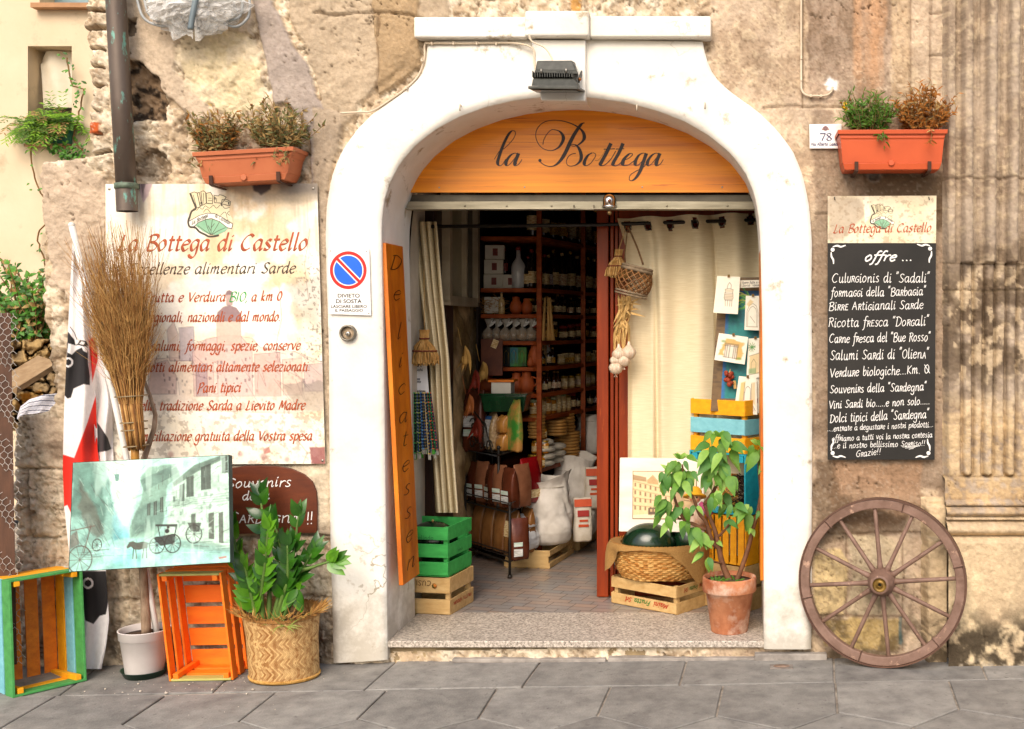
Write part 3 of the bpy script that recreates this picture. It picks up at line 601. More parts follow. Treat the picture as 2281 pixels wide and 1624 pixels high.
# ------------------------------------------------------------------ lettering: pen strokes on a flat surface
GL = {
'a':(8,"6 9,3 10,0 6,1 1,3 0,6 5|6 10,6 1,7 0,8 2"),'b':(7,"1 17,1 3,3 0,6 3,6 8,4 10,1 7"),'c':(6.5,"6 8,4 10,1 8,0 4,2 0,4 0,6 2"),
'd':(8,"6 9,3 10,0 6,1 1,3 0,6 5|6 17,6 1,7 0,8 2"),'e':(6.5,"0 5,5 6,6 8,4 10,1 8,0 4,2 0,4 0,6 2"),'f':(5,"7 16,5 17,3 14,2 0,1 -5,-1 -6|0 10,6 10"),
'g':(7.5,"6 9,3 10,0 6,1 1,3 0,6 5|6 10,6 -3,4 -7,1 -6,0 -4"),'h':(8,"1 17,1 0|1 6,3 9,5 10,6 8,6 1,7 0,8 2"),'i':(3.4,"1 10,1 1,2 0,3 2|1 13,2 14.5"),
'k':(7,"1 17,1 0|6 10,1 5|1 5,6 0"),'l':(3.4,"1 17,1 1,2 0,3 2"),'m':(12,"1 10,1 0|1 6,3 9,4 10,5 8,5 0|5 6,7 9,8 10,9 8,9 1,10 0,11 2"),
'n':(8,"1 10,1 0|1 6,3 9,5 10,6 8,6 1,7 0,8 2"),'o':(7,"3 10,0 6,1 1,3 0,6 4,5 9,3 10"),'p':(7.5,"1 10,1 -6|1 6,3 9,5 10,7 7,6 2,4 0,1 2"),
'r':(5.5,"1 10,1 0|1 6,3 9,5 10,6 9"),'s':(6,"5 9,3 10,1 8,2 6,4 4,5 2,3 0,0 1"),'t':(5,"2 14,2 2,3 0,5 1|0 10,5 10"),'u':(8,"1 10,1 2,3 0,5 2,6 5|6 10,6 1,7 0,8 2"),
'v':(7,"0 10,3 0|3 0,6 8,5 10"),'z':(7,"0 10,6 10|6 10,0 0|0 0,6 0"),
'L':(8.5,"3 15,2 3,1 0|0 1,2 0,5 0,8 2"),'B':(9,"2 15,1 0|0 13,3 15,7 15,8 12,6 9,2 8|3 8,7 7,9 4,6 0,1 0"),'C':(10,"9 13,6 15,2 12,0 6,2 1,5 0,8 2"),
'E':(8.5,"8 15,2 15|2 15,1 0|1 0,8 0|2 8,6 8"),'S':(8.5,"8 13,5 15,2 13,3 9,6 6,7 3,4 0,0 2"),'F':(7,"8 15,2 15|2 15,1 0|2 8,6 8"),'V':(9,"0 15,4 0|4 0,9 15"),
'P':(8.5,"2 15,1 0,0 -3|0 13,3 15,7 15,8 11,5 8,2 7"),'M':(12,"1 0,3 15|3 15,6 3|6 3,10 15|10 15,11 0"),'D':(9.5,"2 15,1 0|0 14,4 15,9 11,8 4,4 0,0 0"),
'R':(8.5,"2 15,1 0|0 14,4 15,7 14,7 10,2 8|4 8,8 0"),'A':(9,"0 0,4 15|4 15,8 0|2 6,7 6"),'K':(8.5,"1 15,1 0|8 15,1 7|1 7,8 0"),'G':(9.5,"9 13,6 15,2 12,0 6,2 1,5 0,8 2|8 2,8 7|5 7,9 7"),
'O':(9,"5 15,1 11,1 4,4 0,8 4,8 11,5 15"),'I':(3,"1 15,1 0"),'N':(9,"1 0,2 15|2 15,7 0|7 0,8 15"),'T':(8.5,"0 15,9 15|4 15,4 0"),'U':(9,"1 15,1 3,4 0,7 3|8 15,7 0"),
'0':(8,"3 15,0 10,0 4,3 0,6 4,6 10,3 15"),'7':(8,"0 15,7 15|7 15,2 0"),'8':(8,"4 15,1 12,4 8,7 4,4 0,0 4,4 8,6 12,4 15"),'Q':(11,"5 15,1 11,1 4,4 0,8 4,8 11,5 15|-1 15,11 0"),
'.':(3,"1 0,1 1.2"),',':(3,"1 1,0 -3"),'!':(4,"2 15,1 5|1 0,1 1.2"),'"':(4,"1 18,0 14|3 18,2 14"),'_':(4,"0 0,4 0"),' ':(5,""),}
def catmull(p, k=5):
    if len(p) < 3:
        a, b = p; return [(a[0]+(b[0]-a[0])*t/3, a[1]+(b[1]-a[1])*t/3) for t in range(4)]
    q = [p[0]]+list(p)+[p[-1]]; out = []
    for i in range(1, len(q)-2):
        for j in range(k):
            t = j/k; o = []
            for c in (0, 1):
                a, b, c2, d = q[i-1][c], q[i][c], q[i+1][c], q[i+2][c]
                o.append(.5*(2*b+(c2-a)*t+(2*a-5*b+4*c2-d)*t*t+(3*b-a-3*c2+d)*t**3))
            out.append(tuple(o))
    out.append(p[-1]); return out
class Pen:
    """draws strokes (in plan units) on a surface given by map(x, y) -> point; lift points out of the surface"""
    def __init__(s, fmap, lift):
        s.map = fmap; s.lift = Vector(lift); s.mb = MB(); s.k = 0
    def stroke(s, pts, wd, mode='round', ang=40, thin=.28, taper=False):
        n = len(pts); vs = []
        for i, (x, y) in enumerate(pts):
            a = pts[max(0, i-1)]; b = pts[min(n-1, i+1)]; dx, dy = b[0]-a[0], b[1]-a[1]; l = math.hypot(dx, dy) or 1; dx /= l; dy /= l
            if mode == 'nib':
                ux, uy = math.cos(math.radians(ang)), -math.sin(math.radians(ang)); cr_ = abs(dx*uy-dy*ux)
                wv = wd*max(thin, cr_)
            elif mode == 'copper': wv = wd*(thin+(1-thin)*max(0, dy)**2.2)
            else: wv = wd
            if taper: wv *= .35+.65*math.sin(PI*min(1, max(0, i/(n-1)*.9+.05)))
            s.k = (s.k+1) % 12000; e = s.lift*(1+s.k*.00012)
            ex = .15*wd if mode == 'round' else 0
            ox = (-dx*ex if i == 0 else dx*ex if i == n-1 else 0); oy = (-dy*ex if i == 0 else dy*ex if i == n-1 else 0)
            vs += [s.map(x+ox-dy*wv/2, y+oy+dx*wv/2)+e, s.map(x+ox+dy*wv/2, y+oy-dx*wv/2)+e]
        s.mb.add(vs, [(2*i, 2*i+1, 2*i+3, 2*i+2) for i in range(n-1)])
    def fill(s, pts):
        s.k += 3; s.mb.poly([s.map(x, y)+s.lift*(1+s.k*.00012) for x, y in pts])
    def disc(s, x, y, r, n=20, r0=0):
        c = [(x+r*math.cos(2*PI*i/n), y+r*math.sin(2*PI*i/n)) for i in range(n)]
        if not r0: s.fill(c)
        else:
            s.k += 3; e = s.lift*(1+s.k*.00012); d = [(x+r0*math.cos(2*PI*i/n), y+r0*math.sin(2*PI*i/n)) for i in range(n)]
            s.mb.add([s.map(*q)+e for q in c+d], [(i, (i+1) % n, n+(i+1) % n, n+i) for i in range(n)])
    def text(s, st, x0, x1, y0, y1, xh, wd, mode='round', slant=.2, ang=40, caps=1.0, jit=0, thin=.28, smallcaps=False):
        """baseline runs from (x0,y0) to (x1,y1), xh = x-height"""
        rnd = random.Random(st); u = xh/10; lay = []; cx = 0; prev = ' '
        for ch in st:
            g = GL.get(ch, GL[' ']); k = 1.0
            if ch.isupper():
                k = caps
                if smallcaps and (prev.isalpha()): k = .68
            lay.append((ch, cx, k)); cx += (g[0]+1.5)*k; prev = ch
        f = (x1-x0)/(cx*u)
        for ch, px, k in lay:
            g = GL.get(ch, GL[' '])[1]
            if not g: continue
            jy = rnd.uniform(-jit, jit); js = 1+rnd.uniform(-jit, jit)*.08
            for stx in g.split('|'):
                pp = [tuple(float(v) for v in q.split()) for q in stx.split(',')]
                pp = catmull(pp, 4); out = []
                for gx, gy in pp:
                    gx = gx*k; gy = gy*k*js
                    X = x0+(px+gx+gy*slant)*u*f; Y = y0+(y1-y0)*(X-x0)/(x1-x0)-gy*u+jy; out.append((X, Y))
                s.stroke(out, wd, mode, ang, thin)
    def build(s, name, m, parent): return s.mb.build(name, m, parent)
def quadmap(c):       # corners TL,TR,BR,BL in plan units with the depth of each -> bilinear map over unit square
    q = [P(*v) for v in c]
    return lambda u, v: (q[0]*(1-u)+q[1]*u)*(1-v)+(q[3]*(1-u)+q[2]*u)*v
def planemap(Y): return lambda x, y: P(x, y, Y)
def sans(txt, parent, name, m, Yp, x0, x1, yb, ht, lift=.001, flip=False):
    """plain sans lettering from a text curve, fitted to x0..x1 with cap height ht, converted to a mesh"""
    cu = bpy.data.curves.new(name, 'FONT'); cu.body = txt; cu.size = 1; cu.offset = .018; ob = bpy.data.objects.new(name, cu); COL.objects.link(ob)
    bpy.context.view_layer.update(); me = bpy.data.meshes.new_from_object(ob.evaluated_get(bpy.context.evaluated_depsgraph_get()))
    bpy.data.objects.remove(ob); n = len(me.vertices); co = np.zeros(n*3); me.vertices.foreach_get('co', co); co = co.reshape(-1,3)
    mnx, mxx = co[:,0].min(), co[:,0].max(); mny, mxy = co[:,1].min(), co[:,1].max()
    mb = MB(); vs = [P(x0+(c[0]-mnx)/(mxx-mnx)*(x1-x0), yb-(c[1]-mny)/(mxy-mny)*ht, Yp)-Vector((0,lift,0)) for c in co]
    mb.add(vs, [tuple(p.vertices) for p in me.polygons]); return mb.build(name, m, parent)
INK = mat('black print', '#15110e', '#1d1815', rough=.6)
STEEL = mat('dull steel', '#b9b4aa', '#8f8a80', rough=.35, metal=.9, scale=12)
BLK = mat('black iron', '#17140f', '#262019', rough=.5, scale=20, bump=.2)
PRINT = mat('printed panel', (1,1,1), (.93,.93,.93), rough=.5, scale=40, attr='tone')
def screws(t, pts, Y, r=.006):
    for x, y in pts:
        mb = MB(); c = P(x, y, Y); mb.ball(c, r, 6, sc3=(1,.5,1)); mb.build('screw', STEEL, t)
# ---- lunette board over the door
def lunette():
    t = thing('lunette_sign', 'orange wooden arched sign over the doorway lettered la Bottega', 'sign', P(1290,430,.30))
    n = 120; i = cr(PORT_IN, 400); top = [q for q in i if q[1] < 452]
    k = .9406
    pts = [((x-CX)*S*1.0, CZ+(CY-y)*S) for x, y in top]; zb = P(0,429,.30).z
    pts = [p for p in pts if p[1] > zb]; pts = [(pts[0][0]+.0, zb)]+pts+[(pts[-1][0], zb)]
    mb = MB(); mb.prism([Vector((a, .296, b)) for a, b in pts][::-1], (0,.02,0))
    wd = mat('varnished pine', '#f29813', '#cc7008', rough=.42, scale=3.2, stretch=(.3,1,12), detail=9, contrast=.6, bump=.08, bscale=8, coat=.08, spot=('#b4590a', 5.5, .585, .05, 1))
    mb.build('board', wd, t)
    pen = Pen(planemap(.296), (0,-.0012,0)); f = .1796
    def st(pts, w, c=6, mode='copper', thin=.16): pen.stroke(catmull([(1083.8+x*f, 257.7+y*f) for x, y in pts], c), w*f*1.2, mode, thin=max(thin, .2))
    st([(95,543),(120,500),(160,440),(215,410),(270,360),(330,290),(358,220),(340,190),(310,192),(270,235),(220,330),(180,430),(150,520),(135,580),(145,612),(170,622),(200,600),(235,540)], 34)
    for dx in (0, 1752):
        st([(385+dx,480),(350+dx,466),(300+dx,490),(255+dx,545),(238+dx,595),(255+dx,622),(290+dx,600),(340+dx,540),(385+dx,475)], 36)
        st([(395+dx,468),(370+dx,530),(350+dx,585),(358+dx,620),(385+dx,612),(410+dx,588),(437+dx,545)], 40)
    st([(697,360),(705,310),(740,240),(790,185),(830,175),(900,195),(945,250),(945,310),(900,385),(840,425),(780,435),(700,410),(640,350),(610,270),(615,190),(660,120),(730,75),(830,58),(950,70),(1060,105),(1140,150),(1190,200),(1210,260),(1195,310),(1140,360),(1090,380),(1050,375),(1043,362),(1070,357),(1110,370),(1150,420),(1172,500),(1160,560),(1110,610),(1040,628),(1000,610),(988,570),(1005,520),(1050,480),(1105,470)], 36, 7, thin=.15)
    st([(1212,90),(1170,112),(1100,210),(1040,320),(985,440),(920,550),(850,615),(780,632),(710,610),(670,580),(648,556)], 46, 7)
    pen.disc(1083.8+660*f, 257.7+557*f, 20*f)
    st([(1310,462),(1260,490),(1220,550),(1210,600),(1235,622),(1290,590),(1340,520),(1350,480),(1318,461)], 36); st([(1340,558),(1380,555),(1420,510),(1470,430)], 14)
    st([(1540,345),(1480,470),(1425,570),(1412,605),(1435,622),(1480,600),(1540,540),(1600,440)], 44); st([(1450,418),(1590,413)], 12, thin=.8)
    st([(1690,345),(1640,460),(1575,575),(1568,610),(1600,625),(1640,605),(1690,560),(1760,530),(1805,490),(1800,472),(1765,478),(1710,530),(1685,585),(1700,618),(1750,615),(1810,575),(1845,545)], 42); st([(1600,416),(1705,412)], 12, thin=.8)
    st([(1970,480),(1940,466),(1890,490),(1850,550),(1840,600),(1860,622),(1900,595),(1960,520)], 36); st([(1980,468),(1940,580),(1900,690),(1850,770),(1800,808),(1768,795),(1780,740),(1850,690),(1930,650),(1990,590)], 40)
    pen.build('lettering', mat('dark brown paint', '#170702', '#220d04', rough=.5), t)
    screws(t, [(978,418),(1168,417),(1430,417),(1608,417)], .295, .004)
lunette()
CHESTNUT = '#a8380c'
# ---- crest used on two signs: castle towers over a green cabbage, with a ribbon
def crest(t, x, y, sc_, fm, lift):
    def pen(): return Pen(fm, lift)
    q = lambda pts: [(x+a*sc_, y+b*sc_) for a, b in pts]
    f_ = .243; q = lambda pts: [(x+(a-1106)*f_*sc_, y+(b-334)*f_*sc_) for a, b in pts]
    ow = 1.5*sc_+.25
    a = pen()
    tw = [[(910,152),(950,138),(978,148),(1008,285),(965,300)], [(980,150),(1000,142),(1022,268),(1010,280)], [(1015,134),(1040,128),(1062,142),(1068,250),(1032,272)], [(1068,152),(1110,142),(1134,182),(1130,255),(1072,250)], [(1146,172),(1190,178),(1200,165),(1236,175),(1265,190),(1226,248),(1150,245)], [(1226,212),(1275,216),(1310,236),(1300,275),(1216,255)]]
    for t_ in tw: a.fill(q(t_))
    a.fill(q([(965,300),(1005,286),(1070,256),(1140,262),(1215,256),(1300,290),(1295,330),(1300,360),(1325,400),(1330,440),(1240,400),(1130,350),(1040,355),(940,430),(910,390),(925,330)]))
    crest_part = a.build('crest_castle', mat('crest cream', '#e6dab8', '#d3c49a', rough=.5), t)
    a = pen(); a.k = 30; a.fill(q([(960,470),(1010,430),(1060,412),(1130,408),(1200,425),(1290,490),(1250,530),(1180,560),(1110,562),(1040,530)])); a.build('crest_cabbage', mat('crest green', '#8fbc98', '#74a584', rough=.5), t)
    a = pen(); a.k = 60; rb = [(905,480),(895,430),(930,410),(1000,370),(1080,348),(1150,352),(1220,385),(1330,455),(1318,500),(1275,490),(1200,430),(1120,400),(1060,410),(990,440),(935,490)]; a.fill(q(rb)); a.build('crest_ribbon', mat('crest white', '#efe9dc', '#e6dfd0', rough=.5), t)
    a = pen(); a.k = 120
    a.stroke(catmull(q([(910,152),(940,230),(965,300),(925,330),(905,385),(890,430),(905,480),(960,490),(1000,530),(1060,560),(1090,576),(1140,576),(1190,565)]), 4), 2.6*ow)
    for t_ in tw+[rb]:
        for i in range(len(t_)): a.stroke(q([t_[i], t_[(i+1) % len(t_)]]), ow*.9)
    for pts in ([(1114,560),(1080,490),(1060,415)], [(1116,560),(1118,480),(1130,410)], [(1120,560),(1160,500),(1200,430)], [(1110,560),(1040,510),(985,470)], [(1125,560),(1190,520),(1260,490)], [(1114,520),(1085,470)], [(1118,490),(1150,450)], [(925,330),(950,300),(975,320),(1000,290),(1030,310),(1060,275),(1100,300),(1140,270),(1170,300),(1215,262),(1250,300),(1300,290)], [(1040,340),(1075,305),(1110,345)], [(1210,370),(1255,335),(1275,400)], [(1295,330),(1275,350),(1300,370)], [(1020,250),(1020,280)], [(1210,250),(1220,280)], [(1090,200),(1120,200)], [(1085,225),(1125,225)], [(1170,200),(1170,235)], [(1240,225),(1300,240)], [(940,170),(975,290)], [(1040,150),(1045,260)]): a.stroke(catmull(q(pts), 3), ow*.75)
    for x_, y_ in ((1018,245),(1220,262),(1155,200),(1290,250)): a.fill(q([(x_-7,y_+14),(x_-7,y_-6),(x_,y_-14),(x_+7,y_-6),(x_+7,y_+14)]))
    rp = q([(925,462),(1060,384),(1180,376),(1300,462)]); a.text('La Bottega', rp[0][0], rp[1][0]+6*sc_, rp[0][1], rp[1][1], 6*sc_, ow*.7, slant=.25); a.text('di Castello', rp[2][0]-6*sc_, rp[3][0], rp[2][1]+2*sc_, rp[3][1], 6*sc_, ow*.7, slant=.25)
    a.build('crest_outline', mat('crest ink', '#4c4436', '#3a3328', rough=.5), t)
def town(p, x0, y0, s, rose='#c9a09a'):
    r = random.Random(8)
    def B(pts, c, a=.75):
        g = [(x0+u*s, y0+v*s) for u, v in pts]; p.poly(g, c, a, soft=.8)
        if len(pts) > 3 and max(q[1] for q in pts)-min(q[1] for q in pts) > 22: p.line(g+g[:1], '#6d565a', .9, .55)
    B([(-10,120),(0,45),(60,42),(62,30),(98,10),(130,0),(180,-8),(230,-2),(250,20),(330,30),(395,55),(470,62),(500,75),(500,150),(330,170),(-10,160)], '#d8bfae', .6)
    B([(-10,60),(35,48),(55,85),(55,125),(-10,125)], '#c4a39c', .6); B([(62,-25),(96,-28),(98,50),(64,50)], '#b3a6ad', .8); B([(34,-20),(50,-40),(60,-10),(62,50),(40,50)], '#cbb0a4', .7)
    B([(92,30),(125,0),(170,-8),(205,-6),(230,24),(230,130),(95,130)], '#d2b0a8', .75); B([(150,-40),(205,-40),(206,14),(150,14)], '#d0b3a2', .9)
    B([(148,-40),(152,-60),(165,-72),(180,-76),(196,-70),(206,-56),(208,-40)], '#8c6f72', .95); B([(172,-100),(188,-100),(187,-76),(173,-76)], '#b09088', .9); B([(170,-100),(174,-108),(180,-111),(186,-108),(190,-100)], '#7c6064', .95)
    for k in range(90):
        u = r.uniform(0, 380); v = r.uniform(10, 120); w_ = r.uniform(2.5, 5); hh = r.uniform(5, 9); B([(u,v),(u+w_,v),(u+w_,v+hh),(u,v+hh)], '#5a4850', .6)
    for u, v, w_, hh, c in ((235,35,60,95,'#c4988e'),(300,48,45,80,'#d5b3a0'),(100,60,26,70,'#8e7884'),(140,55,10,70,'#e5cfc0'),(350,60,50,60,'#b39b98'),(400,66,55,55,'#a8938f'),(440,30,16,40,'#9c8d90')): B([(u,v),(u+w_,v-4),(u+w_,v+hh),(u,v+hh)], c, .6)
    for k in range(40):
        u = r.uniform(60, 380); v = r.uniform(0, 100); p.line([(x0+u*s, y0+v*s), (x0+(u+r.uniform(-4,50))*s, y0+(v+r.uniform(-3,60))*s)], '#6e5358', .9, .5)
    p.poly([(x0+300*s,y0+100*s),(x0+420*s,y0+95*s),(x0+430*s,y0+150*s),(x0+330*s,y0+165*s)], '#6f6a62', .5, warp=12, ws=.05)
def big_sign():
    C = [(235,410,-.03),(706,409,-.03),(724,1033,-.03),(237,1035,-.03)]; q = [P(*c) for c in C]
    t = thing('shop_sign', 'large cream printed shop sign with red lettering and a castle crest', 'sign', (q[2]+q[3])/2)
    W, H = 489, 624
    def paint(p):
        x, y = p.x, p.y; n = fbm(x*.012, y*.012, 501, 6)
        p.mix(sstep(.40,.66,n)*.8, '#e5cda2'); p.mix(sstep(.5,.7,fbm(x*.01+4, y*.006, 503, 5))*.7, '#d9bd94')
        p.mix(sstep(.42,.6,fbm(x*.02,y*.02,505,6))*.85, '#f7f2e6'); p.mix(sstep(260,0,x)*.75, '#f7f0e0')
        p.mix(sstep(.45,.7,fbm(x*.12,y*.008,507,4))*sstep(260,60,y)*.35, '#b99a74')
        p.poly([(70,-5),(108,-5),(100,25),(88,42),(80,20)], '#b79aa0', .8, warp=5); p.poly([(80,-5),(94,-5),(90,10),(87,30)], '#4d3f45', .8, warp=3)
        p.poly([(250,-8),(500,-8),(500,42),(440,46),(380,38),(345,44),(300,20)], '#a99a86', .75, warp=10, soft=8); p.poly([(335,-5),(386,-5),(382,14),(360,24),(340,16)], '#33222a', .95, warp=5, soft=3); p.poly([(385,-8),(500,-8),(500,28),(400,22)], '#77706a', .75, warp=10, soft=9)
        p.poly([(420,230),(500,180),(500,330),(430,300)], '#9e9488', .5, warp=25, soft=14); p.mix(sstep(.62,.66,fbm(x*.2,y*.2,511,4))*sstep(390,470,x)*sstep(120,200,y)*.7, '#6b6156')
        p.poly([(120,230),(170,210),(330,215),(420,250),(440,330),(300,330),(120,320)], '#f7f1e4', .7, warp=20, soft=10)
        town(p, 105, 345, .98)
        p.mix(sstep(440,560,y)*.5, '#f2e6cf'); p.mix(sstep(.6,.64,fbm(x*.1,y*.1,513,5))*sstep(430,520,y)*.5, '#8f7d6a')
        p.poly([(455,588),(492,588),(492,630),(460,624)], '#8d3f42', .85, warp=4); p.poly([(350,590),(362,585),(366,598),(352,602)], '#b05a50', .8, warp=4)
        for pts in ([(360,560),(370,580),(352,600)], [(420,560),(450,600),(440,622)], [(190,560),(210,612)], [(395,230),(400,300),(385,360)], [(470,100),(455,180),(462,260)], [(300,540),(318,580)]): p.line(pts, '#8a7462', 1.1, .7)
        for k in range(8): p.disc(40+k*52, 608+7*math.sin(k*2.1), 5+3*math.sin(k*1.3), '#9c4a48', .55, 4)
        p.noise(.10, .25, .25, 517, 3)
    picture('panel', q, (W, H), paint, t, 1.8, PRINT, base='#efe3ca', back=.005)
    fm = planemap(-.03); L = (0,-.0012,0)
    red = mat('red brown print', '#b5532a', '#95401a', rough=.5, scale=30); pen = Pen(fm, L)
    pen.text('La Bottega di Castello', 262, 686, 558, 556, 23, 6.2, 'nib', .24, 42, caps=1.0)
    for s_, a, b, y, xh in (('Frutta e Verdura', 322, 503, 673, 13), ('a km 0', 560, 629, 671, 13), ('regionali, nazionali e dal mondo.', 326, 626, 717, 13), ('a salumi, formaggi, spezie, conserve', 316, 669, 781, 13), ('prodotti alimentari altamente selezionati.', 292, 692, 828, 13), ('Pani tipici', 440, 537, 874, 13), ('della tradizione Sarda a Lievito Madre', 300, 680, 914, 13), ('Domiciliazione gratuita della Vostra spesa', 290, 696, 982, 13)):
        pen.text(s_, a, b, y, y-2, xh+.7, 4.2, 'nib', .26, 40, thin=.38)
    pen.build('red_lettering', red, t)
    sh = Pen(lambda x, y: fm(x-1.1, y+1.1), (0,-.0006,0)); sh.text('La Bottega di Castello', 262, 686, 558, 556, 23, 6.2, 'nib', .24, 42); sh.build('letter_edge', mat('dark red print', '#6e2412', '#5a1c0e', rough=.6), t)
    pen = Pen(fm, L); pen.text('Eccellenze alimentari Sarde', 287, 658, 611, 608, 15.5, 4.2, 'nib', .26, 40, thin=.38); pen.build('grey_lettering', mat('grey brown print', '#4a3c30', '#3c3026', rough=.5), t)
    pen = Pen(fm, L); pen.text('BIO,', 510, 554, 672, 671, 14, 3.6, 'nib', .24, 40); pen.build('green_lettering', mat('green print', '#2f9a4c', '#238040', rough=.5), t)
    crest(t, 468, 472, .93, fm, L)
    screws(t, [(243,421),(697,420),(718,1026)], -.031)
big_sign()
def menu_board():
    t = thing('menu_board', 'tall black chalkboard of offers hung under a printed crest header', 'sign', P(1964,1023,-.03))
    q = [P(1843,437,-.03), P(2085,436,-.03), P(2084,541.5,-.03), P(1843,541.5,-.03)]
    def paint(p):
        x, y = p.x, p.y; n = fbm(x*.02, y*.02, 531, 6); p.mix(sstep(.4,.65,n)*.7, '#d8c6a2')
        p.poly([(0,0),(70,0),(85,40),(60,75),(0,105)], '#a3917e', .7, warp=16, soft=6); p.poly([(78,2),(90,2),(98,40),(84,60)], '#f0e8d4', .8, warp=6); p.mix(sstep(.60,.66,fbm(x*.15,y*.15,533,4))*.5, '#9a8468'); p.noise(.1,.3,.3,535,3)
    picture('header_panel', q, (242,105), paint, t, 1.6, PRINT, base='#e6d9bb', back=.006)
    mb = MB(); a = [P(1843,542,-.03), P(2084,542,-.03), P(2081,1024,-.03), P(1843,1024,-.03)]; mb.prism([a[3],a[2],a[1],a[0]], (0,.006,0)); mb.build('blackboard', mat('chalkboard', '#171512', '#23201c', rough=.7, scale=5, bump=.1, bscale=200), t)
    fm = planemap(-.03); L = (0,-.0012,0)
    pen = Pen(fm, L); pen.text('La Bottega di Castello', 1855, 2074, 519, 516, 12.5, 3.6, 'nib', .24, 42); pen.build('red_lettering', MC['red brown print'], t)
    crest(t, 1964, 480, .50, fm, L)
    pen = Pen(fm, L); z = lambda x, y: (1718.3+.407*x, 396.5+.407*y)
    def ln(s_, x0, x1, y0, y1, xh, wd=1.45, sl=.1, j=.7):
        a = z(x0, y0); b = z(x1, y1); pen.text(s_, a[0], b[0], a[1], b[1], xh*.36, wd, 'round', sl, jit=j, smallcaps=True)
    ln('offre ...', 508, 775, 455, 453, 36, 3.2, .3, .2)
    for r in (('CulURGionis di "Sadali"',330,866,572,570,36), ('foRmaGGi della "BaRbaGia"',325,845,650,642,34), ('BiRRE ARtiGianali SaRde',312,832,725,716,34), ('Ricotta fRESca "DoRGali"',310,862,816,806,36), ('CaRne fResca del "Bue Rosso"',315,870,902,892,34), ('Salumi SaRdi di "OlienA"',320,862,996,986,38), ('VeRduRe biologiche...Km. Q',318,868,1090,1068,34), ('SouveniRs della "SaRdegna"',318,848,1178,1162,32), ('Vini SaRdi bio.....e non solo.....',313,868,1262,1238,30), ('Dolci tipici della "SaRdegna"',318,862,1338,1312,34)): ln(*r)
    for r in (('....entRate a degustaRe i nostRi pRodotti...',305,886,1386,1362,22), ('offRiamo a tutti voi la nostRa coRtesia',330,880,1440,1418,22), ('...e il nostRo bellissimo SoRRiso!!',330,842,1480,1465,22), ('GRazie!!',462,600,1526,1512,26)): ln(*r, 1.15)
    for yy, x0, x1 in ((1472,715,800),(1478,730,785),(1484,750,775)): pen.stroke([z(x0,yy), z((x0+x1)/2,yy-3), z(x1,yy-4)], 1.2)
    for cx_, cy_, fx, fy in ((333,393,1,1),(866,387,-1,1),(333,1505,1,-1),(857,1505,-1,-1)):
        c = z(cx_, cy_); pen.disc(c[0], c[1], 4.4)
        pen.stroke(catmull([z(cx_+fx*2,cy_-fy*16), z(cx_+fx*25,cy_-fy*22), z(cx_+fx*45,cy_-fy*16), z(cx_+fx*70,cy_-fy*24)], 5), 4.2, taper=True)
        pen.stroke(catmull([z(cx_-fx*8,cy_+fy*14), z(cx_-fx*6,cy_+fy*38), z(cx_+fx*3,cy_+fy*55), z(cx_+fx*5,cy_+fy*76)], 5), 4.2, taper=True)
    pen.build('chalk_lettering', mat('white chalk', '#f0eeea', '#d9d6d0', rough=.9, scale=60), t)
    for x in (1858, 2068):
        mb = MB(); c = P(x, 441, -.034); mb.tube([c+Vector((0,.01,.006)), c+Vector((0,-.006,0)), c+Vector((.002,-.006,-.01))], .0022, 6); mb.build('hook', BLK, t)
menu_board()
def no_parking():
    t = thing('no_parking_sign', 'white no parking sign with a blue disc ringed in red', 'sign', P(778,702,-.05))
    a = [P(731,553,-.045), P(822,553,-.045), P(826,703,-.045), P(733,700,-.045)]
    mb = MB(); mb.prism([a[3],a[2],a[1],a[0]], (0,.004,0)); mb.build('panel', mat('white enamel', '#f2f1ee', '#e9e7e2', rough=.3, coat=.3), t, bev=.003)
    fm = planemap(-.045); L = (0,-.0012,0); cx_, cy_ = 775.5, 602; Y = 1.03
    m2 = lambda x, y: fm(cx_+(x-cx_), cy_+(y-cy_)*Y)
    red = mat('sign red', '#d3201a', '#c41c18', rough=.35); blue = mat('sign blue', '#0b62d6', '#0a5ac8', rough=.35)
    p = Pen(m2, L); p.disc(cx_, cy_, 41, 48, 34); 
    ang = math.radians(45); ux, uy = math.cos(ang), math.sin(ang)
    p.k = 60; w_ = 3.1; r = 35; p.fill([(cx_-ux*r-uy*w_, cy_-uy*r+ux*w_), (cx_-ux*r+uy*w_, cy_-uy*r-ux*w_), (cx_+ux*r+uy*w_, cy_+uy*r-ux*w_), (cx_+ux*r-uy*w_, cy_+uy*r+ux*w_)]); p.build('red_ring', red, t)
    b = Pen(m2, L); R_ = 31.5; off = 5.6
    for sgn in (1, -1):
        th0 = math.acos(off/R_); base = ang+sgn*PI/2
        b.fill([(cx_+R_*math.cos(base+th0*k/14), cy_+R_*math.sin(base+th0*k/14)) for k in range(-14, 15)])
    b.build('blue_disc', blue, t)
    g = mat('sign grey', '#1d1615', '#241c1a', rough=.4)
    for s_, x0, x1, yb, ht in (('DIVIETO',752,801,663,8.8), ('DI SOSTA',748,805.5,675.4,8.8), ('LASCIARE LIBERO',737,817,686,6.6), ('IL PASSAGGIO',746,808.5,694.6,6.2)):
        sans(s_, t, 'lettering', g, -.045, x0, x1, yb, ht)
    screws(t, [(736,559),(816,560),(821,698)], -.047, .003)
no_parking()
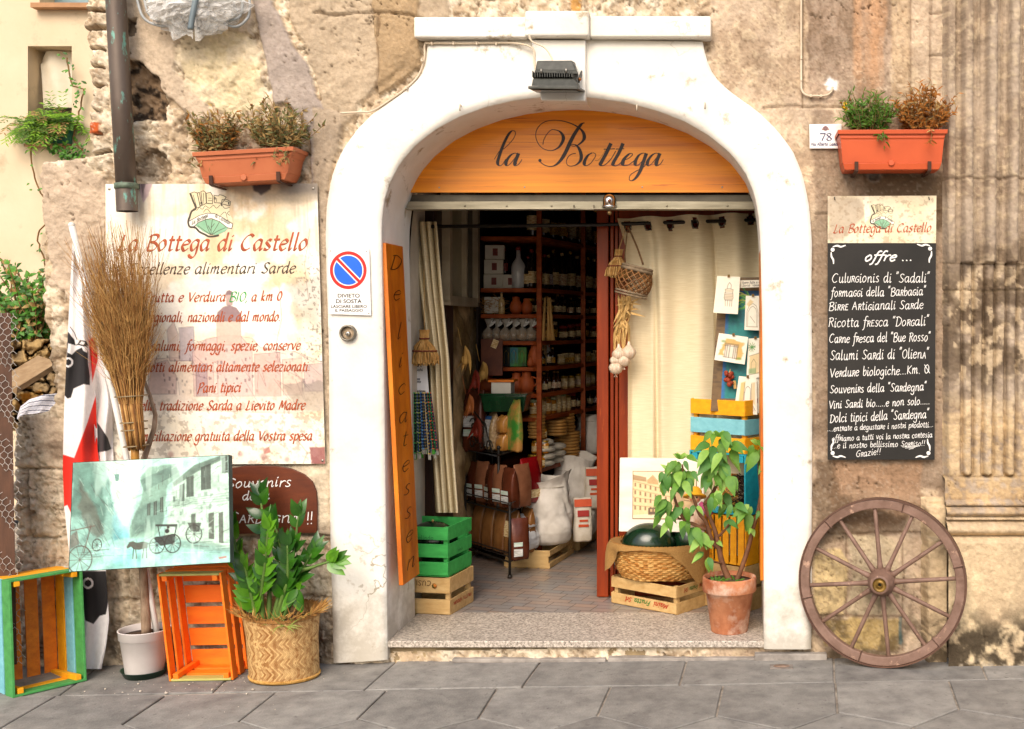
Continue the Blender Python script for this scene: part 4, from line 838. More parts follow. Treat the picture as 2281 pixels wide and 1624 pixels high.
def number_tile():
    t = thing('house_number_tile', 'white ceramic house number tile reading 78', 'house number', P(1838,331,-.02))
    a = [P(1802,277,-.018), P(1874,276,-.018), P(1875,331,-.018), P(1803,331,-.018)]
    mb = MB(); mb.prism([a[3],a[2],a[1],a[0]], (0,.01,0)); mb.build('tile', mat('white enamel', '#fff'), t, bev=.002)
    fm = planemap(-.018); p = Pen(fm, (0,-.0012,0)); v = mat('violet ink', '#3d3560', '#2f2a50', rough=.4)
    p.stroke(catmull([(1826,298),(1838,298)], 3), 2.8); p.stroke(catmull([(1838,298),(1834,305),(1830,314)], 4), 3.4, 'nib', 20, thin=.45)
    p.stroke(catmull([(1846,297),(1841,300),(1846,305),(1851,310),(1846,314),(1841,310),(1846,305),(1850,300),(1846,297)], 5), 3.2, 'nib', 20, thin=.45)
    p.text('Via Alberto Lamarmora', 1806, 1886, 324.5, 324.5, 4.4, 1.2, 'round', 0); p.build('lettering', v, t)
    p = Pen(fm, (0,-.0012,0)); p.disc(1838,287,5); p.fill([(1829,290),(1847,290),(1843,283),(1838,280),(1833,283)]); p.build('emblem', mat('emblem mauve', '#8d6c84', '#b08a70', rough=.4, scale=300), t)
number_tile()
def souvenir_board():
    t = thing('souvenir_board', 'brown wooden arched board with white hand lettering for souvenirs', 'sign', P(605,1188,-.03))
    o = [(495,1190),(495,1062)]+[(495+210*k/24, 1062-25*math.sin(PI*min(1,(k+.0)/24)*.92+.25*0)**.6) for k in range(1,14)]+[(640,1040),(668,1050),(690,1066),(703,1085),(706,1110),(705,1187)]
    o = [(495,1190),(495,1055),(515,1043),(545,1037.5),(580,1037),(615,1038.5),(648,1044),(676,1056),(695,1073),(704,1095),(706,1125),(705,1187)]
    mb = MB(); mb.prism([P(x,y,-.026) for x, y in o], (0,.012,0)); mb.build('board', mat('brown stained ply', '#6b2f0e', '#4a1d08', rough=.5, scale=3, stretch=(2,1,9), contrast=.8, bump=.2, bscale=60), t, bev=.002)
    p = Pen(planemap(-.026), (0,-.0012,0))
    p.text('Souvenirs', 505, 650, 1086, 1083, 13, 2.2, slant=.15, jit=1); p.text('della', 540, 602, 1114, 1112, 12, 2.2, slant=.15, jit=1); p.text('SARDeGnA', 508, 668, 1166, 1162, 16, 2.3, slant=.1, jit=1, smallcaps=True); p.text('!!', 684, 700, 1168, 1166, 18, 2.2, slant=.0)
    p.build('chalk_lettering', MC['white chalk'], t)
souvenir_board()
def side_board():
    # two lettered boards hung square to the wall on both door jambs
    t = thing('jamb_board', 'orange wooden board on the left jamb lettered Delicatessen downwards', 'sign', P(885,1290,.06))
    # runs inward from the wall plane, edge towards the street
    at = lambda top, u: None
    A = P(859,541,-.005); B = P(898,1304,-.005); A2 = P(859,541,-.005); 
    dpt = .235
    Bk = lambda p: Vector((p.x+.006, p.y+dpt, p.z))
    th = Vector((.020,0,0)); mb = MB()
    bot = [B-th, B, Bk(B), Bk(B)-th]; top = [A-th, A, Bk(A), Bk(A)-th]
    mb.hexa(bot, top); mb.build('board', mat('orange board', '#e28416', '#a84e0c', rough=.45, scale=3, stretch=(3,3,1), contrast=.7, bump=.1), t, bev=.002)
    fm = lambda u, v: (A*(1-v)+B*v)+Vector((.006*u,dpt*u,0))
    p = Pen(lambda x, y: fm(x, y), (.0012,0,0))
    GLo = 'Delicatessen'; n = len(GLo)
    vs_ = [(614-541)/763., (650-541-20)/763.]
    ys = [.075,.165,.28,.365,.445,.53,.60,.675,.745,.815,.885,.965]
    for i, ch in enumerate(GLo):
        g = GL[ch]; W_ = max(3, g[0]); s_ = .032 if i else .036
        for stx in g[1].split('|'):
            pp = catmull([tuple(float(v) for v in q.split()) for q in stx.split(',')], 4)
            out = [(.5+((gx+gy*.25-W_*.5-1)*.06), ys[i]-gy*.0029) for gx, gy in pp]
            # widths: work in metres, then back to board units
            k = len(out); vs = []
            for j, (a, b) in enumerate(out):
                p0 = out[max(0,j-1)]; p1 = out[min(k-1,j+1)]; dx = (p1[0]-p0[0])*dpt; dy = (p1[1]-p0[1])*1.52; l = math.hypot(dx,dy) or 1
                hw = .0016+.0036*max(0, dy/l)**1.5; nx, ny = -dy/l*hw, dx/l*hw; p.k += 1; e = p.lift*(1+p.k*.0002)
                vs += [fm(a+nx/dpt, b+ny/1.52)+e, fm(a-nx/dpt, b-ny/1.52)+e]
            p.mb.add(vs, [(2*j,2*j+1,2*j+3,2*j+2) for j in range(k-1)])
    p.build('lettering', MC['dark brown paint'], t)
    A = P(1699,530,.02); B = P(1699,1292,.02); mb = MB(); x0 = A.x
    mb.box((x0-.004, .16, (A.z+B.z)/2), (.016,.30,A.z-B.z))
    mb.build('jamb_board', MC['orange board'], bev=.002, label='plain orange board seen edge on against the right jamb', cat='sign')
side_board()
# ------------------------------------------------------------------ crates
def crate(M, L, W, H, cols, name, label, parts=None, group=None, base=True, nend=2, nside=2, gap=.02, tk=.008, post=.022, fillbase=4, loc=None, wob=0, endcols=None, sidecols=None, across=False):
    """open slatted crate; L along x, W along y, H along z, opening upward, then placed by M"""
    t = thing(name, label, 'crate', loc if loc is not None else M @ Vector((0,0,0)), group)
    rnd = random.Random(label); c = cols
    for sx in (-1, 1):
        for sy in (-1, 1):
            b = MB(M); b.box((sx*(L/2-post/2-tk), sy*(W/2-post/2-tk), H/2), (post, post, H-.004)); b.build('corner_post', c['post'], t, bev=.002)
    def slats(n, ext):
        hh = (ext-gap*(n-1))/n; return [(ext*0+hh/2+i*(hh+gap), hh) for i in range(n)]
    for sx in (-1, 1):
        b = MB(M); 
        ms = endcols or [c['end']]
        for i, (z, hh) in enumerate(slats(nend, H)): b.box((sx*(L/2-tk/2), 0, z+rnd.uniform(-.002,.002)), (tk, W, hh), min(i, len(ms)-1))
        b.build('end_panel', ms, t, bev=.0015)
    for sy in (-1, 1):
        b = MB(M); ms = sidecols or [c['side']]
        for i, (z, hh) in enumerate(slats(nside, H)):
            b.box((0, sy*(W/2+tk/2), z+rnd.uniform(-.002,.002)), (L, tk, hh-rnd.uniform(0,.004)), min(i, len(ms)-1))
        b.build('side_panel', ms, t, bev=.0015)
    if fillbase:
        b = MB(M); sw = (W-.012*(fillbase-1))/fillbase
        if across:
            sw = (L-.018*(fillbase-1))/fillbase
            for i in range(fillbase): b.box((-L/2+sw/2+i*(sw+.018), 0, -.004), (sw, W-.002, .007))
        for i in range(0 if across else fillbase):
            y = -W/2+sw/2+i*(sw+.012); a = rnd.uniform(-wob, wob); b.box((0, y, -.004), (L-.002, sw-abs(a), .007), R=Matrix.Rotation(a*.25, 3, 'Z'))
        b.build('base', c['base'], t, bev=.001)
    return t
def wood(name, a, b=None, **k): return mat(name, a, b, rough=k.get('rough', .6), scale=4, stretch=k.get('st', (2,9,9)), contrast=.75, bump=.35, bscale=14, bdist=.003, spot=k.get('spot'))
W_OR = wood('orange paint', '#f88416', '#ec6a10', spot=('#b04a0a', 9, .69, .05)); W_YE = wood('amber paint', '#f7ae16', '#e0930c', spot=('#8a4d0c', 9, .68, .06)); W_GR = wood('green paint', '#4fa052', '#3a8040', spot=('#b3a06a', 14, .70, .05))
W_LB = wood('pale blue paint', '#86c5cf', '#6badb9'); W_TQ = wood('turquoise paint', '#1fa9bd', '#1688a0', spot=('#7a6a45', 12, .72, .05)); W_RW = wood('raw poplar', '#d3b27a', '#b28c54', spot=('#8d6534', 10, .72, .06)); W_BR = wood('orange brown stain', '#ea8416', '#c9640c', spot=('#5b2704', 7, .66, .08)); W_PG = wood('faded green edge', '#b9b56a', '#a09a50')
def left_crates():
    BL = PG(29,1556); BR = PG(193,1517)
    ax = (BR-BL).normalized(); L = .475; Wd = (BR-BL).length; H = .27
    n = Vector((ax.y, -ax.x, 0))                 # opening faces this way
    lean = math.radians(5.5); up = (Vector((0,0,1))*math.cos(lean)-n*math.sin(lean)).normalized(); nn = ax.cross(up); nn = -nn if nn.dot(n) < 0 else nn
    org = (BL+BR)/2 - nn*H + up*(L/2) + Vector((0,0,.002))
    side = -ax      # crate y
    M = Matrix(((up.x, ax.x, nn.x, org.x), (up.y, ax.y, nn.y, org.y), (up.z, ax.z, nn.z, org.z), (0,0,0,1)))
    t = crate(M, L, Wd-.018, H, {'post': W_YE, 'end': W_YE, 'side': W_YE, 'base': W_BR}, 'fruit_crate', 'green, blue and yellow striped crate standing on end at the far left', nend=3, nside=3, gap=.012, tk=.010, fillbase=4, wob=.008, endcols=[W_YE, W_YE, W_GR], sidecols=[W_YE, W_LB, W_GR], loc=(BL+BR)/2)
    # orange crate, racked a little out of square
    a = PG(376,1519); b = PG(519,1516); ax = (b-a).normalized(); Wd = (b-a).length; H = .205; L = .455
    up = Vector((-.112, -.01, 1)); nn = Vector((ax.y, -ax.x, 0)); org = (a+b)/2-nn*H+up*(L/2)+Vector((0,0,.002))
    M = Matrix(((up.x, ax.x, nn.x, org.x), (up.y, ax.y, nn.y, org.y), (up.z, ax.z, nn.z, org.z), (0,0,0,1)))
    crate(M, L, Wd-.018, H, {'post': W_OR, 'end': W_OR, 'side': W_OR, 'base': W_OR}, 'fruit_crate', 'bright orange crate standing on end under the street picture', nend=3, nside=3, gap=.024, tk=.009, fillbase=5, across=True, loc=(a+b)/2, endcols=[W_OR, W_OR, W_PG])
left_crates()
# ------------------------------------------------------------------ wall fixtures
def downpipe():
    t = thing('downpipe', 'weathered copper drainpipe with green streaks beside the shop sign', 'drainpipe', P(283,470,-.09))
    m = mat('old copper', '#564940', '#70645a', rough=.5, scale=9, stretch=(1,1,.35), metal=.35, contrast=.8, spot=('#6fa294', 20, .57, .06, 1), bump=.2, bscale=30)
    b = MB(); b.tube([P(252,-140,-.10), P(258,0,-.10), P(270,220,-.10), P(281,412,-.10)], .0415, 24); b.tube([P(281,408,-.10), P(281.4,416,-.10)], .0445, 24); b.build('pipe', m, t)
    b = MB(); b.tube([P(281,416,-.10), P(283.5,471,-.10)], .043, 24, caps=False); b.tube([P(283.5,471,-.10), P(281,418,-.10)], .040, 24, caps=False); b.build('outlet', m, t)
    b = MB(); b.tube([P(281.3,409,-.10), P(281.6,421,-.10)], .048, 24); b.beam(P(300,415,-.10), P(309,416,-.0), .02, .025); b.build('wall_clamp', mat('verdigris', '#6f7f6c', '#4e5a4c', rough=.6, scale=30, metal=.3), t)
    b = MB(); b.tube([P(252,-60,-.10), P(252.4,-52,-.10)], .046, 24); b.build('wall_clamp', MC['verdigris'], t)
downpipe()
def bundle():
    t = thing('cable_bundle', 'clear crumpled plastic bag wrapped over grey cables high on the wall', 'cable bundle', P(430,90,-.1))
    m = bpy.data.materials.new('clear plastic'); m.use_nodes = True; N = m.node_tree.nodes; L = m.node_tree.links; b = N['Principled BSDF']
    b.inputs['Base Color'].default_value = (.78,.77,.75,1); b.inputs['Roughness'].default_value = .12; tr = N.new('ShaderNodeBsdfTransparent'); tr.inputs[0].default_value = (.96,.96,.95,1)
    fr = N.new('ShaderNodeLayerWeight'); fr.inputs[0].default_value = .55; mr = N.new('ShaderNodeMapRange'); mr.inputs[3].default_value = .22; mr.inputs[4].default_value = .85; L.new(fr.outputs['Facing'], mr.inputs[0])
    mx = N.new('ShaderNodeMixShader'); L.new(mr.outputs[0], mx.inputs[0]); L.new(tr.outputs[0], mx.inputs[1]); L.new(b.outputs[0], mx.inputs[2]); L.new(mx.outputs[0], N['Material Output'].inputs[0])
    for sd in (0, 1):
        nu, nv = 70, 36; u, v = np.meshgrid(np.linspace(0, 2*PI, nu, endpoint=False), np.linspace(.02, PI-.02, nv))
        n = np.abs(fbm(u*2.2+sd*9, v*2.6, 601+sd, 4)-.5)*2+.5*np.abs(fbm(u*5, v*5, 611+sd, 3)-.5)
        n[:, -3:] = n[:, -3:]*np.array([.7,.4,.1])+n[:, :1]*np.array([.3,.6,.9]); r = (.80+.5*n)*(1-.10*sd)
        c = P(432, 5, -.11); X = c.x+.225*r*np.sin(v)*np.cos(u)*(1-.05*np.cos(v)); Y = c.y+.10*r*np.sin(v)*np.sin(u); Z = c.z-.13*r*np.cos(v)*(1+.2*np.cos(2*u))
        i = np.arange(nu*nv).reshape(nv, nu); F = np.stack([i[:-1], i[1:], np.roll(i[1:], -1, 1), np.roll(i[:-1], -1, 1)], -1).reshape(-1,4)
        np_mesh('plastic_wrap', np.stack([X,Y,Z],-1).reshape(-1,3), F, None, m, t, smooth=False)
    g = mat('grey cable', '#a3a6a6', '#83888a', rough=.5); rnd = random.Random(3)
    loops = [[(300,-30,-.03),(308,10,-.05),(320,40,-.08),(345,55,-.1),(380,58,-.1),(430,40,-.12)], [(318,-30,-.03),(322,0,-.06),(332,32,-.1),(360,48,-.12),(420,30,-.1)], [(553,-30,-.05),(556,20,-.08),(548,45,-.1),(520,60,-.1),(470,40,-.1)], [(530,-30,-.05),(540,10,-.1),(530,40,-.12),(490,50,-.1)]]
    for l in loops:
        q = catmull([p[:2] for p in l], 5); b = MB(); b.tube([P(x, y, np.interp(k, np.linspace(0, len(q)-1, len(l)), [p[2] for p in l])) for k, (x, y) in enumerate(q)], .006, 8); b.build('cable_loop', g, t)
    b = MB()
    for k in range(7):
        x0 = rnd.uniform(380, 480); q = catmull([(x0,-40),(x0+rnd.uniform(-20,20),0),(440+rnd.uniform(-30,20),50+rnd.uniform(-10,15)),(430+rnd.uniform(-10,10),20)], 5); b.tube([P(x, y, -.11+rnd.uniform(-.01,.01)) for x, y in q], .005, 6)
    b.build('cable_tail', g, t)
    b = MB(); q = catmull([(445,-30),(436,0),(428,40),(424,66)], 4); b.tube([P(x, y, -.205) for x, y in q], [.012]*len(q), 6); b.build('tie_strip', mat('blue grey tape', '#77858b', rough=.4), t)
bundle()
TERRA = mat('terracotta plastic', '#b96a42', '#a35430', rough=.5, scale=3, contrast=.6, bump=.06, bscale=40, spot=('#cf8a63', 30, .70, .05))
TERRB = mat('orange plastic', '#c4552a', '#b04720', rough=.45, scale=3, contrast=.6, spot=('#d08055', 40, .72, .05))
def planter(x0, x1, yr, yb, m, label, tilt=0, inset=15):
    """a window-box trough on two iron hooks; plan units on its front plane Y=-.17"""
    yf, yk = -.172, -.012; t = thing('flower_box', label, 'flower box', P((x0+x1)/2, yb, yf))
    def V(x, y, Y): v = P(x, y, yf); return Vector((v.x, Y, v.z))
    def dy(x): return tilt*(x-x0)/(x1-x0)
    def ring(xa, xb, y, ya, yk_): return [V(xa, y+dy(xa), ya), V(xb, y+dy(xb), ya), V(xb, y+dy(xb), yk_), V(xa, y+dy(xa), yk_)]
    i = inset; b = MB()
    A = ring(x0+i, x1-i, yb, yf+.018, yk-.01); B = ring(x0+i*.72, x1-i*.72, yb-14, yf+.013, yk-.008); C2 = ring(x0+i*.68, x1-i*.68, yb-14.8, yf+.016, yk-.008); Dd = ring(x0+i*.4, x1-i*.4, yr+22, yf+.006, yk-.004); E = ring(x0+3, x1-3, yr+8, yf+.002, yk)
    Di = ring(x0+10, x1-10, yr+14, yf+.014, yk-.012)
    b.hexa(A, B); b.hexa([q+Vector((0,.002,0)) for q in B], C2); b.hexa(C2, Dd); b.hexa(Dd, E); tr_ = b.build('trough', m, t, bev=.003)
    b = MB(); F = ring(x0, x1, yr+9, yf-.006, yk+.002); G = ring(x0-1, x1+1, yr, yf-.008, yk+.004); H_ = ring(x0+8, x1-8, yr, yf+.008, yk-.012); Hd = ring(x0+8, x1-8, yr+7, yf+.008, yk-.012)
    b.add(F+G+H_+Hd, [(k, (k+1) % 4, 4+(k+1) % 4, 4+k) for k in range(4)]+[(4+k, 4+(k+1) % 4, 8+(k+1) % 4, 8+k) for k in range(4)]+[(8+k, 8+(k+1) % 4, 12+(k+1) % 4, 12+k) for k in range(4)]); b.build('rim', m, t, bev=.0015)
    b = MB(); F = ring(x0+i*.36, x1-i*.36, yr+19, yf+.002, yk-.006); G = ring(x0+i*.3, x1-i*.3, yr+14, yf+.001, yk-.004); b.hexa(F, G); b.build('moulding', m, tr_, bev=.002)
    b = MB(); b.poly([q+Vector((0,0,.003)) for q in Di]); b.build('soil', mat('potting soil', '#3a2a1d', '#5a4430', rough=1, scale=40, bump=1, bscale=60), t)
    b = MB(); c = V((x0+x1)/2-2, yb-15, yf+.012); b.lathe(c, [(.0135,-.003),(.0135,.003),(.011,.005)], 18, R=Matrix.Rotation(PI/2, 3, 'X')); b.build('drain_plug', m, tr_)
    hk = mat('rusty strap', '#3b2117', '#50301f', rough=.6, metal=.3)
    for f in (.17, .84):
        x = x0+(x1-x0)*f; b = MB(); q = [V(x, yb-17+dy(x), yf+.005), V(x, yb+3+dy(x), yf+.008), V(x, yb+5+dy(x), yf+.03), V(x, yb+6+dy(x), -.0)]
        for k in range(3): b.beam(q[k], q[k+1], .016, .005, up=(0,-1,.4) if k < 1 else (0,0,1))
        b.build('hook', hk, t)
    return t
def dry_plant(cx, y, Y, wd, ht, mats, label, seed, name='dry_plant', dens=1.0, heads=10, droop=8, group=None):
    r = random.Random(seed); c = P(cx, y, Y); t = thing(name, label, 'plant', c, group); b = MB(); st = MB(); hd = MB()
    for k in range(int(64*dens)):
        a = r.uniform(-1, 1); q0 = c+Vector((a*wd*.36, r.uniform(-.05,.05), 0)); d = Vector((a*.55+r.uniform(-.32,.32), r.uniform(-.55,.35), 1)).normalized(); hh = ht*r.uniform(.45,1.0)*(1-.35*abs(a)**2)
        if k < droop: d = Vector((a*.4, -1.0, .25)).normalized(); hh = ht*.55
        p = q0; pts = [p]
        for j in range(5):
            d = (d+Vector((r.uniform(-.22,.22), r.uniform(-.22,.22), r.uniform(-.1,.12) if k >= droop else -.45))).normalized(); p = p+d*hh/5; pts.append(p)
            for q in range(3):
                ld = (d*.5+Vector((r.uniform(-1,1), r.uniform(-1,.7), r.uniform(-.6,.8)))).normalized()
                b.leaf(p-d*hh/5*r.random(), ld, (r.uniform(-1,1), -.6, r.uniform(0,1)), r.uniform(.018,.038), r.uniform(.006,.012), r.choice([0,0,0,1,1,2]), r.uniform(-.2,.8), .3, 3)
        st.tube(pts, .0012, 4, caps=False)
        if k % max(1, int(60*dens/heads)) == 0 and heads:
            hd.ball(p, .006, 4, sc3=(1,1,.8))
            for q in range(6): hd.leaf(p, (r.uniform(-1,1), r.uniform(-1,1), r.uniform(-.4,1)), (0,0,1), .014, .004, 0, 0, 0, 2)
    b.build('leaves', mats, t); st.build('stems', mat('dry stem', '#8a6a3e', '#6a4c28', rough=.8), t)
    if heads: hd.build('seed_heads', mat('seed head', '#6e4420', '#8c5c2c', rough=.9), t)
    return t
LF_D = mat('dry leaf', '#b39a62', '#8c6c3a', rough=.8, sss=.25, scale=30); LF_O = mat('olive leaf', '#7c7c4c', '#5e6236', rough=.7, sss=.25, scale=30); LF_G = mat('herb leaf', '#5f8a28', '#3f6a18', rough=.6, sss=.3, scale=30); LF_B = mat('withered leaf', '#b0742c', '#8c5218', rough=.8, sss=.25, scale=30)
planter(430, 654, 340, 410, TERRA, 'terracotta flower box above the large shop sign', tilt=-13, inset=24)
dry_plant(484, 334, -.09, .17, .20, [LF_D, LF_O, LF_B], 'half dried bushy plant at the left end of the box above the shop sign', 21, dens=1.25, heads=4)
dry_plant(620, 326, -.09, .20, .23, [LF_O, LF_D, LF_D], 'grey green straggly plant with dry seed heads above the shop sign', 22, dens=1.35, heads=14)
planter(1866, 2109, 290, 377, TERRB, 'bright orange flower box above the chalkboard', tilt=-1, inset=16)
dry_plant(1936, 291, -.09, .19, .20, [LF_G, LF_G, LF_O], 'green leafy plant with yellow flowers beside the number tile', 23, name='leafy_plant', dens=1.35, heads=5, droop=10)
dry_plant(2058, 290, -.09, .17, .22, [LF_B, LF_B, LF_D], 'withered orange brown plant at the right end of the orange box', 24, dens=1.3, heads=6, droop=4)
def flowers():
    t = [o for o in COL.objects if o.name.startswith('leafy_plant')][0]; b = MB(); r = random.Random(2)
    for x, y in ((1879,228),(1881,240),(1876,236)):
        c = P(x+2, y+3, -.1)
        for k in range(9): b.leaf(c, (math.cos(k*.7), -.6+r.uniform(-.3,.3), math.sin(k*.7)), (0,-1,0), .012, .007, 0, 0, .1, 2)
    b.build('flowers', mat('yellow petal', '#e3b310', '#d29a08', rough=.6), t)
flowers()
def floodlight():
    t = thing('floodlight', 'black finned floodlight fixed to the keystone over the arch', 'floodlight', P(1240,208,-.2)); m = mat('grey black casting', '#33342f', '#44453f', rough=.55, scale=40, bump=.15, bscale=150)
    z = lambda x, y: (1163.2+x*.1384, 26.4+y*.1384)
    def V(x, y, Y): a = z(x, y); return P(a[0], a[1], Y)
    b = MB(); b.hexa([V(205,940,-.20), V(870,950,-.20), V(890,985,-.08), V(240,985,-.08)], [V(235,790,-.185), V(800,785,-.185), V(850,815,-.09), V(270,815,-.09)]); bx_ = b.build('driver_box', m, t, bev=.004)
    b = MB(); b.hexa([V(200,975,-.205), V(890,1000,-.205), V(900,1010,-.075), V(230,1000,-.075)], [V(205,940,-.205), V(870,948,-.205), V(890,960,-.075), V(235,950,-.075)]); b.build('lid_flange', m, t, bev=.001)
    b = MB()
    for k in range(17):
        x = 200+k*39; b.box(V(x, 1045, -.15), (.0035, .11, .026))
    b.hexa([V(195,1080,-.19), V(850,1085,-.19), V(860,1085,-.09), V(230,1080,-.09)], [V(200,1066,-.185), V(840,1070,-.185), V(850,1070,-.095), V(240,1066,-.095)]); b.build('cooling_fins', m, t)
    b = MB(); b.hexa([V(145,1195,-.225), V(905,1200,-.225), V(930,1215,-.08), V(220,1195,-.08)], [V(165,1082,-.20), V(840,1085,-.20), V(870,1090,-.085), V(230,1082,-.085)]); b.build('lamp_body', m, t, bev=.003)
    b = MB(); b.hexa([V(88,1240,-.245), V(905,1250,-.245), V(1015,1300,-.07), V(230,1303,-.07)], [V(90,1196,-.245), V(890,1194,-.245), V(1010,1262,-.07), V(225,1262,-.07)]); b.build('front_frame', m, t, bev=.003)
    b = MB(); q = [V(160,1254,-.23), V(860,1262,-.23), V(940,1302,-.085), V(270,1304,-.085)]; b.poly([p-Vector((0,0,.0015)) for p in q][::-1]); b.build('lamp_glass', mat('dull lamp glass', '#55595a', '#3f4344', rough=.15), t)
    b = MB(); b.beam(V(905,1110,-.15), V(960,970,-.06), .02, .006, up=(1,0,0)); b.beam(V(960,970,-.06), V(960,960,-.04), .02, .03); b.build('bracket', m, t); b = MB(); b.ball(V(925,1088,-.155), .007, 6); b.build('pivot_bolt', mat('rusty bolt', '#a7683a', '#7a4a2a', rough=.5, metal=.6), t)
    for x, y in ((302,948),(702,940)):
        b = MB(); b.tube([V(x,y-30,-.208), V(x+2,y+40,-.208)], .004, 8); b.build('clip_screw', STEEL, bx_)
floodlight()
def cable(pts, label, r=.004, clips=(), m=None, Y=-.04):
    t = thing('wall_cable', label, 'cable', P(pts[-1][0], pts[-1][1], Y)); q = catmull([p[:2] for p in pts], 6); ys = [p[2] if len(p) > 2 else Y for p in pts]
    b = MB(); b.tube([P(x, y, np.interp(k, np.linspace(0, len(q)-1, len(pts)), ys)) for k, (x, y) in enumerate(q)], r, 8); b.build('wire', m or mat('cream cable', '#d8c8b0', '#c4b196', rough=.5), t)
    for x, y in clips:
        b = MB(); b.box(P(x, y, Y), (.009,.018,.014)); b.build('clip', MC['cream cable'], t, bev=.002)
    return t
cable([(758,252,-.035),(800,250,-.035),(830,247,-.03),(870,222,-.03),(905,196,-.03),(932,168,-.03),(945,130,-.034),(946,100,-.034),(960,97,-.04),(1040,97,-.04),(1100,96,-.04),(1150,97,-.05),(1186,108,-.07),(1190,140,-.075),(1196,170,-.09)], 'cream cable clipped along the white arch and under its cornice', .0045, ((962,97),(1010,97),(1062,97),(1105,97),(940,135),(905,196)))
cable([(1178,76,-.11),(1184,92,-.11),(1212,106,-.12),(1226,125,-.14),(1231,138,-.16)], 'short curved cream cable running down to the floodlight', .0035)
cable([(1784,-60,-.012),(1784,60,-.012),(1784,120,-.012),(1784,180,-.012),(1785,200,-.012),(1795,212,-.012),(1815,214,-.012),(1838,213,-.012),(1850,206,-.012),(1854,194,-.012)], 'pale cable running down the ashlar and hooking up to a white patch', .005, ((1784,130),(1784,178),(1805,214),(1828,214)), Y=-.012)
def key_switch():
    t = thing('key_switch', 'round metal key switch sunk in the white arch below the parking sign', 'key switch', P(777,760,-.05)); c = P(777,742,-.03); Rm = Matrix.Rotation(PI/2, 3, 'X')
    ring = mat('worn zinc', '#8e887c', '#6d675c', rough=.5, metal=.7, scale=20)
    b = MB(); b.lathe(c, [(.036,-.01),(.036,.022),(.030,.026),(.028,.02),(.028,.004)], 28, R=Rm, caps=(True,False)); b.build('ring', ring, t)
    b = MB(); b.lathe(c, [(.028,.002),(.026,.006),(.001,.006)], 24, R=Rm); b.build('face', mat('stained face', '#c7b196', '#a08765', rough=.6, scale=20), t)
    b = MB(); b.lathe(c+Vector((.0,-.006,-.003)), [(.0105,0),(.0105,.010),(.009,.012),(.001,.012)], 18, R=Rm); lb_ = b.build('lock_barrel', STEEL, t)
    b = MB(); b.box(c+Vector((0,-.019,-.004)), (.003,.002,.010)); b.build('keyhole', BLK, lb_)
key_switch()
def pegs():
    for x, y in ((1027,236),(1419,237),(1570,232)):
        b = MB(); c = P(x, y, -.032); b.tube([c+Vector((0,.01,0)), c+Vector((0,-.022,.001)), c+Vector((0,-.026,-.018)), c+Vector((0,-.022,-.026))], .0032, 6)
        b.build('wall_hook', mat('painted hook', '#cfc3ae', '#a2937c', rough=.6), label='small painted hook sticking out of the white arch', cat='hook', group='small hooks in the arch')
pegs()
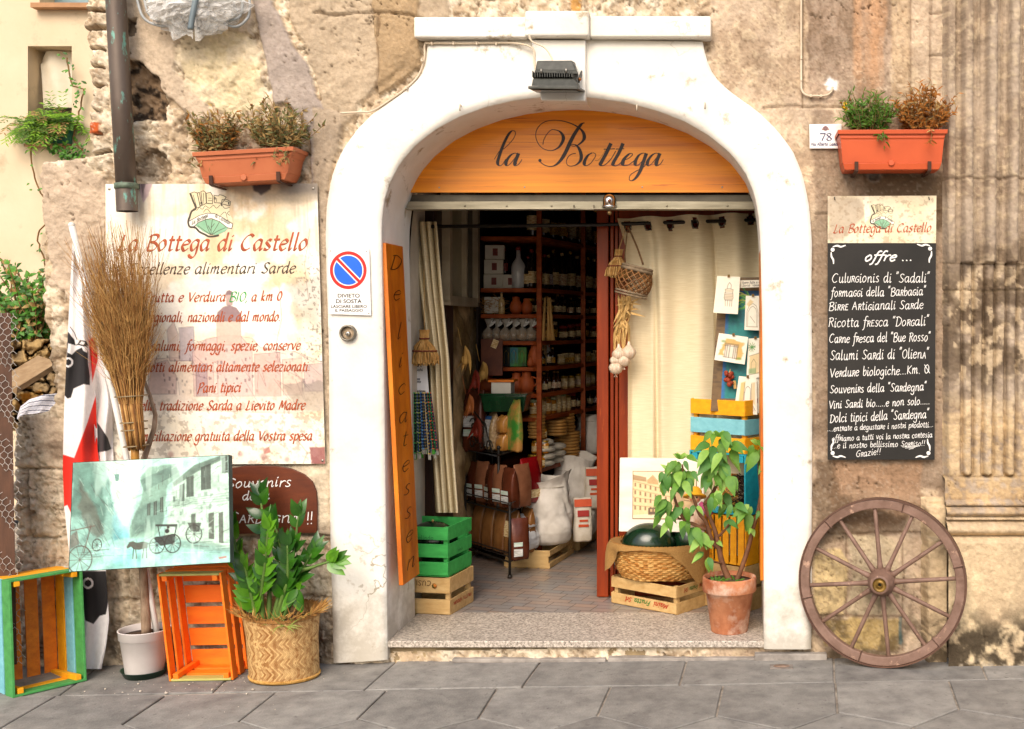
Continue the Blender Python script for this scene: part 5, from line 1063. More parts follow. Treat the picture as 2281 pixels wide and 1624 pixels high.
# ------------------------------------------------------------------ wheel
def wheel():
    c0 = PG(1961,1476); c0 = Vector((c0.x-.005, -.145, GA*c0.x+GB)); R = .363; yaw = math.radians(-14); lean = math.radians(3.2)
    Mx = Matrix.Translation(c0) @ Matrix.Rotation(yaw, 4, 'Z') @ Matrix.Rotation(-lean, 4, 'X') @ Matrix.Translation((0,0,R))
    t = thing('cart_wheel', 'brown wooden cart wheel with twelve spokes leaning against the pilaster', 'wheel', c0)
    m = mat('brown painted wood', '#84685a', '#664c3e', rough=.6, scale=7, stretch=(2,1,2), contrast=.6, bump=.6, bscale=30, spot=('#b4917a', 22, .60, .10)); dk = mat('iron tyre', '#4a2f24', '#5d4030', rough=.6, scale=10)
    Ry = Matrix.Rotation(PI/2, 3, 'X')
    def ring(r0, r1, y0, y1, n=96):
        vs = []
        for r, y in ((r0,y0),(r1,y0),(r1,y1),(r0,y1)):
            vs += [(r*math.cos(2*PI*k/n), y, r*math.sin(2*PI*k/n)) for k in range(n)]
        fs = [(a*n+k, a*n+(k+1) % n, ((a+1) % 4)*n+(k+1) % n, ((a+1) % 4)*n+k) for a in range(4) for k in range(n)]; return vs, fs
    for k in range(6):
        n = 14; a0 = k*PI/3+.25+.003; a1 = (k+1)*PI/3+.25-.003; b = MB(Mx); pr = [(R-.046,-.020),(R-.007,-.022),(R-.007,.022),(R-.046,.020)]; vs = []
        for j in range(n+1):
            a = a0+(a1-a0)*j/n; vs += [(r*math.cos(a), y, r*math.sin(a)) for r, y in pr]
        fs = [(j*4+q, j*4+(q+1) % 4, (j+1)*4+(q+1) % 4, (j+1)*4+q) for j in range(n) for q in range(4)]+[(0,1,2,3),(n*4+3,n*4+2,n*4+1,n*4)]
        b.add(vs, fs, 0, False); b.build('felloe', m, t, bev=.004)
    b = MB(Mx); b.add(*ring(R-.0065, R, -.024, .024)); b.build('tyre', dk, t)
    for k in range(12):
        a = 2*PI*k/12+.10; b = MB(Mx); d = Vector((math.cos(a), 0, math.sin(a)))
        pts = [d*.045, d*.075, d*.10, d*.20, d*.32, d*(R-.042)]; b.tube([p+Vector((0,-.012*(1-p.length/R),0)) for p in pts], [.015,.0125,.010,.0095,.009,.0085], 10); b.build('spoke', m, t)
    b = MB(Mx); b.lathe((0,0,0), [(.03,-.09),(.045,-.08),(.056,-.05),(.060,-.02),(.060,.02),(.052,.03),(.054,.05),(.044,.058),(.042,.085),(.037,.09),(.030,.09)], 32, R=Ry, caps=(True,False)); hb_ = b.build('hub', m, t)
    b = MB(Mx); b.lathe((0,0,0), [(.030,.088),(.029,.080),(.010,.080),(.010,.086),(.0085,.086),(.0085,.05)], 28, R=Ry, caps=(False,True)); b.build('hub_bush', mat('worn brass', '#86682c', '#5c441a', rough=.45, metal=.5, scale=30), hb_)
    b = MB(Mx); b.lathe((0,0,0), [(.0083,.055),(.0083,.060)], 16, R=Ry); b.build('axle_hole', BLK, hb_)
wheel()
# ------------------------------------------------------------------ broom, flag, pole, picture
def broom():
    t = thing('twig_broom', 'big upturned twig broom on a bamboo handle in front of the sign', 'broom', P(316,1400,-.22))
    tw = [mat('straw twig', '#a5773c', '#825424', rough=.75, scale=20), mat('pale twig', '#bf9658', '#996f38', rough=.75, scale=20), mat('dark twig', '#7c5022', '#5b3814', rough=.8, scale=20)]
    r = random.Random(9); b = MB(); neck = (300, 900); 
    for k in range(680):
        u = r.uniform(-1, 1); v = r.uniform(-1, 1); 
        if u*u+v*v > 1.05: continue
        x0 = 291+u*26; y0 = 900; top = r.uniform(505, 800)-30*(1-abs(u)); tx = 243+u*(104+26*r.random())+r.uniform(-20,20); Yb = -.22+.045*v; Yt = -.20+.10*v
        if r.random() < .35: top = r.uniform(640, 800)
        f = (900-top)/400; pts = []
        for j in range(6):
            s = j/5; x = x0+(tx-x0)*f**1*(s**1.25)+r.uniform(-12,12)*s; y = y0+(top-y0)*s; pts.append(P(x, y, Yb+(Yt-Yb)*s+r.uniform(-.006,.006)*s))
        rad = r.uniform(.0013,.0024); b.tube(pts, [rad, rad, rad*.9, rad*.75, rad*.55, rad*.35], 4, r.choice([0,0,1,1,2]), caps=False)
        for q in range(r.randint(3, 7)):
            j = r.randint(2, 4); d = (pts[j+1]-pts[j]).normalized(); e = (d+Vector((r.uniform(-.8,.8), r.uniform(-.6,.6), r.uniform(-.2,.4)))).normalized(); l = r.uniform(.05,.17); p0 = pts[j]
            b.tube([p0, p0+e*l*.5+Vector((r.uniform(-.01,.01),0,0)), p0+(e*.8+d*.3)*l], [rad*.55, rad*.4, rad*.25], 3, r.choice([0,1,1]), caps=False)
    for k in range(200):       # the bound lower end
        a = 2*PI*r.random(); s = math.sqrt(r.random()); x0 = 304+20*s*math.cos(a); pts = []
        x1 = 291+26*s*math.cos(a); yb = 1005-r.uniform(0,18)
        for q in range(4): f = q/3; pts.append(P(x0+(x1-x0)*f+r.uniform(-1,1), yb+(890-yb)*f, -.22+.045*s*math.sin(a)))
        b.tube(pts, .0032, 5, r.choice([0,1,1,2]))
    b.build('twigs', tw, t)
    for y, x, w_ in ((882,292,33),(940,298,27),(957,299,26),(993,303,25)):
        b = MB(); c = P(x, y, -.22); b.tube([c+Vector((w_*.00195*math.cos(a), .058*math.sin(a)*w_/33, .004*math.cos(a))) for a in [2*PI*k/28 for k in range(28)]], .0028, 6, closed=True); b.build('wire_binding', mat('binding wire', '#a08c6a', '#7c6a4c', rough=.5), t)
    b = MB(); pts = [P(300,980,-.22), P(301,1020,-.22), P(316,1200,-.17), P(322,1300,-.14), P(324,1440,-.11)]; b.tube(pts, [.016,.016,.012,.010,.009], 12); b.build('handle', mat('bamboo', '#c08a3a', '#9c6a24', rough=.5, scale=6, stretch=(4,4,1)), t)
broom()
def flag():
    t = thing('flag', 'white flag with a red cross and black heads hanging on a slanted white pole', 'flag', P(215,1470,-.2))
    head = [(.0,.0)]
    red = '#e0240c'; blk = '#1d191b'; wh = '#f0eceb'
    # front fold of the cloth, in plan units
    x, y = grid_xy(130, 262, 530, 1490, 1.6)
    top = np.interp(y, [530, 640, 760, 900, 1045, 1130, 1270, 1490], [162, 156, 150, 143, 139.5, 143, 158, 176]); rt = np.interp(y, [530, 640, 760, 900, 1000, 1045, 1270, 1380, 1440, 1490], [172, 190, 206, 214, 217, 222, 236, 243, 236, 226])
    u = (x-130)/132; X = top+(rt-top)*u; Y = y
    p = Paint(X, Y, wh)
    p.poly([(139,1012),(165,1020),(195,940),(214,878),(226,870),(250,1100),(250,1230),(160,1240),(139,1160)], red, soft=.8)
    p.poly([(166,1022),(196,1010),(226,1010),(226,1012)], red, soft=.8)
    p.poly([(139,1130),(150,1125),(175,1180),(176,1260),(150,1260)], wh, soft=.8)
    p.poly([(198,760),(206,752),(214,830),(212,856),(206,852)], red, soft=.8)
    p.poly([(150,738),(158,745),(165,752),(168,768),(178,764),(196,773),(196,810),(200,838),(200,858),(186,856),(172,862),(164,866),(158,886),(150,888),(143,880),(143,830),(149,790)], blk, soft=.7)
    p.poly([(152,765),(170,770),(180,766),(196,775),(194,786),(186,782),(182,774),(170,780),(160,790),(150,785)], wh, soft=.7)
    p.poly([(172,768),(178,757),(192,760),(197,770),(186,772)], blk, soft=.7); p.poly([(176,766),(182,760),(190,763),(186,768)], wh, soft=.6); p.line([(152,735),(160,748),(168,757)], wh, 2.2); p.line([(156,728),(166,742),(171,756)], blk, 1.4); p.line([(149,742),(158,755)], blk, 1.4)
    p.mix(((np.abs(np.hypot(X-152,Y-807)-9) < 2.2)*1.0), '#efeaea')
    p.poly([(180,1272),(236,1272),(243,1330),(236,1368),(222,1372),(208,1390),(190,1382),(182,1330)], blk, soft=.8); p.mix(((np.abs(np.hypot(X-196,Y-1299)-10) < 2.4)*1.0), '#efeaea')
    p.noise(.05, .1, .02, 701, 3)
    Yd = -.09+.03*np.sin(u*PI*1.1+.3)*-1+.014*np.sin(u*9+Y*.006)+.006*np.sin(Y*.03+u*4); k = S*(D+Yd)/D
    V = np.stack([(X-CX)*k, Yd, CZ+(CY-Y)*k], -1).reshape(-1,3)
    cm = mat('flag cloth', (1,1,1), (.93,.92,.92), rough=.8, scale=60, attr='tone', sheen=.2, sss=.15); np_mesh('front_fold', V, grid_faces(x.shape), p.c.reshape(-1,3), cm, t)
    x, y = grid_xy(0, 60, 700, 1060, 1.6); u = x/60; lf = np.interp(y, [700,760,850,1060], [198,204,206,214]); rt = np.interp(y, [700,800,870,900,1000,1060], [206,232,247,250,252,254]); X = lf+(rt-lf)*u; p = Paint(X, y, '#ebe6e4'); p.poly([(216,940),(222,948),(240,975),(248,1000),(240,1004),(218,1008)], blk, soft=.8); p.poly([(198,752),(212,752),(218,800),(206,850)], red, soft=.8)
    Yd = -.07+.025*np.cos(u*7+y*.012)+.012*np.sin(y*.05+u*3); k = S*(D+Yd)/D; V = np.stack([(X-CX)*k, Yd, CZ+(CY-y)*k], -1).reshape(-1,3); np_mesh('back_fold', V, grid_faces(x.shape), p.c.reshape(-1,3), cm, t)
    b = MB(); b.tube([P(160,505,-.12), P(205,690,-.13), P(252,880,-.15), P(284,1032,-.16), P(338,1345,-.13), P(356,1450,-.10)], .0125, 14); b.ball(P(159,502,-.12), .014, 6); b.build('pole', mat('white pole', '#e4e2dd', '#cfccc4', rough=.4), t)
flag()
def street_picture():
    C = [(163,1031,-.27),(508,1014,-.27),(512,1252,-.36),(154,1273,-.36)]; q = [P(*c) for c in C]
    t = thing('canvas_picture', 'pale green canvas print of an old street with horse carriages', 'picture', (q[2]+q[3])/2)
    def paint(p):
        x, y = p.x, p.y; p.mix(sstep(60,230,y)*.35, '#a9d2cd'); dk = '#56514d'
        p.poly([(0,0),(80,0),(84,60),(100,130),(96,170),(60,190),(0,235)], '#a8c2ba', .9, warp=4, soft=3); p.poly([(0,0),(50,0),(70,70),(78,120),(70,160),(40,110),(0,120)], '#7f9a90', .8, warp=7, soft=4); p.poly([(14,40),(60,110),(74,160),(60,170),(20,120)], '#87796f', .65, warp=10, soft=4)
        p.poly([(70,0),(150,0),(140,90),(118,160),(104,140),(88,60)], '#f0f4ec', .95, soft=6); p.poly([(96,110),(122,150),(128,172),(90,180)], '#8ec3cc', .8, warp=5, soft=5); p.disc(120, 130, 26, '#e4f4f2', .5, 14)
        p.poly([(128,150),(150,100),(158,60),(150,40),(170,18),(230,12),(238,40),(210,60),(200,150),(180,175),(128,178)], '#a9bdb1', .95, warp=3, soft=2); p.poly([(150,46),(225,14),(236,30),(160,72)], '#8ea198', .8, warp=3); p.poly([(140,120),(160,100),(200,98),(200,150),(130,172)], '#80938c', .55, warp=6, soft=4)
        p.poly([(222,55),(345,0),(345,215),(300,205),(205,175)], '#d7e2d6', .95, soft=2); p.poly([(222,55),(270,18),(345,-6),(345,4),(275,34),(224,66)], '#869186', .9, soft=1.5)
        for x0, y0, w_, h_ in ((236,62,12,36),(252,46,16,44),(284,24,22,52),(166,100,7,26),(180,96,7,30),(194,88,7,32),(330,6,14,34)): p.poly([(x0,y0),(x0+w_,y0-w_*.35),(x0+w_,y0+h_-w_*.1),(x0,y0+h_)], '#5f625b', .85, soft=.8); p.line([(x0+w_/2,y0),(x0+w_/2,y0+h_)], '#a8b0a6', 1, .6)
        for k in range(4): p.line([(206,98+k*3),(345,84+k*6)], '#9aa69b', 1, .6)
        for x0, w_, h_ in ((300,12,60),(322,10,70),(262,10,36)): p.poly([(x0,128),(x0+w_,126),(x0+w_,126+h_),(x0,124+h_)], '#6d685f', .8, soft=.8)
        p.poly([(60,178),(130,174),(200,172),(345,208),(345,238),(50,238)], '#c3e1db', .8, soft=5); p.poly([(228,186),(300,190),(345,205),(345,216),(240,200)], '#9fb0a6', .6, soft=3); p.poly([(95,215),(150,185),(160,235),(90,235)], '#8cd3d4', .45, warp=10, soft=12)
        def wh(cx_, cy_, rx, ry, c='#4b443f'):
            n = 30; c_ = [(cx_+rx*math.cos(2*PI*i/n), cy_+ry*math.sin(2*PI*i/n)) for i in range(n+1)]; p.line(c_, c, 2.0, .9)
            for i in range(0, n, 3): p.line([(cx_,cy_), c_[i]], c, .9, .7)
        def hull(a, c='#4a433e', al=.9): p.poly(a, c, al, soft=1)
        hull([(128,182),(136,180),(144,184),(160,182),(168,185),(168,196),(150,200),(138,198),(132,192),(124,196),(122,192)], '#6d5f53'); [p.line([(a,195),(a+d,218)], '#5b5047', 1.8) for a, d in ((138,-2),(142,2),(160,-3),(165,1))]
        hull([(184,146),(232,148),(232,154),(184,150)]); hull([(180,176),(212,170),(228,170),(226,190),(196,194)]); p.line([(168,188),(200,182)], '#4a433e', 1.5); p.line([(230,152),(226,174)], '#4a433e', 2); p.line([(190,150),(194,172)], '#4a433e', 1.5); p.disc(210,162,5,'#4a433e'); p.disc(212,154,3,'#5a4b43')
        wh(188,192,16,18); wh(222,190,17,20); wh(268,172,17,20,'#5b554f'); hull([(254,146),(284,148),(280,168),(262,166)], '#5b554f', .8)
        wh(22,214,26,30,'#7d6a62'); wh(58,184,10,13,'#6c6660'); p.line([(0,150),(52,142)], '#8a6f66', 2, .8); p.line([(30,200),(44,140)], '#8a6f66', 2, .8); hull([(0,160),(14,150),(20,180),(0,190)], '#96756c', .6)
        hull([(92,30),(104,30),(102,46),(95,46)], '#7f9d96', .9); p.line([(98,18),(98,30)], '#7f9d96', 1.5); hull([(86,92),(92,92),(91,102),(87,102)], '#8fb3ad', .8); hull([(222,86),(228,86),(227,98),(223,98)], '#6f7a72', .8)
        r = random.Random(21)
        for k in range(260):
            a_, b_ = r.uniform(0,345), r.uniform(0,215)
            if 100 < a_ < 130 and b_ < 160: continue
            if a_ < 100: e_ = (a_+r.uniform(4,22), b_+r.uniform(6,34))
            else: e_ = (a_+r.uniform(4,26), b_-r.uniform(0,12)) if r.random() < .6 else (a_+r.uniform(-1,1), b_+r.uniform(4,20))
            if b_ > 185: e_ = (a_+r.uniform(6,40), b_+r.uniform(-2,3))
            p.line([(a_,b_), e_], r.choice(['#5f6c66','#7d8d86','#e6efe6','#6e5f58']), r.uniform(.6,1.3), r.uniform(.25,.6))
        for k in range(60):
            a_ = r.uniform(215,340); b_ = 140-(a_-215)*.35+r.uniform(-40,60); p.poly([(a_,b_),(a_+r.uniform(3,9),b_-1),(a_+r.uniform(3,9),b_+r.uniform(3,10)),(a_,b_+r.uniform(3,9))], r.choice(['#8b978e','#eaf0e6','#6c736c']), .4, soft=1)
        p.noise(.34, .06, .06, 711, 5); p.noise(.10, .4, .4, 713, 3); p.mix(sstep(.62,.7,fbm(x*.03,y*.005,715,4))*.4, '#e9f2ea'); p.c = np.clip(p.c**1.5*np.array([.80,.97,.93]), 0, 1); p.poly([(320,226),(338,224),(338,228),(322,230)], '#b2453c', .8)
    picture('print', q, (345,238), paint, t, 1.4, PRINT, base='#cfe4dc', back=.03)
    n = (q[1]-q[0]).cross(q[3]-q[0]).normalized()*-1
    b = MB(); e = [p+n*.0006 for p in q]; k = n*.0320
    for a_, c_ in ((0,1),(1,2),(2,3),(3,0)): pass
    ctr = sum(q, Vector())/4; o = [p+(p-ctr).normalized()*.003 for p in q]
    b.add([p for p in o]+[p-k for p in o], [(i, (i+1) % 4, 4+(i+1) % 4, 4+i) for i in range(4)]+[(7,6,5,4)]); b.build('canvas_edge', mat('folded canvas edge', '#4f5f5a', '#39463f', rough=.7, scale=8), t)
street_picture()
# ------------------------------------------------------------------ potted plants on the pavement
def sapling():
    c = PG(322,1504); t = thing('potted_sapling', 'white plastic pot holding a bare thin trunk, on a green saucer', 'plant pot', c)
    k = S*(D+c.y)/D; R1 = 53*k; R0 = 38*k; H = 98*k
    b = MB(); b.lathe(c+Vector((0,0,.012)), [(R0,0),(R0*1.02,.004),(R1*.93,H*.80),(R1*.985,H*.81),(R1*1.0,H*.99),(R1*1.03,H),(R1*1.0,H*1.01),(R1*.95,H*.99),(R1*.92,H*.85)], 40, caps=(True,False)); b.build('pot', mat('white plastic', '#e3dcd8', '#d2cac4', rough=.45, scale=4, spot=('#a8927c', 12, .69, .06)), t)
    b = MB(); b.lathe(c+Vector((0,0,.012)), [(R1*.93,H*.86),(R1*.5,H*.88),(.002,H*.885)], 24); b.build('soil', MC['potting soil'], t)
    b = MB(); b.lathe(c, [(R0*1.05,0.001),(R1*.90,.030),(R1*.93,.031),(R1*.90,.028),(R0*1.0,.006)], 36, caps=(True,True)); b.build('saucer', mat('dark green plastic', '#12402c', '#0d3222', rough=.4), t)
    b = MB(); z = c+Vector((0,0,H*.88)); pts = [P(326,1412,c.y), P(323,1340,c.y), P(318,1262,-.17), P(322,1180,-.14), P(318,1030,-.13), P(328,1000,-.12), P(343,955,-.11), P(346,925,-.10), P(335,885,-.09), P(322,850,-.08), P(318,820,-.07)]
    q = []; 
    for i in range(len(pts)-1):
        for j in range(4): q.append(pts[i].lerp(pts[i+1], j/4))
    q.append(pts[-1]); n = len(q); b.tube(q, [.0205*(1-.75*(i/n)**.8) for i in range(n)], 10); b.build('trunk', mat('grey bark', '#a89078', '#7d6650', rough=.85, scale=14, stretch=(3,3,1), bump=.6, bscale=40), t)
sapling()
def lerp_rows(rows, t):
    k = min(len(rows)-2, int(t*(len(rows)-1))); f = t*(len(rows)-1)-k; return rows[k]*(1-f)+rows[k+1]*f
def basket_plant():
    c = PG(618,1517); c = Vector((c.x, c.y+.06, c.z)); t = thing('woven_basket', 'straw basket with a herringbone weave and frayed rim holding a glossy plant', 'basket', c)
    k = S*(D+c.y)/D; cx0 = c.x; nz, nt_ = 100, 420; H = 150*k; v, th = np.meshgrid(np.linspace(0, 1, nz), np.linspace(0, 2*PI, nt_, endpoint=False), indexing='ij')
    Rx = np.interp(v, [0,.03,.3,.62,.85,1], [.136,.140,.142,.144,.152,.162]); Ry = Rx*.86; off = np.interp(v, [0,.5,1], [.006,-.004,-.012])
    w_ = .0095; a = th*.155/w_; bb = v*H/w_; A = a+bb; B_ = a-bb; i = np.floor(A/1.0); j = np.floor(B_/1.0)
    over = ((i+j) % 4) < 2; band = np.floor(bb/3.2)
    zz = (np.abs(((bb/4.4) % 2)-1))*4.4; s1 = (a*1.0+zz); st = np.floor(s1); fr = s1-st; lng = np.floor((a*1.0-zz)/3.0+st*.37)
    rg = np.random.default_rng(3); T = rg.random((512,512)); hcol = T[(st.astype(int)) & 511, (lng.astype(int)) & 511]
    bump = np.sqrt(np.clip(1-((fr-.5)*2)**2, 0, 1))*.0035
    R2x = Rx+bump+.004*np.sin(th*3+1)*v; X = cx0+off+R2x*np.cos(th); Y = c.y+(Ry+bump)*np.sin(th); Z = c.z+v*H+.004+.016*np.sin(th-.6)*(v > .93)+rg.normal(0, .006, v.shape)*(v > .985)
    lo = np.array(lin('#94602a')[:3]); hi = np.array(lin('#dcb67a')[:3]); C = lo+(hi-lo)*hcol[...,None]; C *= (.55+.45*np.clip(np.sin(PI*fr)*1.6,0,1))[...,None]; up = sstep(.86,.98,v)[...,None]; C = C*(1-up)+np.array(lin('#a5743a')[:3])*up
    I = np.arange(nz*nt_).reshape(nz, nt_); F = np.stack([I[:-1], np.roll(I[:-1], -1, 1), np.roll(I[1:], -1, 1), I[1:]], -1).reshape(-1,4)
    np_mesh('weave', np.stack([X,Y,Z],-1).reshape(-1,3), F, C.reshape(-1,3), mat('straw weave', (1,1,1), (.85,.85,.85), rough=.65, scale=60, attr='tone'), t)
    b = MB(); q = []
    for n in range(120):
        a_ = 2*PI*n/120; b.tube([Vector((c.x+.006+.140*math.cos(a_), c.y+.120*math.sin(a_), c.z+.004)), Vector((c.x+.006+.144*math.cos(a_+.05), c.y+.124*math.sin(a_+.05), c.z+.015))], .0055, 5)
    b.build('braided_foot', mat('straw braid', '#c89c56', '#a3762f', rough=.7, scale=40), t)
    b = MB(); r = random.Random(5)
    for n in range(260):
        a_ = r.uniform(0, 2*PI); p0 = Vector((c.x-.012+.160*math.cos(a_), c.y+.138*math.sin(a_), c.z+H-.012)); d = Vector((math.cos(a_)*.7+r.uniform(-.7,.7), math.sin(a_)*.7+r.uniform(-.7,.7), r.uniform(.2,.9))).normalized(); b.leaf(p0, d, (r.uniform(-1,1),-1,0), r.uniform(.03,.075), r.uniform(.003,.006), r.choice([0,1]), r.uniform(0,.5), 0, 2)
    b.build('frayed_straw', [MC['straw braid'], mat('dry straw', '#a9793c', '#845622', rough=.8)], t)
    b = MB(); b.lathe((c.x-.01, c.y, c.z+H*.82), [(.148,0),(.08,.01),(.002,.012)], 24, sy=.86); b.build('soil', MC['potting soil'], t)
    # glossy plant with stems of paired leaves
    tp = thing('glossy_plant', 'glossy dark green plant with fat upright stems growing in the straw basket', 'plant', c+Vector((0,0,H*.83))); r = random.Random(12)
    gl = [mat('glossy leaf', '#3a6f1a', '#234c10', rough=.28, coat=.25, scale=12, sss=.15), mat('young leaf', '#66a024', '#467c16', rough=.3, coat=.25, scale=12, sss=.25), mat('deep leaf', '#285416', '#1b4010', rough=.28, coat=.25, scale=12, sss=.1)]
    Yc = c.y
    stems = [([(585,1405),(560,1330),(532,1240),(512,1165)], -.02, 'L', 1), ([(590,1408),(582,1330),(590,1260),(597,1180)], -.08, 'N', 1), ([(600,1408),(620,1330),(630,1250),(610,1160)], .02, 'D', 0), ([(605,1408),(628,1340),(650,1260),(664,1150)], .0, 'D', 0), ([(612,1408),(640,1330),(672,1270),(700,1225)], .02, 'R', 0), ([(596,1408),(600,1300),(590,1200),(580,1105)], .05, 'T', 2), ([(588,1410),(570,1370),(556,1310),(545,1260)], -.05, 'S', 1), ([(612,1410),(650,1290),(700,1262),(745,1248)], -.02, 'E', 1), ([(618,1410),(640,1360),(656,1325),(662,1312)], -.08, 'H', 1), ([(606,1408),(626,1340),(640,1290),(640,1215)], -.03, 'D', 0)]
    stm = MB(); lv = MB()
    for pts, dy, kd, mi in stems:
        q = catmull(pts, 7); n = len(q); s3 = [P(x, y, Yc+dy*(i/n)-.0) for i, (x, y) in enumerate(q)]
        stm.tube(s3, [.0125*(1-.72*i/n) for i in range(n)], 8)
        i0 = {'T': int(n*.72), 'E': int(n*.85), 'H': int(n*.7), 'R': int(n*.45), 'L': int(n*.35)}.get(kd, int(n*.38)); 
        pos = np.linspace(i0, n-1, {'E': 3, 'T': 4, 'H': 4, 'R': 6}.get(kd, 9))
        for m_, ps in enumerate(pos):
            i = int(ps); p0 = s3[i]; d = (s3[min(n-1, i+1)]-s3[max(0, i-1)]).normalized(); 
            for sd in (-1, 1):
                side = d.cross(Vector((0,-1,0))).normalized()*sd; tip = m_/len(pos)
                ld = (d*(.75+.5*tip)+side*(.75-.3*tip)+Vector((r.uniform(-.15,.15), -.35+r.uniform(-.3,.3), r.uniform(-.1,.1)))).normalized()
                if kd == 'H': ld = (side*.6+Vector((0,-.2,-1))).normalized()
                L_ = r.uniform(.074,.10)*(1-.15*tip); Wd = L_*r.uniform(.46,.56)
                lv.leaf(p0, ld, (-side*.2+Vector((r.uniform(-.4,.4),-1,.35))), L_, Wd, r.choice([mi, mi, (0 if mi else 2)]), r.uniform(.05,.25), .22, 6)
            if m_ == len(pos)-1: lv.leaf(p0, d, (0,-1,.2), .075, .03, mi, .1, .25, 6)
    stm.build('stems', mat('green stem', '#5f7a34', '#46602a', rough=.5, scale=8), tp); lv.build('leaves', gl, tp)
    b = MB(); r = random.Random(6)
    for n in range(26):
        p0 = c+Vector((.05+r.uniform(-.04,.04), -.09+r.uniform(-.04,.02), H*.86)); b.leaf(p0, (r.uniform(-1,1), r.uniform(-1,.2), r.uniform(.1,.9)), (0,-1,1), r.uniform(.04,.07), .006, 0, .6, .1, 4)
    b.build('grass_tuft', mat('spider leaf', '#9aa850', '#7c8c3a', rough=.5, sss=.2), tp)
basket_plant()
def terracotta_plant():
    c = Vector((P(1624,1415,.12).x, .155, ZF)); t = thing('terracotta_pot', 'weathered terracotta pot with white stains on the granite step', 'plant pot', c); k = S*(D+c.y)/D
    R1 = 60*k; H = 121*k; b = MB(); b.lathe(c, [(40*k,0),(41*k,.004),(53*k,H*.72),(58*k,H*.735),(R1,H*.76),(R1*1.0,H*.97),(R1*.98,H),(R1*.90,H),(R1*.87,H*.9)], 44, caps=(True,False))
    m = mat('weathered terracotta', '#cc8a62', '#94502e', rough=.85, scale=8, contrast=.5, bump=.3, bscale=50, spot=('#dcc3ae', 10, .50, .25)); b.build('pot', m, t)
    b = MB(); b.lathe(c+Vector((0,0,H*.92)), [(R1*.88,0),(R1*.5,.006),(.002,.008)], 24); b.build('soil', MC['potting soil'], t)
    tp = thing('bushy_houseplant', 'branching houseplant with drooping pale green leaves in the terracotta pot', 'plant', c+Vector((0,0,H*.92))); Yc = c.y; r = random.Random(77)
    br = mat('brown stem', '#7a5236', '#5f3c26', rough=.7, scale=20, bump=.3, bscale=80); lf = [mat('soft leaf', '#6f9e38', '#4f7d24', rough=.55, sss=.3, scale=16, contrast=.6), mat('pale leaf', '#97bf58', '#7aa440', rough=.55, sss=.3, scale=16), mat('dark leaf', '#55883a', '#3f7028', rough=.55, sss=.25, scale=16)]  # three leaf greens, mixed at random over the plant
    z = lambda x, y: (1308.5+x*.3663, 892.2+y*.3663)
    sk = [([(890,1130),(850,1070),(815,980),(790,860),(770,780),(710,630)], .012, 0), ([(890,1120),(920,1060),(975,900),(1005,780),(1035,680),(1055,570),(1085,490),(1110,465)], .009, -.02), ([(800,900),(760,860),(720,740),(680,690),(640,590),(600,540)], .008, -.05), ([(750,790),(690,775),(640,750),(590,730),(545,640),(520,560),(505,480)], .007, -.09), ([(790,830),(830,790),(870,735)], .005, -.06), ([(710,630),(760,560),(795,480),(800,380),(795,300)], .007, -.03), ([(640,690),(560,720),(545,690)], .005, -.07), ([(1030,680),(1055,640)], .004, -.02), ([(1005,780),(990,700)], .004, -.05), ([(1055,570),(1040,430),(1040,330)], .005, -.02), ([(600,540),(585,470),(575,390)], .005, -.06), ([(820,990),(790,985),(740,965)], .004, -.08), ([(780,880),(700,850),(670,800)], .004, -.08)]
    b = MB()
    for pts, rd, dy in sk:
        q = catmull([z(*p) for p in pts], 5); n = len(q); s3 = [P(x, y, Yc+dy*(i/n)) for i, (x, y) in enumerate(q)]; b.tube(s3, [rd*1.4*(1-.5*i/n) for i in range(n)], 9)
    b.build('branches', br, tp)
    lv = MB()
    # clusters of drooping leaves: (x, y, spread, how many, size)
    cl = [(800,210,60,9,1.0),(770,300,50,10,1.25),(840,300,50,9,1.25),(790,400,60,10,1.3),(850,450,40,7,1.2),(745,470,40,6,1.1),(760,570,45,5,1.0),(820,560,30,3,1.2),(570,370,50,9,.95),(540,440,45,7,1.0),(600,460,45,8,1.05),(560,510,45,7,1.0),(470,430,40,8,.95),(465,500,40,7,1.0),(480,600,45,8,1.1),(510,640,45,8,1.15),(470,690,40,6,1.0),(580,640,40,6,1.0),(600,760,40,5,1.1),(650,800,40,8,1.1),(700,840,40,6,1.0),(650,640,30,3,.8),(870,660,40,8,.95),(830,750,30,4,1.0),(985,680,40,8,1.0),(1000,650,30,4,.9),(1050,680,20,3,.7),(1040,270,50,9,1.05),(1060,330,45,8,1.15),(1085,390,25,3,.8),(1110,465,30,6,.6),(720,950,30,6,.95),(770,870,25,5,.55),(995,790,12,2,.5),(505,740,30,4,1.0)]
    for x, y, sp, n, s_ in cl:
        for q in range(max(2, int(n*.72))):
            a = r.uniform(-sp, sp)*.8; e = r.uniform(-sp, sp)*.6; px, py = z(x+a, y+e); dd = r.uniform(-.09,.03)
            p0 = P(px, py-4, Yc-.03+dd); out = Vector((a/sp*.8+r.uniform(-.3,.3), -.7+r.uniform(-.4,.5), -.55+r.uniform(-.5,.35)-e/sp*.35)); up = Vector((r.uniform(-.3,.3), -1, .75)); L_ = .072*s_*r.uniform(.75,1.15)
            lv.leaf(p0, out, up, L_, L_*r.uniform(.46,.58), r.choice([0,0,0,1,2,2]), r.uniform(.3,.7), .22, 6)
    for x, y, n in ((800,200,6),(565,335,6),(1035,250,6),(490,400,4)):
        for q in range(n): px, py = z(x, y+20); a = 2*PI*q/n; lv.leaf(P(px, py, Yc-.04), (math.cos(a)*.8, math.sin(a)*.6-.2, .7), (0,-1,.6), .042, .02, r.choice([0,1]), .35, .2, 5)
    lv.build('leaves', lf, tp)
    b = MB()
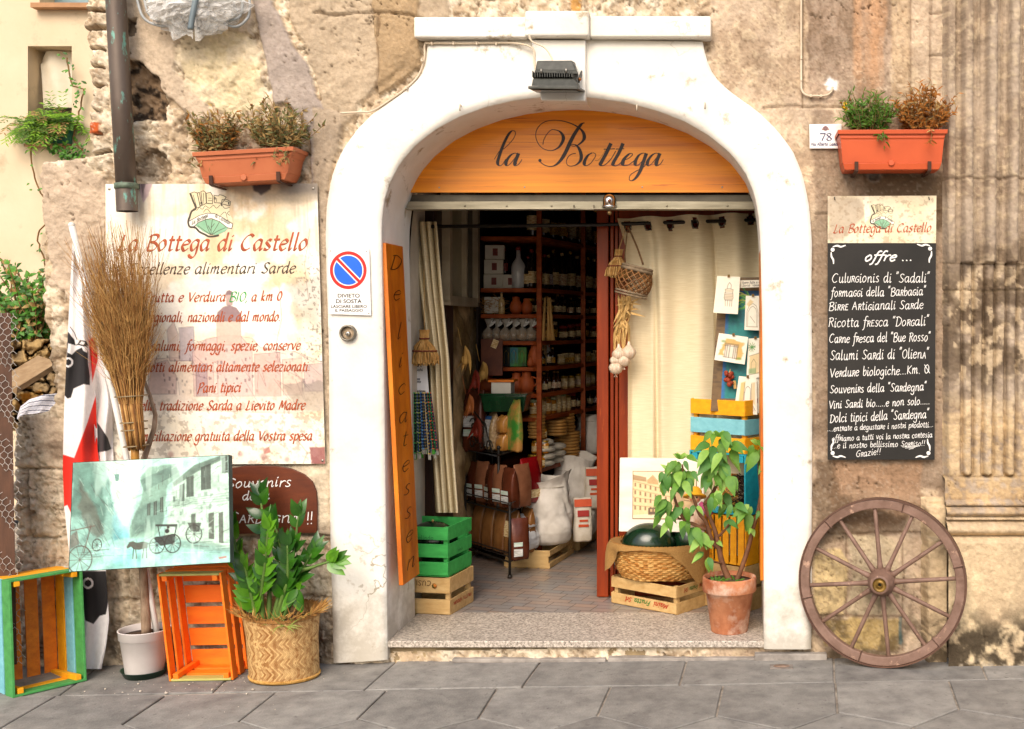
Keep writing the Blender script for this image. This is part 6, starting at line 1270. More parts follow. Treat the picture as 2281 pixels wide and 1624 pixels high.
    for n in range(22):
        p0 = c+Vector((r.uniform(-.07,.07), r.uniform(-.08,.0), H*.93)); b.leaf(p0, (r.uniform(-1,1), r.uniform(-1,1), r.uniform(.3,1)), (0,-1,1), r.uniform(.02,.04), .012, 0, .3, .2, 3)
    b.build('seedlings', LF_G, tp)
terracotta_plant()
# ------------------------------------------------------------------ far left: house behind, low wall, post
def background():
    Y = 3.6; t = thing('background_house', 'pale plastered house wall with windows seen past the broken corner', 'building', (-5, Y, 0)); k = S*(D+Y)/D
    X = lambda px: (px-CX)*k; Z = lambda py: CZ+(CY-py)*k
    k2 = S*(D+Y+.12)/D; X2 = lambda px: (px-CX)*k2; Z2 = lambda py: CZ+(CY-py)*k2
    m = mat('pale render', '#dccaae', '#cdb898', rough=.9, scale=1.6, bump=.35, bscale=30, contrast=.8, spot=('#b8a588', 3.5, .56, .12)); wx0, wx1, wz0, wz1 = X(62), X(160), Z(322), Z(103)
    b = MB(); x0, x1 = -14, -2.6; zt = Z(12)
    def wallrect(a, b_, c, d): b.hexa([(a,Y,c),(b_,Y,c),(b_,Y+.4,c),(a,Y+.4,c)], [(a,Y,d),(b_,Y,d),(b_,Y+.4,d),(a,Y+.4,d)])
    wallrect(x0, wx0, 0, zt); wallrect(wx1, x1, 0, zt); wallrect(wx0, wx1, 0, wz0); wallrect(wx0, wx1, wz1, zt); ux0, ux1 = X(88), X(228); wallrect(x0, ux0, zt, 8); wallrect(ux1, x1, zt, 8); wallrect(ux0, ux1, Z(-230), 8); b.build('wall', m, t)
    b = MB(); b.box(((wx0+wx1)/2, Y+.22, (wz0+wz1)/2), (wx1-wx0+.02, .02, wz1-wz0+.02)); b.build('window_back', mat('dim window', '#5e564c', '#4a443c', rough=.5), t)
    b = MB(); b.grid(lambda u, v: Vector((X2(84)+(X2(162)-X2(84))*u+.03*(1-v)*(1-u)**3*1.5, Y+.12+.02*math.sin(u*7+v*2)+.03*(1-u)**4*(v > .8), Z2(240)+(Z2(114)-Z2(240))*v-.09*max(0, .24-u)*4*(v > .85)*(v-.85)*6)), 16, 18); b.build('window_cloth', mat('white sheet', '#efe6d2', '#e2d6bd', rough=.85, sss=.2), t)
    b = MB(); b.box(((ux0+ux1)/2, Y+.2, (zt+Z(-230))/2), (ux1-ux0, .02, Z(-230)-zt)); b.build('window_pane', mat('blue grey glass', '#8aa0a8', '#6f858d', rough=.2), t); b = MB(); b.box(((ux0+ux1)/2, Y-.02, zt-.02), (ux1-ux0+.04, .12, .035)); b.build('window_sill', mat('sill brick', '#b98e68', '#9c7452', rough=.9), t)
    b = MB(); b.box(((wx0+wx1)/2+.0, Y-.0, wz0-.012), (wx1-wx0, .10, .02)); b.build('window_sill', MC['sill brick'], t)
    bx = thing('window_box', 'green plastic planter standing on the far window sill', 'flower box', ((X(76)+X(163))/2, Y+.05, wz0)); b = MB(); b.hexa([(X(78),Y-.02,wz0+.002),(X(161),Y-.02,wz0+.002),(X(161),Y+.1,wz0+.002),(X(78),Y+.1,wz0+.002)], [(X(75),Y-.04,wz0+.10),(X(164),Y-.04,wz0+.10),(X(164),Y+.11,wz0+.10),(X(75),Y+.11,wz0+.10)]); b.build('trough', mat('sea green plastic', '#3f8a72', '#2f7460', rough=.5), bx); b = MB(); b.box(((X(75)+X(164))/2, Y+.035, wz0+.108), (X(164)-X(75)+.03,.17,.018)); b.build('rim', MC['sea green plastic'], bx)
    tp = thing('fern', 'bright green feathery fern spilling from the far window box', 'plant', (X(120), Y+.03, wz0+.1)); b = MB(); r = random.Random(31); fm = [mat('fern green', '#86b428', '#6a981c', rough=.6, sss=.3), mat('fern dark', '#557a20', '#3f6216', rough=.6, sss=.3), LF_D]
    for n in range(210):
        p = Vector((r.uniform(X(74), X(160)), Y+r.uniform(-.03,.08), wz0+.1)); d = Vector((r.uniform(-.7,.5), r.uniform(-.8,.1), r.uniform(.2,1.1))).normalized(); l = r.uniform(.10,.30); g = r.uniform(.15,.45); mi = r.choice([0,0,0,1,1,2])
        for j in range(9):
            d = (d+Vector((0,0,-g*.6))).normalized(); p = p+d*l/9
            for sd in (-1,1): b.leaf(p, (sd*.9+d.x*.5, d.y-.2, d.z*.6+r.uniform(-.3,.3)), (0,-1,.5), r.uniform(.03,.06), .012, mi, .3, 0, 2)
    b.build('fronds', fm, tp)
    # thin climbers
    def climber(pts, label, seed, leaf=2, dens=1.0, yy=Y-.05, ls=.038, mm=None):
        r = random.Random(seed); t2 = thing('climbing_vine', label, 'vine', P(pts[-1][0], pts[-1][1], yy)); b = MB(); s = MB(); q = catmull(pts, 6); q3 = [P(x+r.uniform(-2,2), y+r.uniform(-2,2), yy) for x, y in q]; s.tube(q3, .006, 5)
        for p in q3:
            for n in range(int(leaf*dens+r.random())): b.leaf(p+Vector((r.uniform(-.05,.05), r.uniform(-.04,0), r.uniform(-.05,.05))), (r.uniform(-1,1), -.5, r.uniform(-1,.6)), (0,-1,.4), ls*r.uniform(.6,1.2), ls*.6, r.choice([0,0,1]), .3, .2, 3)
        s.build('stems', MC['dry stem'], t2); b.build('leaves', mm or [mat('vine leaf', '#5f9a2c', '#437a1c', rough=.5, sss=.25), mat('vine dark', '#3f6e20', '#2f5716', rough=.5, sss=.2)], t2)
    climber([(150,130),(160,190),(185,200),(175,260),(165,310),(190,340)], 'wispy vine trailing beside the far window', 41, 2, .9)
    climber([(118,330),(140,335),(150,345),(175,350),(185,330)], 'leafy tuft of vine just above the broken wall ledge', 42, 5, 1)
    climber([(75,290),(70,360),(90,430),(125,470),(85,520),(95,570),(112,620)], 'bare thin vine hanging down the far house wall', 43, 1, .45, ls=.035)
    climber([(0,575),(20,615),(45,640),(70,665),(90,690)], 'straggling vine on the far wall above the rubble', 44, 3, .6)
    bt = thing('wild_shrub', 'light green weedy shrub rooted on top of the rubble bank', 'shrub', P(60,765,1.5)); b = MB(); s = MB()
    for n in range(95):
        x = r.uniform(20, 105); y = 765; p = P(x, y, 1.5+r.uniform(-.2,.2)); d = Vector((r.uniform(-.4,.4), r.uniform(-.4,.2), 1)).normalized(); l = r.uniform(.15,.50)*(1 if 25 < x else .6); pts = [p]
        for j in range(6):
            d = (d+Vector((r.uniform(-.3,.3), r.uniform(-.3,.2), r.uniform(-.2,.1)))).normalized(); p = p+d*l/6; pts.append(p)
            for q in range(3): b.leaf(p, (r.uniform(-1,1), -.4+r.uniform(-.4,.4), r.uniform(-.5,.8)), (0,-1,.5), r.uniform(.025,.05), .028, r.choice([0,0,1,2]), .3, .2, 3)
        s.tube(pts, .003, 4)
    b.build('leaves', [MC['vine leaf'], MC['vine dark'], LF_D], bt); s.build('stems', MC['dry stem'], bt)
    # rubble bank behind the low wall
    x, y = grid_xy(-60, 150, 755, 960, 2.6); p = Paint(x, y, '#8c7757'); n = fbm(x*.03, y*.03, 801, 6); wxx = x+40*(fbm(x*.03,y*.03,803,4)-.5); wyy = y+40*(fbm(x*.03+7,y*.03,805,4)-.5); h = (n-.5)*.35
    rg = np.random.default_rng(12); pts = np.stack([rg.uniform(-60,150,42), rg.uniform(750,960,42)],1); d = np.sort(np.stack([np.hypot(wxx-a, (wyy-b_)*1.2) for a, b_ in pts]), 0); g = 1-sstep(1, 6, d[1]-d[0]); h -= g*.10; p.mix(g*.85, '#2e2417'); p.mix(sstep(.5,.7,n)*.6, '#b59660'); p.poly([(45,875),(95,870),(110,920),(60,925)], '#c29a52', .7, warp=8); p.noise(.35,.15,.15,807)
    Yd = 1.35-h-(y-755)*.0012; kk = S*(D+Yd)/D; np_mesh('rubble_bank', np.stack([(x-CX)*kk, Yd, CZ+(CY-y)*kk], -1).reshape(-1,3), grid_faces(x.shape), p.c.reshape(-1,3), MC['old masonry'], label='bank of dark broken rocks behind the low wall', cat='rocks')
    w_ = wood('weathered plank', '#a08060', '#7d5c40', st=(3,3,9))
    b = MB(); b.beam(P(14,862,.25), P(106,806,.55), .10, .035, up=(.3,-1,.6)); b.build('wooden_plank', wood('grey plank', '#b39a78', '#8a6d4c', st=(9,2,9)), label='weathered plank sloping across the rubble by the netted post', cat='plank')
    x, y = grid_xy(0, 1, 0, 1, .02); u, v = x, y; px = 38+u*90; ht = np.interp(u, [0,.08,.3,.6,1], [5,28,44,54,58]); py = 934-ht*(1-v)-0; p = Paint(x, y, '#e9e9ef'); p.mix(((np.abs(((1-v)*5.0+u*1.0) % 1-.5) < .10))*1.0, '#39415f'); p.mix(((np.abs(((1-v)*5.0+u*1.0+.5) % 1-.5) < .05))*.6, '#8d98bb')
    Yd = .40+.25*(1-v)-.1*np.sin(PI*v)+.02*np.sin(u*14+v*5); kk = S*(D+Yd)/D; np_mesh('striped_cloth', np.stack([(px-CX)*kk, Yd, CZ+(CY-py)*kk], -1).reshape(-1,3), grid_faces(x.shape), p.c.reshape(-1,3), MC['flag cloth'], label='white cloth with blue stripes lying over the low wall', cat='cloth')
    pt = thing('netted_post', 'dark wooden post wrapped in wire netting at the left edge', 'post', P(10,1290,-.15)); b = MB(); b.hexa([P(-60,1480,-.25), P(38,1480,-.25), P(38,1480,-.12), P(-60,1480,-.12)], [P(-30,697,-.22), P(24,697,-.22), P(24,697,-.12), P(-30,697,-.12)]); b.build('post', wood('dark post', '#5b3b28', '#40281a', st=(9,9,2)), pt, bev=.004)
    b = MB(); r = random.Random(3); cell = .026
    def net(u, v):      # hexagonal chicken wire wrapped round the post
        e = P(24+v*14/780*780*.0+ (v*16), 697+v*783, -.235); return Vector((e.x-u, -.235+.012*math.sin(v*40+u*30)+r.uniform(-.003,.003), e.z))
    rows = 60
    for j in range(rows):
        for i in range(5):
            u0 = i*.03+(j % 2)*.015-.012; v0 = j/rows; v1 = (j+.5)/rows; v2 = (j+1)/rows
            a = net(u0, v0); c_ = net(u0, v1); b.tube([a, c_], .0012, 3, caps=False); b.tube([c_, net(u0-.015, v2)], .0012, 3, caps=False); b.tube([c_, net(u0+.015, v2)], .0012, 3, caps=False)
    b.build('wire_netting', mat('galvanised wire', '#c9c4bd', '#a9a39a', rough=.5), pt)
background()
def debris():
    b = MB(); r = random.Random(15)
    for n in range(90):
        x = r.gauss(430, 150); y = r.uniform(1490, 1545) if r.random() < .8 else r.uniform(1475, 1600); p = PG(x, y); s_ = r.choice([.0015,.002,.002,.003,.006]); b.ball(p+Vector((0,0,s_*.5)), s_, 3, sc3=(r.uniform(.7,1.5), r.uniform(.7,1.4), .6))
    b.build('plaster_crumbs', mat('plaster crumb', '#d9cfbf', '#b7ab98', rough=.9), kind='stuff', label='crumbs of fallen plaster scattered on the paving', cat='crumbs')
    c = PG(1740,1486); b = MB(); b.box((c.x, c.y, c.z+.0015), (.10,.06,.006)); d = MB()
    t = thing('utility_cover', 'small rusty inspection cover set in the paving by the right jamb', 'cover', (c.x, c.y, c.z)); b.build('frame', mat('worn stone frame', '#8b827a', '#6d655e', rough=.9, scale=20), t, bev=.002); d.lathe((c.x,c.y,c.z+.0046), [(.036,0),(.034,.003),(.001,.0035)], 24, sy=.55); d.build('lid', mat('rusty lid', '#6b5546', '#8a7464', rough=.7, scale=40), t)
debris()
# ------------------------------------------------------------------ doorway: shutter, rod, curtains, door leaf
def shutter():
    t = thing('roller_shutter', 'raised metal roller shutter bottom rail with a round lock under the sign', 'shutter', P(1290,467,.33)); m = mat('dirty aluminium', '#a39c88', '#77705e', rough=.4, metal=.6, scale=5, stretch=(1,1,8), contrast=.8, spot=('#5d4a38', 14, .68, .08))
    b = MB(); a = P(908,434,.34); c = P(1690,451,.34); b.box(((a.x+c.x)/2, .345, (a.z+c.z)/2-.004), (c.x-a.x, .03, a.z-c.z+.004)); b.build('curtain_slat', mat('dark steel', '#5c574c', '#46423a', rough=.4, metal=.7), t)  # slat in a darker steel than the bottom rail
    b = MB(); a = P(908,450,.33); c = P(1690,466,.33); b.box(((a.x+c.x)/2, .325, (a.z+c.z)/2), (c.x-a.x, .035, a.z-c.z)); b.box(((a.x+c.x)/2, .315, c.z-.002), (c.x-a.x, .055, .007)); b.build('bottom_rail', m, t, bev=.002)
    b = MB(); p = P(1357,450,.30); b.lathe(p+Vector((0,-.0,-.030)), [(.036,0),(.036,.012),(.033,.014),(.032,.04),(.027,.055),(.016,.064),(.002,.066)], 28); ld_ = b.build('lock_dome', mat('polished chrome', '#d9d6d0', '#c2beb6', rough=.12, metal=1), t); b = MB(); b.lathe(P(1357,447,.268), [(.008,0),(.008,.004),(.002,.005)], 16, R=Matrix.Rotation(PI/2,3,'X')); b.build('lock_face', mat('red brass', '#8a5a3c', '#6b4028', rough=.4, metal=.6), ld_)
    b = MB(); p = P(1357,474,.30); b.ball(p, .011, 8); b.build('key_ring', mat('dull brass', '#8c7048', rough=.4, metal=.6), t)
    b = MB(); q = [P(1278,458,.295), P(1278,466,.285), P(1322,466,.285), P(1322,458,.295)]; b.tube(q, .004, 8); b.build('pull_handle', m, t)
    for x in (1035, 1128, 1228, 1485, 1620): b = MB(); b.ball(P(x,459,.307), .005, 6); b.build('rivet', m, t)
shutter()
CY_ = .70
def rod():
    b = MB(); b.tube([P(955,505,CY_), P(1330,501,CY_), P(1720,489,CY_)], .0095, 10)
    b.build('curtain_rod', BLK, label='thin black curtain rod across the top of the doorway', cat='curtain rod')
rod()
LINEN = mat('natural linen', '#e8dab8', '#dccba4', rough=.85, scale=90, stretch=(.15,.15,3), sss=.12, bump=.15, bscale=200, bstretch=(.1,.1,2))
def curtain(name, label, xl, xr, ys, fold, folds_at=None, cols=150, rows=60):
    """xl/xr: edge x against ys (plan units); fold(u, v) -> depth offset"""
    t = thing(name, label, 'curtain', P((xl[-1]+xr[-1])/2, ys[-1], CY_)); u, v = np.meshgrid(np.linspace(0,1,cols), np.linspace(0,1,rows)); y = ys[0]+(ys[-1]-ys[0])*v
    X = np.interp(y, ys, xl)*(1-u)+np.interp(y, ys, xr)*u; Yd = CY_+fold(u, v); return t, u, v, X, y, Yd
def curtains():
    t, u, v, X, y, Yd = curtain('curtain', 'natural linen curtain gathered at the left of the doorway', [912,930,952,960,968], [972,984,1000,1010,1020], [494,640,800,1000,1142], lambda u, v: .032*np.sin(u*24+.8*np.sin(v*3))+.02*np.sin(u*9+v*2))
    X = X+2.5*np.sin(u*24+1.2); k = S*(D+Yd)/D; V = np.stack([(X-CX)*k, Yd, CZ+(CY-y)*k], -1).reshape(-1,3); o = np_mesh('fabric', V, grid_faces(X.shape), None, LINEN, t)
    t, u, v, X, y, Yd = curtain('curtain', 'linen curtain on metal eyelets drawn across the right half of the doorway', [1374,1392,1398,1398,1397], [1722,1722,1722,1722,1722], [486,545,700,1000,1240], lambda u, v: 0*u, cols=220, rows=120)
    top = 1-v
    w1 = .030*np.sin((u*7.6-.25)*PI)*(.35+.65*top)       # eyelet wave, fading downwards
    f1 = .05*np.exp(-((u-.19-.02*v)/.02)**2)+.035*np.exp(-((u-.60-.015*np.sin(v*3))/.015)**2)-.02*np.exp(-((u-.36)/.05)**2)+.03*np.exp(-((u-.03)/.03)**2)
    Yd = CY_-.005+w1+f1*(.3+.7*v)+.010*np.sin(u*23+v*4)*v+.006*np.sin(u*9-v*11); y = y-(14*u)*(1-v)+2*np.sin(u*24)*(1-v)
    k = S*(D+Yd)/D; V = np.stack([(X-CX)*k, Yd, CZ+(CY-y)*k], -1); ok = np.ones(X.shape, bool)
    EY = [(1397.5,505.4),(1442.7,503.8),(1492,501.5),(1547.5,498.8),(1607.5,494.9),(1670.5,490.6)]
    for ex, ey in EY: ok &= np.hypot((X-ex)/7, (y-ey)/9.5) > 1
    V2, F2, C2 = compact(V.reshape(-1,3), grid_faces(X.shape, ok), np.zeros((X.size,3))); fab_ = np_mesh('fabric', V2, F2, None, LINEN, t)
    for n, (ex, ey) in enumerate(EY):
        j = np.argmin(np.hypot(X-ex, y-ey)); c = Vector(V.reshape(-1,3)[j]); c = P(ex, ey, c.y-.003); r_ = .021
        b = MB(); b.tube([c+Vector((r_*.74*math.cos(a), .006*math.cos(a)*(1 if n % 2 else -1), r_*math.sin(a))) for a in [2*PI*q/24 for q in range(24)]], .0042, 8, closed=True); b.build('eyelet', mat('blackened nickel', '#5a544c', '#3d3833', rough=.25, metal=.9), fab_)
curtains()
RED = mat('red brown varnish', '#963a0e', '#6b2206', rough=.4, scale=3, stretch=(8,8,.8), contrast=.8, coat=.05, spec=.3, spot=('#a84d18', 9, .62, .1, 1)); DKW = mat('dark walnut', '#2e150b', '#1d0d07', rough=.4, scale=4, stretch=(6,6,1))
def door():
    t = thing('shop_door', 'red brown varnished wooden door leaf standing behind the linen curtain', 'door', P(1520,1333,.80)); Y = .80
    def bx(x0, x1, y0, y1, yf, yb): a = P(x0, y0, Y); c = P(x1, y1, Y); b = MB(); b.box(((a.x+c.x)/2, (yf+yb)/2, (a.z+c.z)/2), (c.x-a.x, yb-yf, a.z-c.z)); return b
    zb = 725+1.404/(S*(D+Y)/D)-3
    bx(1330, 1356, 440, zb, .775, .835).build('stile', RED, t, bev=.004); bx(1359, 1367, 440, zb, .79, .83).build('moulding', RED, t, bev=.004); bx(1369, 1376, 440, zb, .80, .83).build('moulding', RED, t, bev=.003); bx(1378, 1720, 440, zb-12, .81, .83).build('panel', RED, t); bx(1357, 1720, zb-60, zb, .80, .832).build('bottom_rail', RED, t, bev=.003)
    t2 = thing('shop_door', 'dark brown door leaf folded back beside the gathered left curtain', 'door', P(950,1300,.78)); b = MB(); a = P(938,440,.78); c = P(964,1330,.78); b.box(((a.x+c.x)/2, 1.0, (a.z+c.z)/2), (c.x-a.x, .40, a.z-c.z)); b.build('leaf', DKW, t2, bev=.004)
door()
# ------------------------------------------------------------------ things hung in the doorway
STRAW = mat('natural straw', '#b98d4e', '#94682f', rough=.8, scale=30); STR2 = mat('pale straw', '#d0aa6c', '#ab8244', rough=.8, scale=30); REDB = mat('red braid', '#6e2416', '#4f160c', rough=.8)
def whisk(px, py, Y, s_, label, seed, string=None, skew=0):
    t = thing('straw_whisk', label, 'whisk', P(px, py+40*s_, Y)); r = random.Random(seed); b = MB(); k = S*(D+Y)/D*s_; c = P(px, py, Y)
    for n in range(230):
        a = 2*PI*r.random(); q = math.sqrt(r.random()); u, v = q*math.cos(a), q*math.sin(a); pts = []
        for z_, rr in ((34,11),(10,9),(-6,24),(-26,32),(-38-6*r.random(),33)): pts.append(c+Vector(((u*rr+skew*(34-z_)*.2+r.uniform(-1.5,1.5))*k, (v*rr*.7)*k, z_*k)))
        b.tube(pts, .0026*s_, 4, r.choice([0,0,1]), caps=False)
    for n in range(70):
        a = 2*PI*r.random(); p = c+Vector((32*math.cos(a)*k, 22*math.sin(a)*k, -34*k)); b.tube([p, p+Vector((-10*math.cos(a)*k, -8*math.sin(a)*k, -13*k))], .002, 4, 1, caps=False)
    b.build('straws', [STRAW, STR2], t)
    for z_, rr in ((14,10.5),(-14,28)):
        b = MB(); b.tube([c+Vector((rr*math.cos(a)*k+skew*(34-z_)*.2*k, rr*.72*math.sin(a)*k, z_*k)) for a in [2*PI*q/20 for q in range(20)]], .004*s_, 6, closed=True); b.build('binding', REDB, t)
    if string: b = MB(); b.tube([c+Vector((0,0,34*k)), P(*string)], .0018, 5); b.build('string', STR2, t)
whisk(945, 768, .60, .98, 'pale straw whisk hanging on a string beside the left curtain', 51, (944,600,.60)); whisk(1378, 582, .64, .78, 'small straw whisk bound in red hanging above the garlic', 52, (1394,505,.68), skew=-.5)
def hanging_basket():
    Y = .60; c = P(1412,627,Y); k = S*(D+Y)/D; t = thing('wicker_basket', 'small open lattice wicker basket hanging in front of the linen curtain', 'basket', c-Vector((0,0,.08))); Rm = Matrix.Rotation(math.radians(14), 3, 'Y'); m = mat('brown willow', '#8f6234', '#68421e', rough=.6, scale=20)
    prof = lambda v: .082*(.80+.32*math.sin(PI*(.15+.75*v)))
    H = .115; b = MB()
    for sgn in (-1, 1):
        for n in range(14):
            pts = []
            for j in range(10): v = j/9; a = 2*PI*n/14+sgn*v*1.5; r_ = prof(v)*.98; pts.append(c+Rm @ Vector((r_*math.cos(a), r_*math.sin(a), (v-.5)*H)))
            b.tube(pts, .0034, 5)
    b.build('lattice', m, t); g = mat('grey rope rim', '#8d7a62', '#6b5a44', rough=.85, scale=50)
    for v, rr in ((0,.006),(1,.009)):
        b = MB(); b.tube([c+Rm @ Vector((prof(v)*math.cos(a), prof(v)*math.sin(a), (v-.5)*H)) for a in [2*PI*q/32 for q in range(32)]], rr, 8, closed=True); b.tube([c+Rm @ Vector((prof(v)*math.cos(a), prof(v)*math.sin(a), (v-.5)*H+.014*(1 if v else -1))) for a in [2*PI*q/32 for q in range(32)]], rr*.8, 8, closed=True); b.build('rim', g, t)
    b = MB(); q = catmull([(1432,590),(1420,555),(1405,520),(1398,506)], 5); b.tube([P(x, y, Y) for x, y in q], .005, 6); q = catmull([(1388,608),(1392,560),(1397,512)], 5); b.tube([P(x, y, Y+.03) for x, y in q], .003, 6); b.build('handle', mat('rope', '#7d5a34', '#5b3e20', rough=.8, scale=60), t)
hanging_basket()
def garlic():
    Y = .62; t = thing('garlic_string', 'bunch of dried garlic bulbs hung by their twisted stalks', 'garlic', P(1385,830,Y)); r = random.Random(8); b = MB()
    bulbs = [(1378,790,15),(1400,786,16),(1389,803,15),(1370,803,12),(1371,820,15)]
    for x, y, rad in bulbs:
        for q in range(3):
            pts = catmull([(x,y-10),(x+r.uniform(-4,4),y-60),(1388+r.uniform(-12,14),700+r.uniform(-10,10)),(1390+r.uniform(-14,14),670-r.uniform(0,16))], 4); b.tube([P(a, c_, Y+r.uniform(-.012,.012)) for a, c_ in pts], [.0065]*2+[.0055]*(len(pts)-3)+[.002], 6)
    for q in range(16):
        p = P(1390+r.uniform(-16,16), 690+r.uniform(-18,30), Y-.01); b.leaf(p, (r.uniform(-.6,.6), -.4, r.uniform(-1,.6)), (0,-1,0), r.uniform(.05,.09), .012, 0, .4, .4, 4)
    b.build('stalks', mat('dry stalk', '#c8a468', '#a07c40', rough=.8, scale=30), t)
    for x, y, rad in bulbs:
        b = MB(); k = S*(D+Y)/D; c = P(x, y, Y-.012); n = 28; prof = [(.02,-.92),(.35,-.9),(.75,-.62),(.98,-.15),(1,.15),(.84,.5),(.5,.82),(.26,1.15),(.16,1.6)]; vs = []
        for rr, z_ in prof:
            for j in range(n): a = 2*PI*j/n; f = rr*(1+.05*math.cos(a*8)*(rr > .4)); vs.append(c+Vector((f*math.cos(a), f*math.sin(a), z_))*rad*k)
        b.add(vs, [(i*n+j, i*n+(j+1) % n, (i+1)*n+(j+1) % n, (i+1)*n+j) for i in range(len(prof)-1) for j in range(n)], 0, True)
        for q in range(7): b.tube([c-Vector((0,0,rad*k*.9)), c+Vector((r.uniform(-.3,.3), r.uniform(-.3,.3), -1.35))*rad*k], .0012, 3, caps=False)
        b.build('bulb', mat('garlic skin', '#e3d3bc', '#c3a488', rough=.5, scale=30, stretch=(4,4,.6), sss=.1), t)
garlic()
def poster():
    t = thing('poster', 'small white shop poster hanging behind the straw whisk', 'poster', P(930,886,.66)); q = [P(895,784,.66), P(948,784,.66), P(956,886,.66), P(895,886,.66)]; b = MB(); b.poly([q[3],q[2],q[1],q[0]]); b.build('paper', mat('poster paper', '#e8e6e4', '#d5d4d6', rough=.6), t, solid=.002)
    p = Pen(planemap(.66), (0,-.003,0)); p.text('TERRA', 898, 940, 817, 817, 7.4, 1.8, slant=0); p.text('piccoli Chicchi', 898, 942, 826, 826, 3.6, .8, slant=0); p.text('la degustazione', 898, 936, 846, 846, 3, .8, slant=0); p.text('di olio e miele', 898, 938, 852, 852, 3, .8, slant=0); p.text('alimenti di Sardegna', 898, 948, 873, 873, 3, .8, slant=0); p.text('prodotti di natura', 898, 944, 880, 880, 3, .8, slant=0); p.build('lettering', INK, t)
    t = thing('woven_sashes', 'bundle of colourful striped woven sashes hanging below the poster', 'sashes', P(944,1025,.6)); r = random.Random(6); cs = ['#0d1230','#0b1a2c','#08090f','#0d3320','#101f3c','#070d1c','#123d1e','#0a1028','#10303e','#070a1c']
    for n in range(15):
        x0 = 916+n*3.0; x1 = 912+n*4.5+r.uniform(-2,2); yb = 1024+r.uniform(-14,3); w0, w1 = 4.4, 6.6; x, y = grid_xy(0, 1, 0, 60, 1/6); u = x; v = y/60; Xp = (x0+(x1-x0)*v)+(u-.5)*(w0+(w1-w0)*v); Yp = 874+(yb-874)*v; p = Paint(x*6, y, cs[n % 10])
        c2 = r.choice(['#d8d0b0','#c9a33a','#2fae5a','#5fa0d0','#d4603a','#a9c23e']); c3 = r.choice(['#e6e0cc','#3b8f4f','#2f5fb0','#b58a2c'])
        p.mix(((np.abs(x-.5) < .14) & ((y % 3) < 1.4))*1.0, c2); p.mix(((np.abs(x-.12) < .06))*.8, c3); p.mix(((y % 9) < 1)*.7, c2); p.mix(sstep(54,57,y)*((x*6).astype(int) % 2), '#d9d4c0' if n % 3 else '#58b83a')
        Yd = .58+.02*np.sin(n*2.4)+.006*np.sin(v*12+n); k = S*(D+Yd)/D; np_mesh('sash', np.stack([(Xp-CX)*k, Yd+0*Xp, CZ+(CY-Yp)*k], -1).reshape(-1,3), grid_faces(x.shape), p.c.reshape(-1,3), mat('woven wool', (1,1,1), (.85,.85,.85), rough=.95, scale=120, attr='tone'), t)
poster()
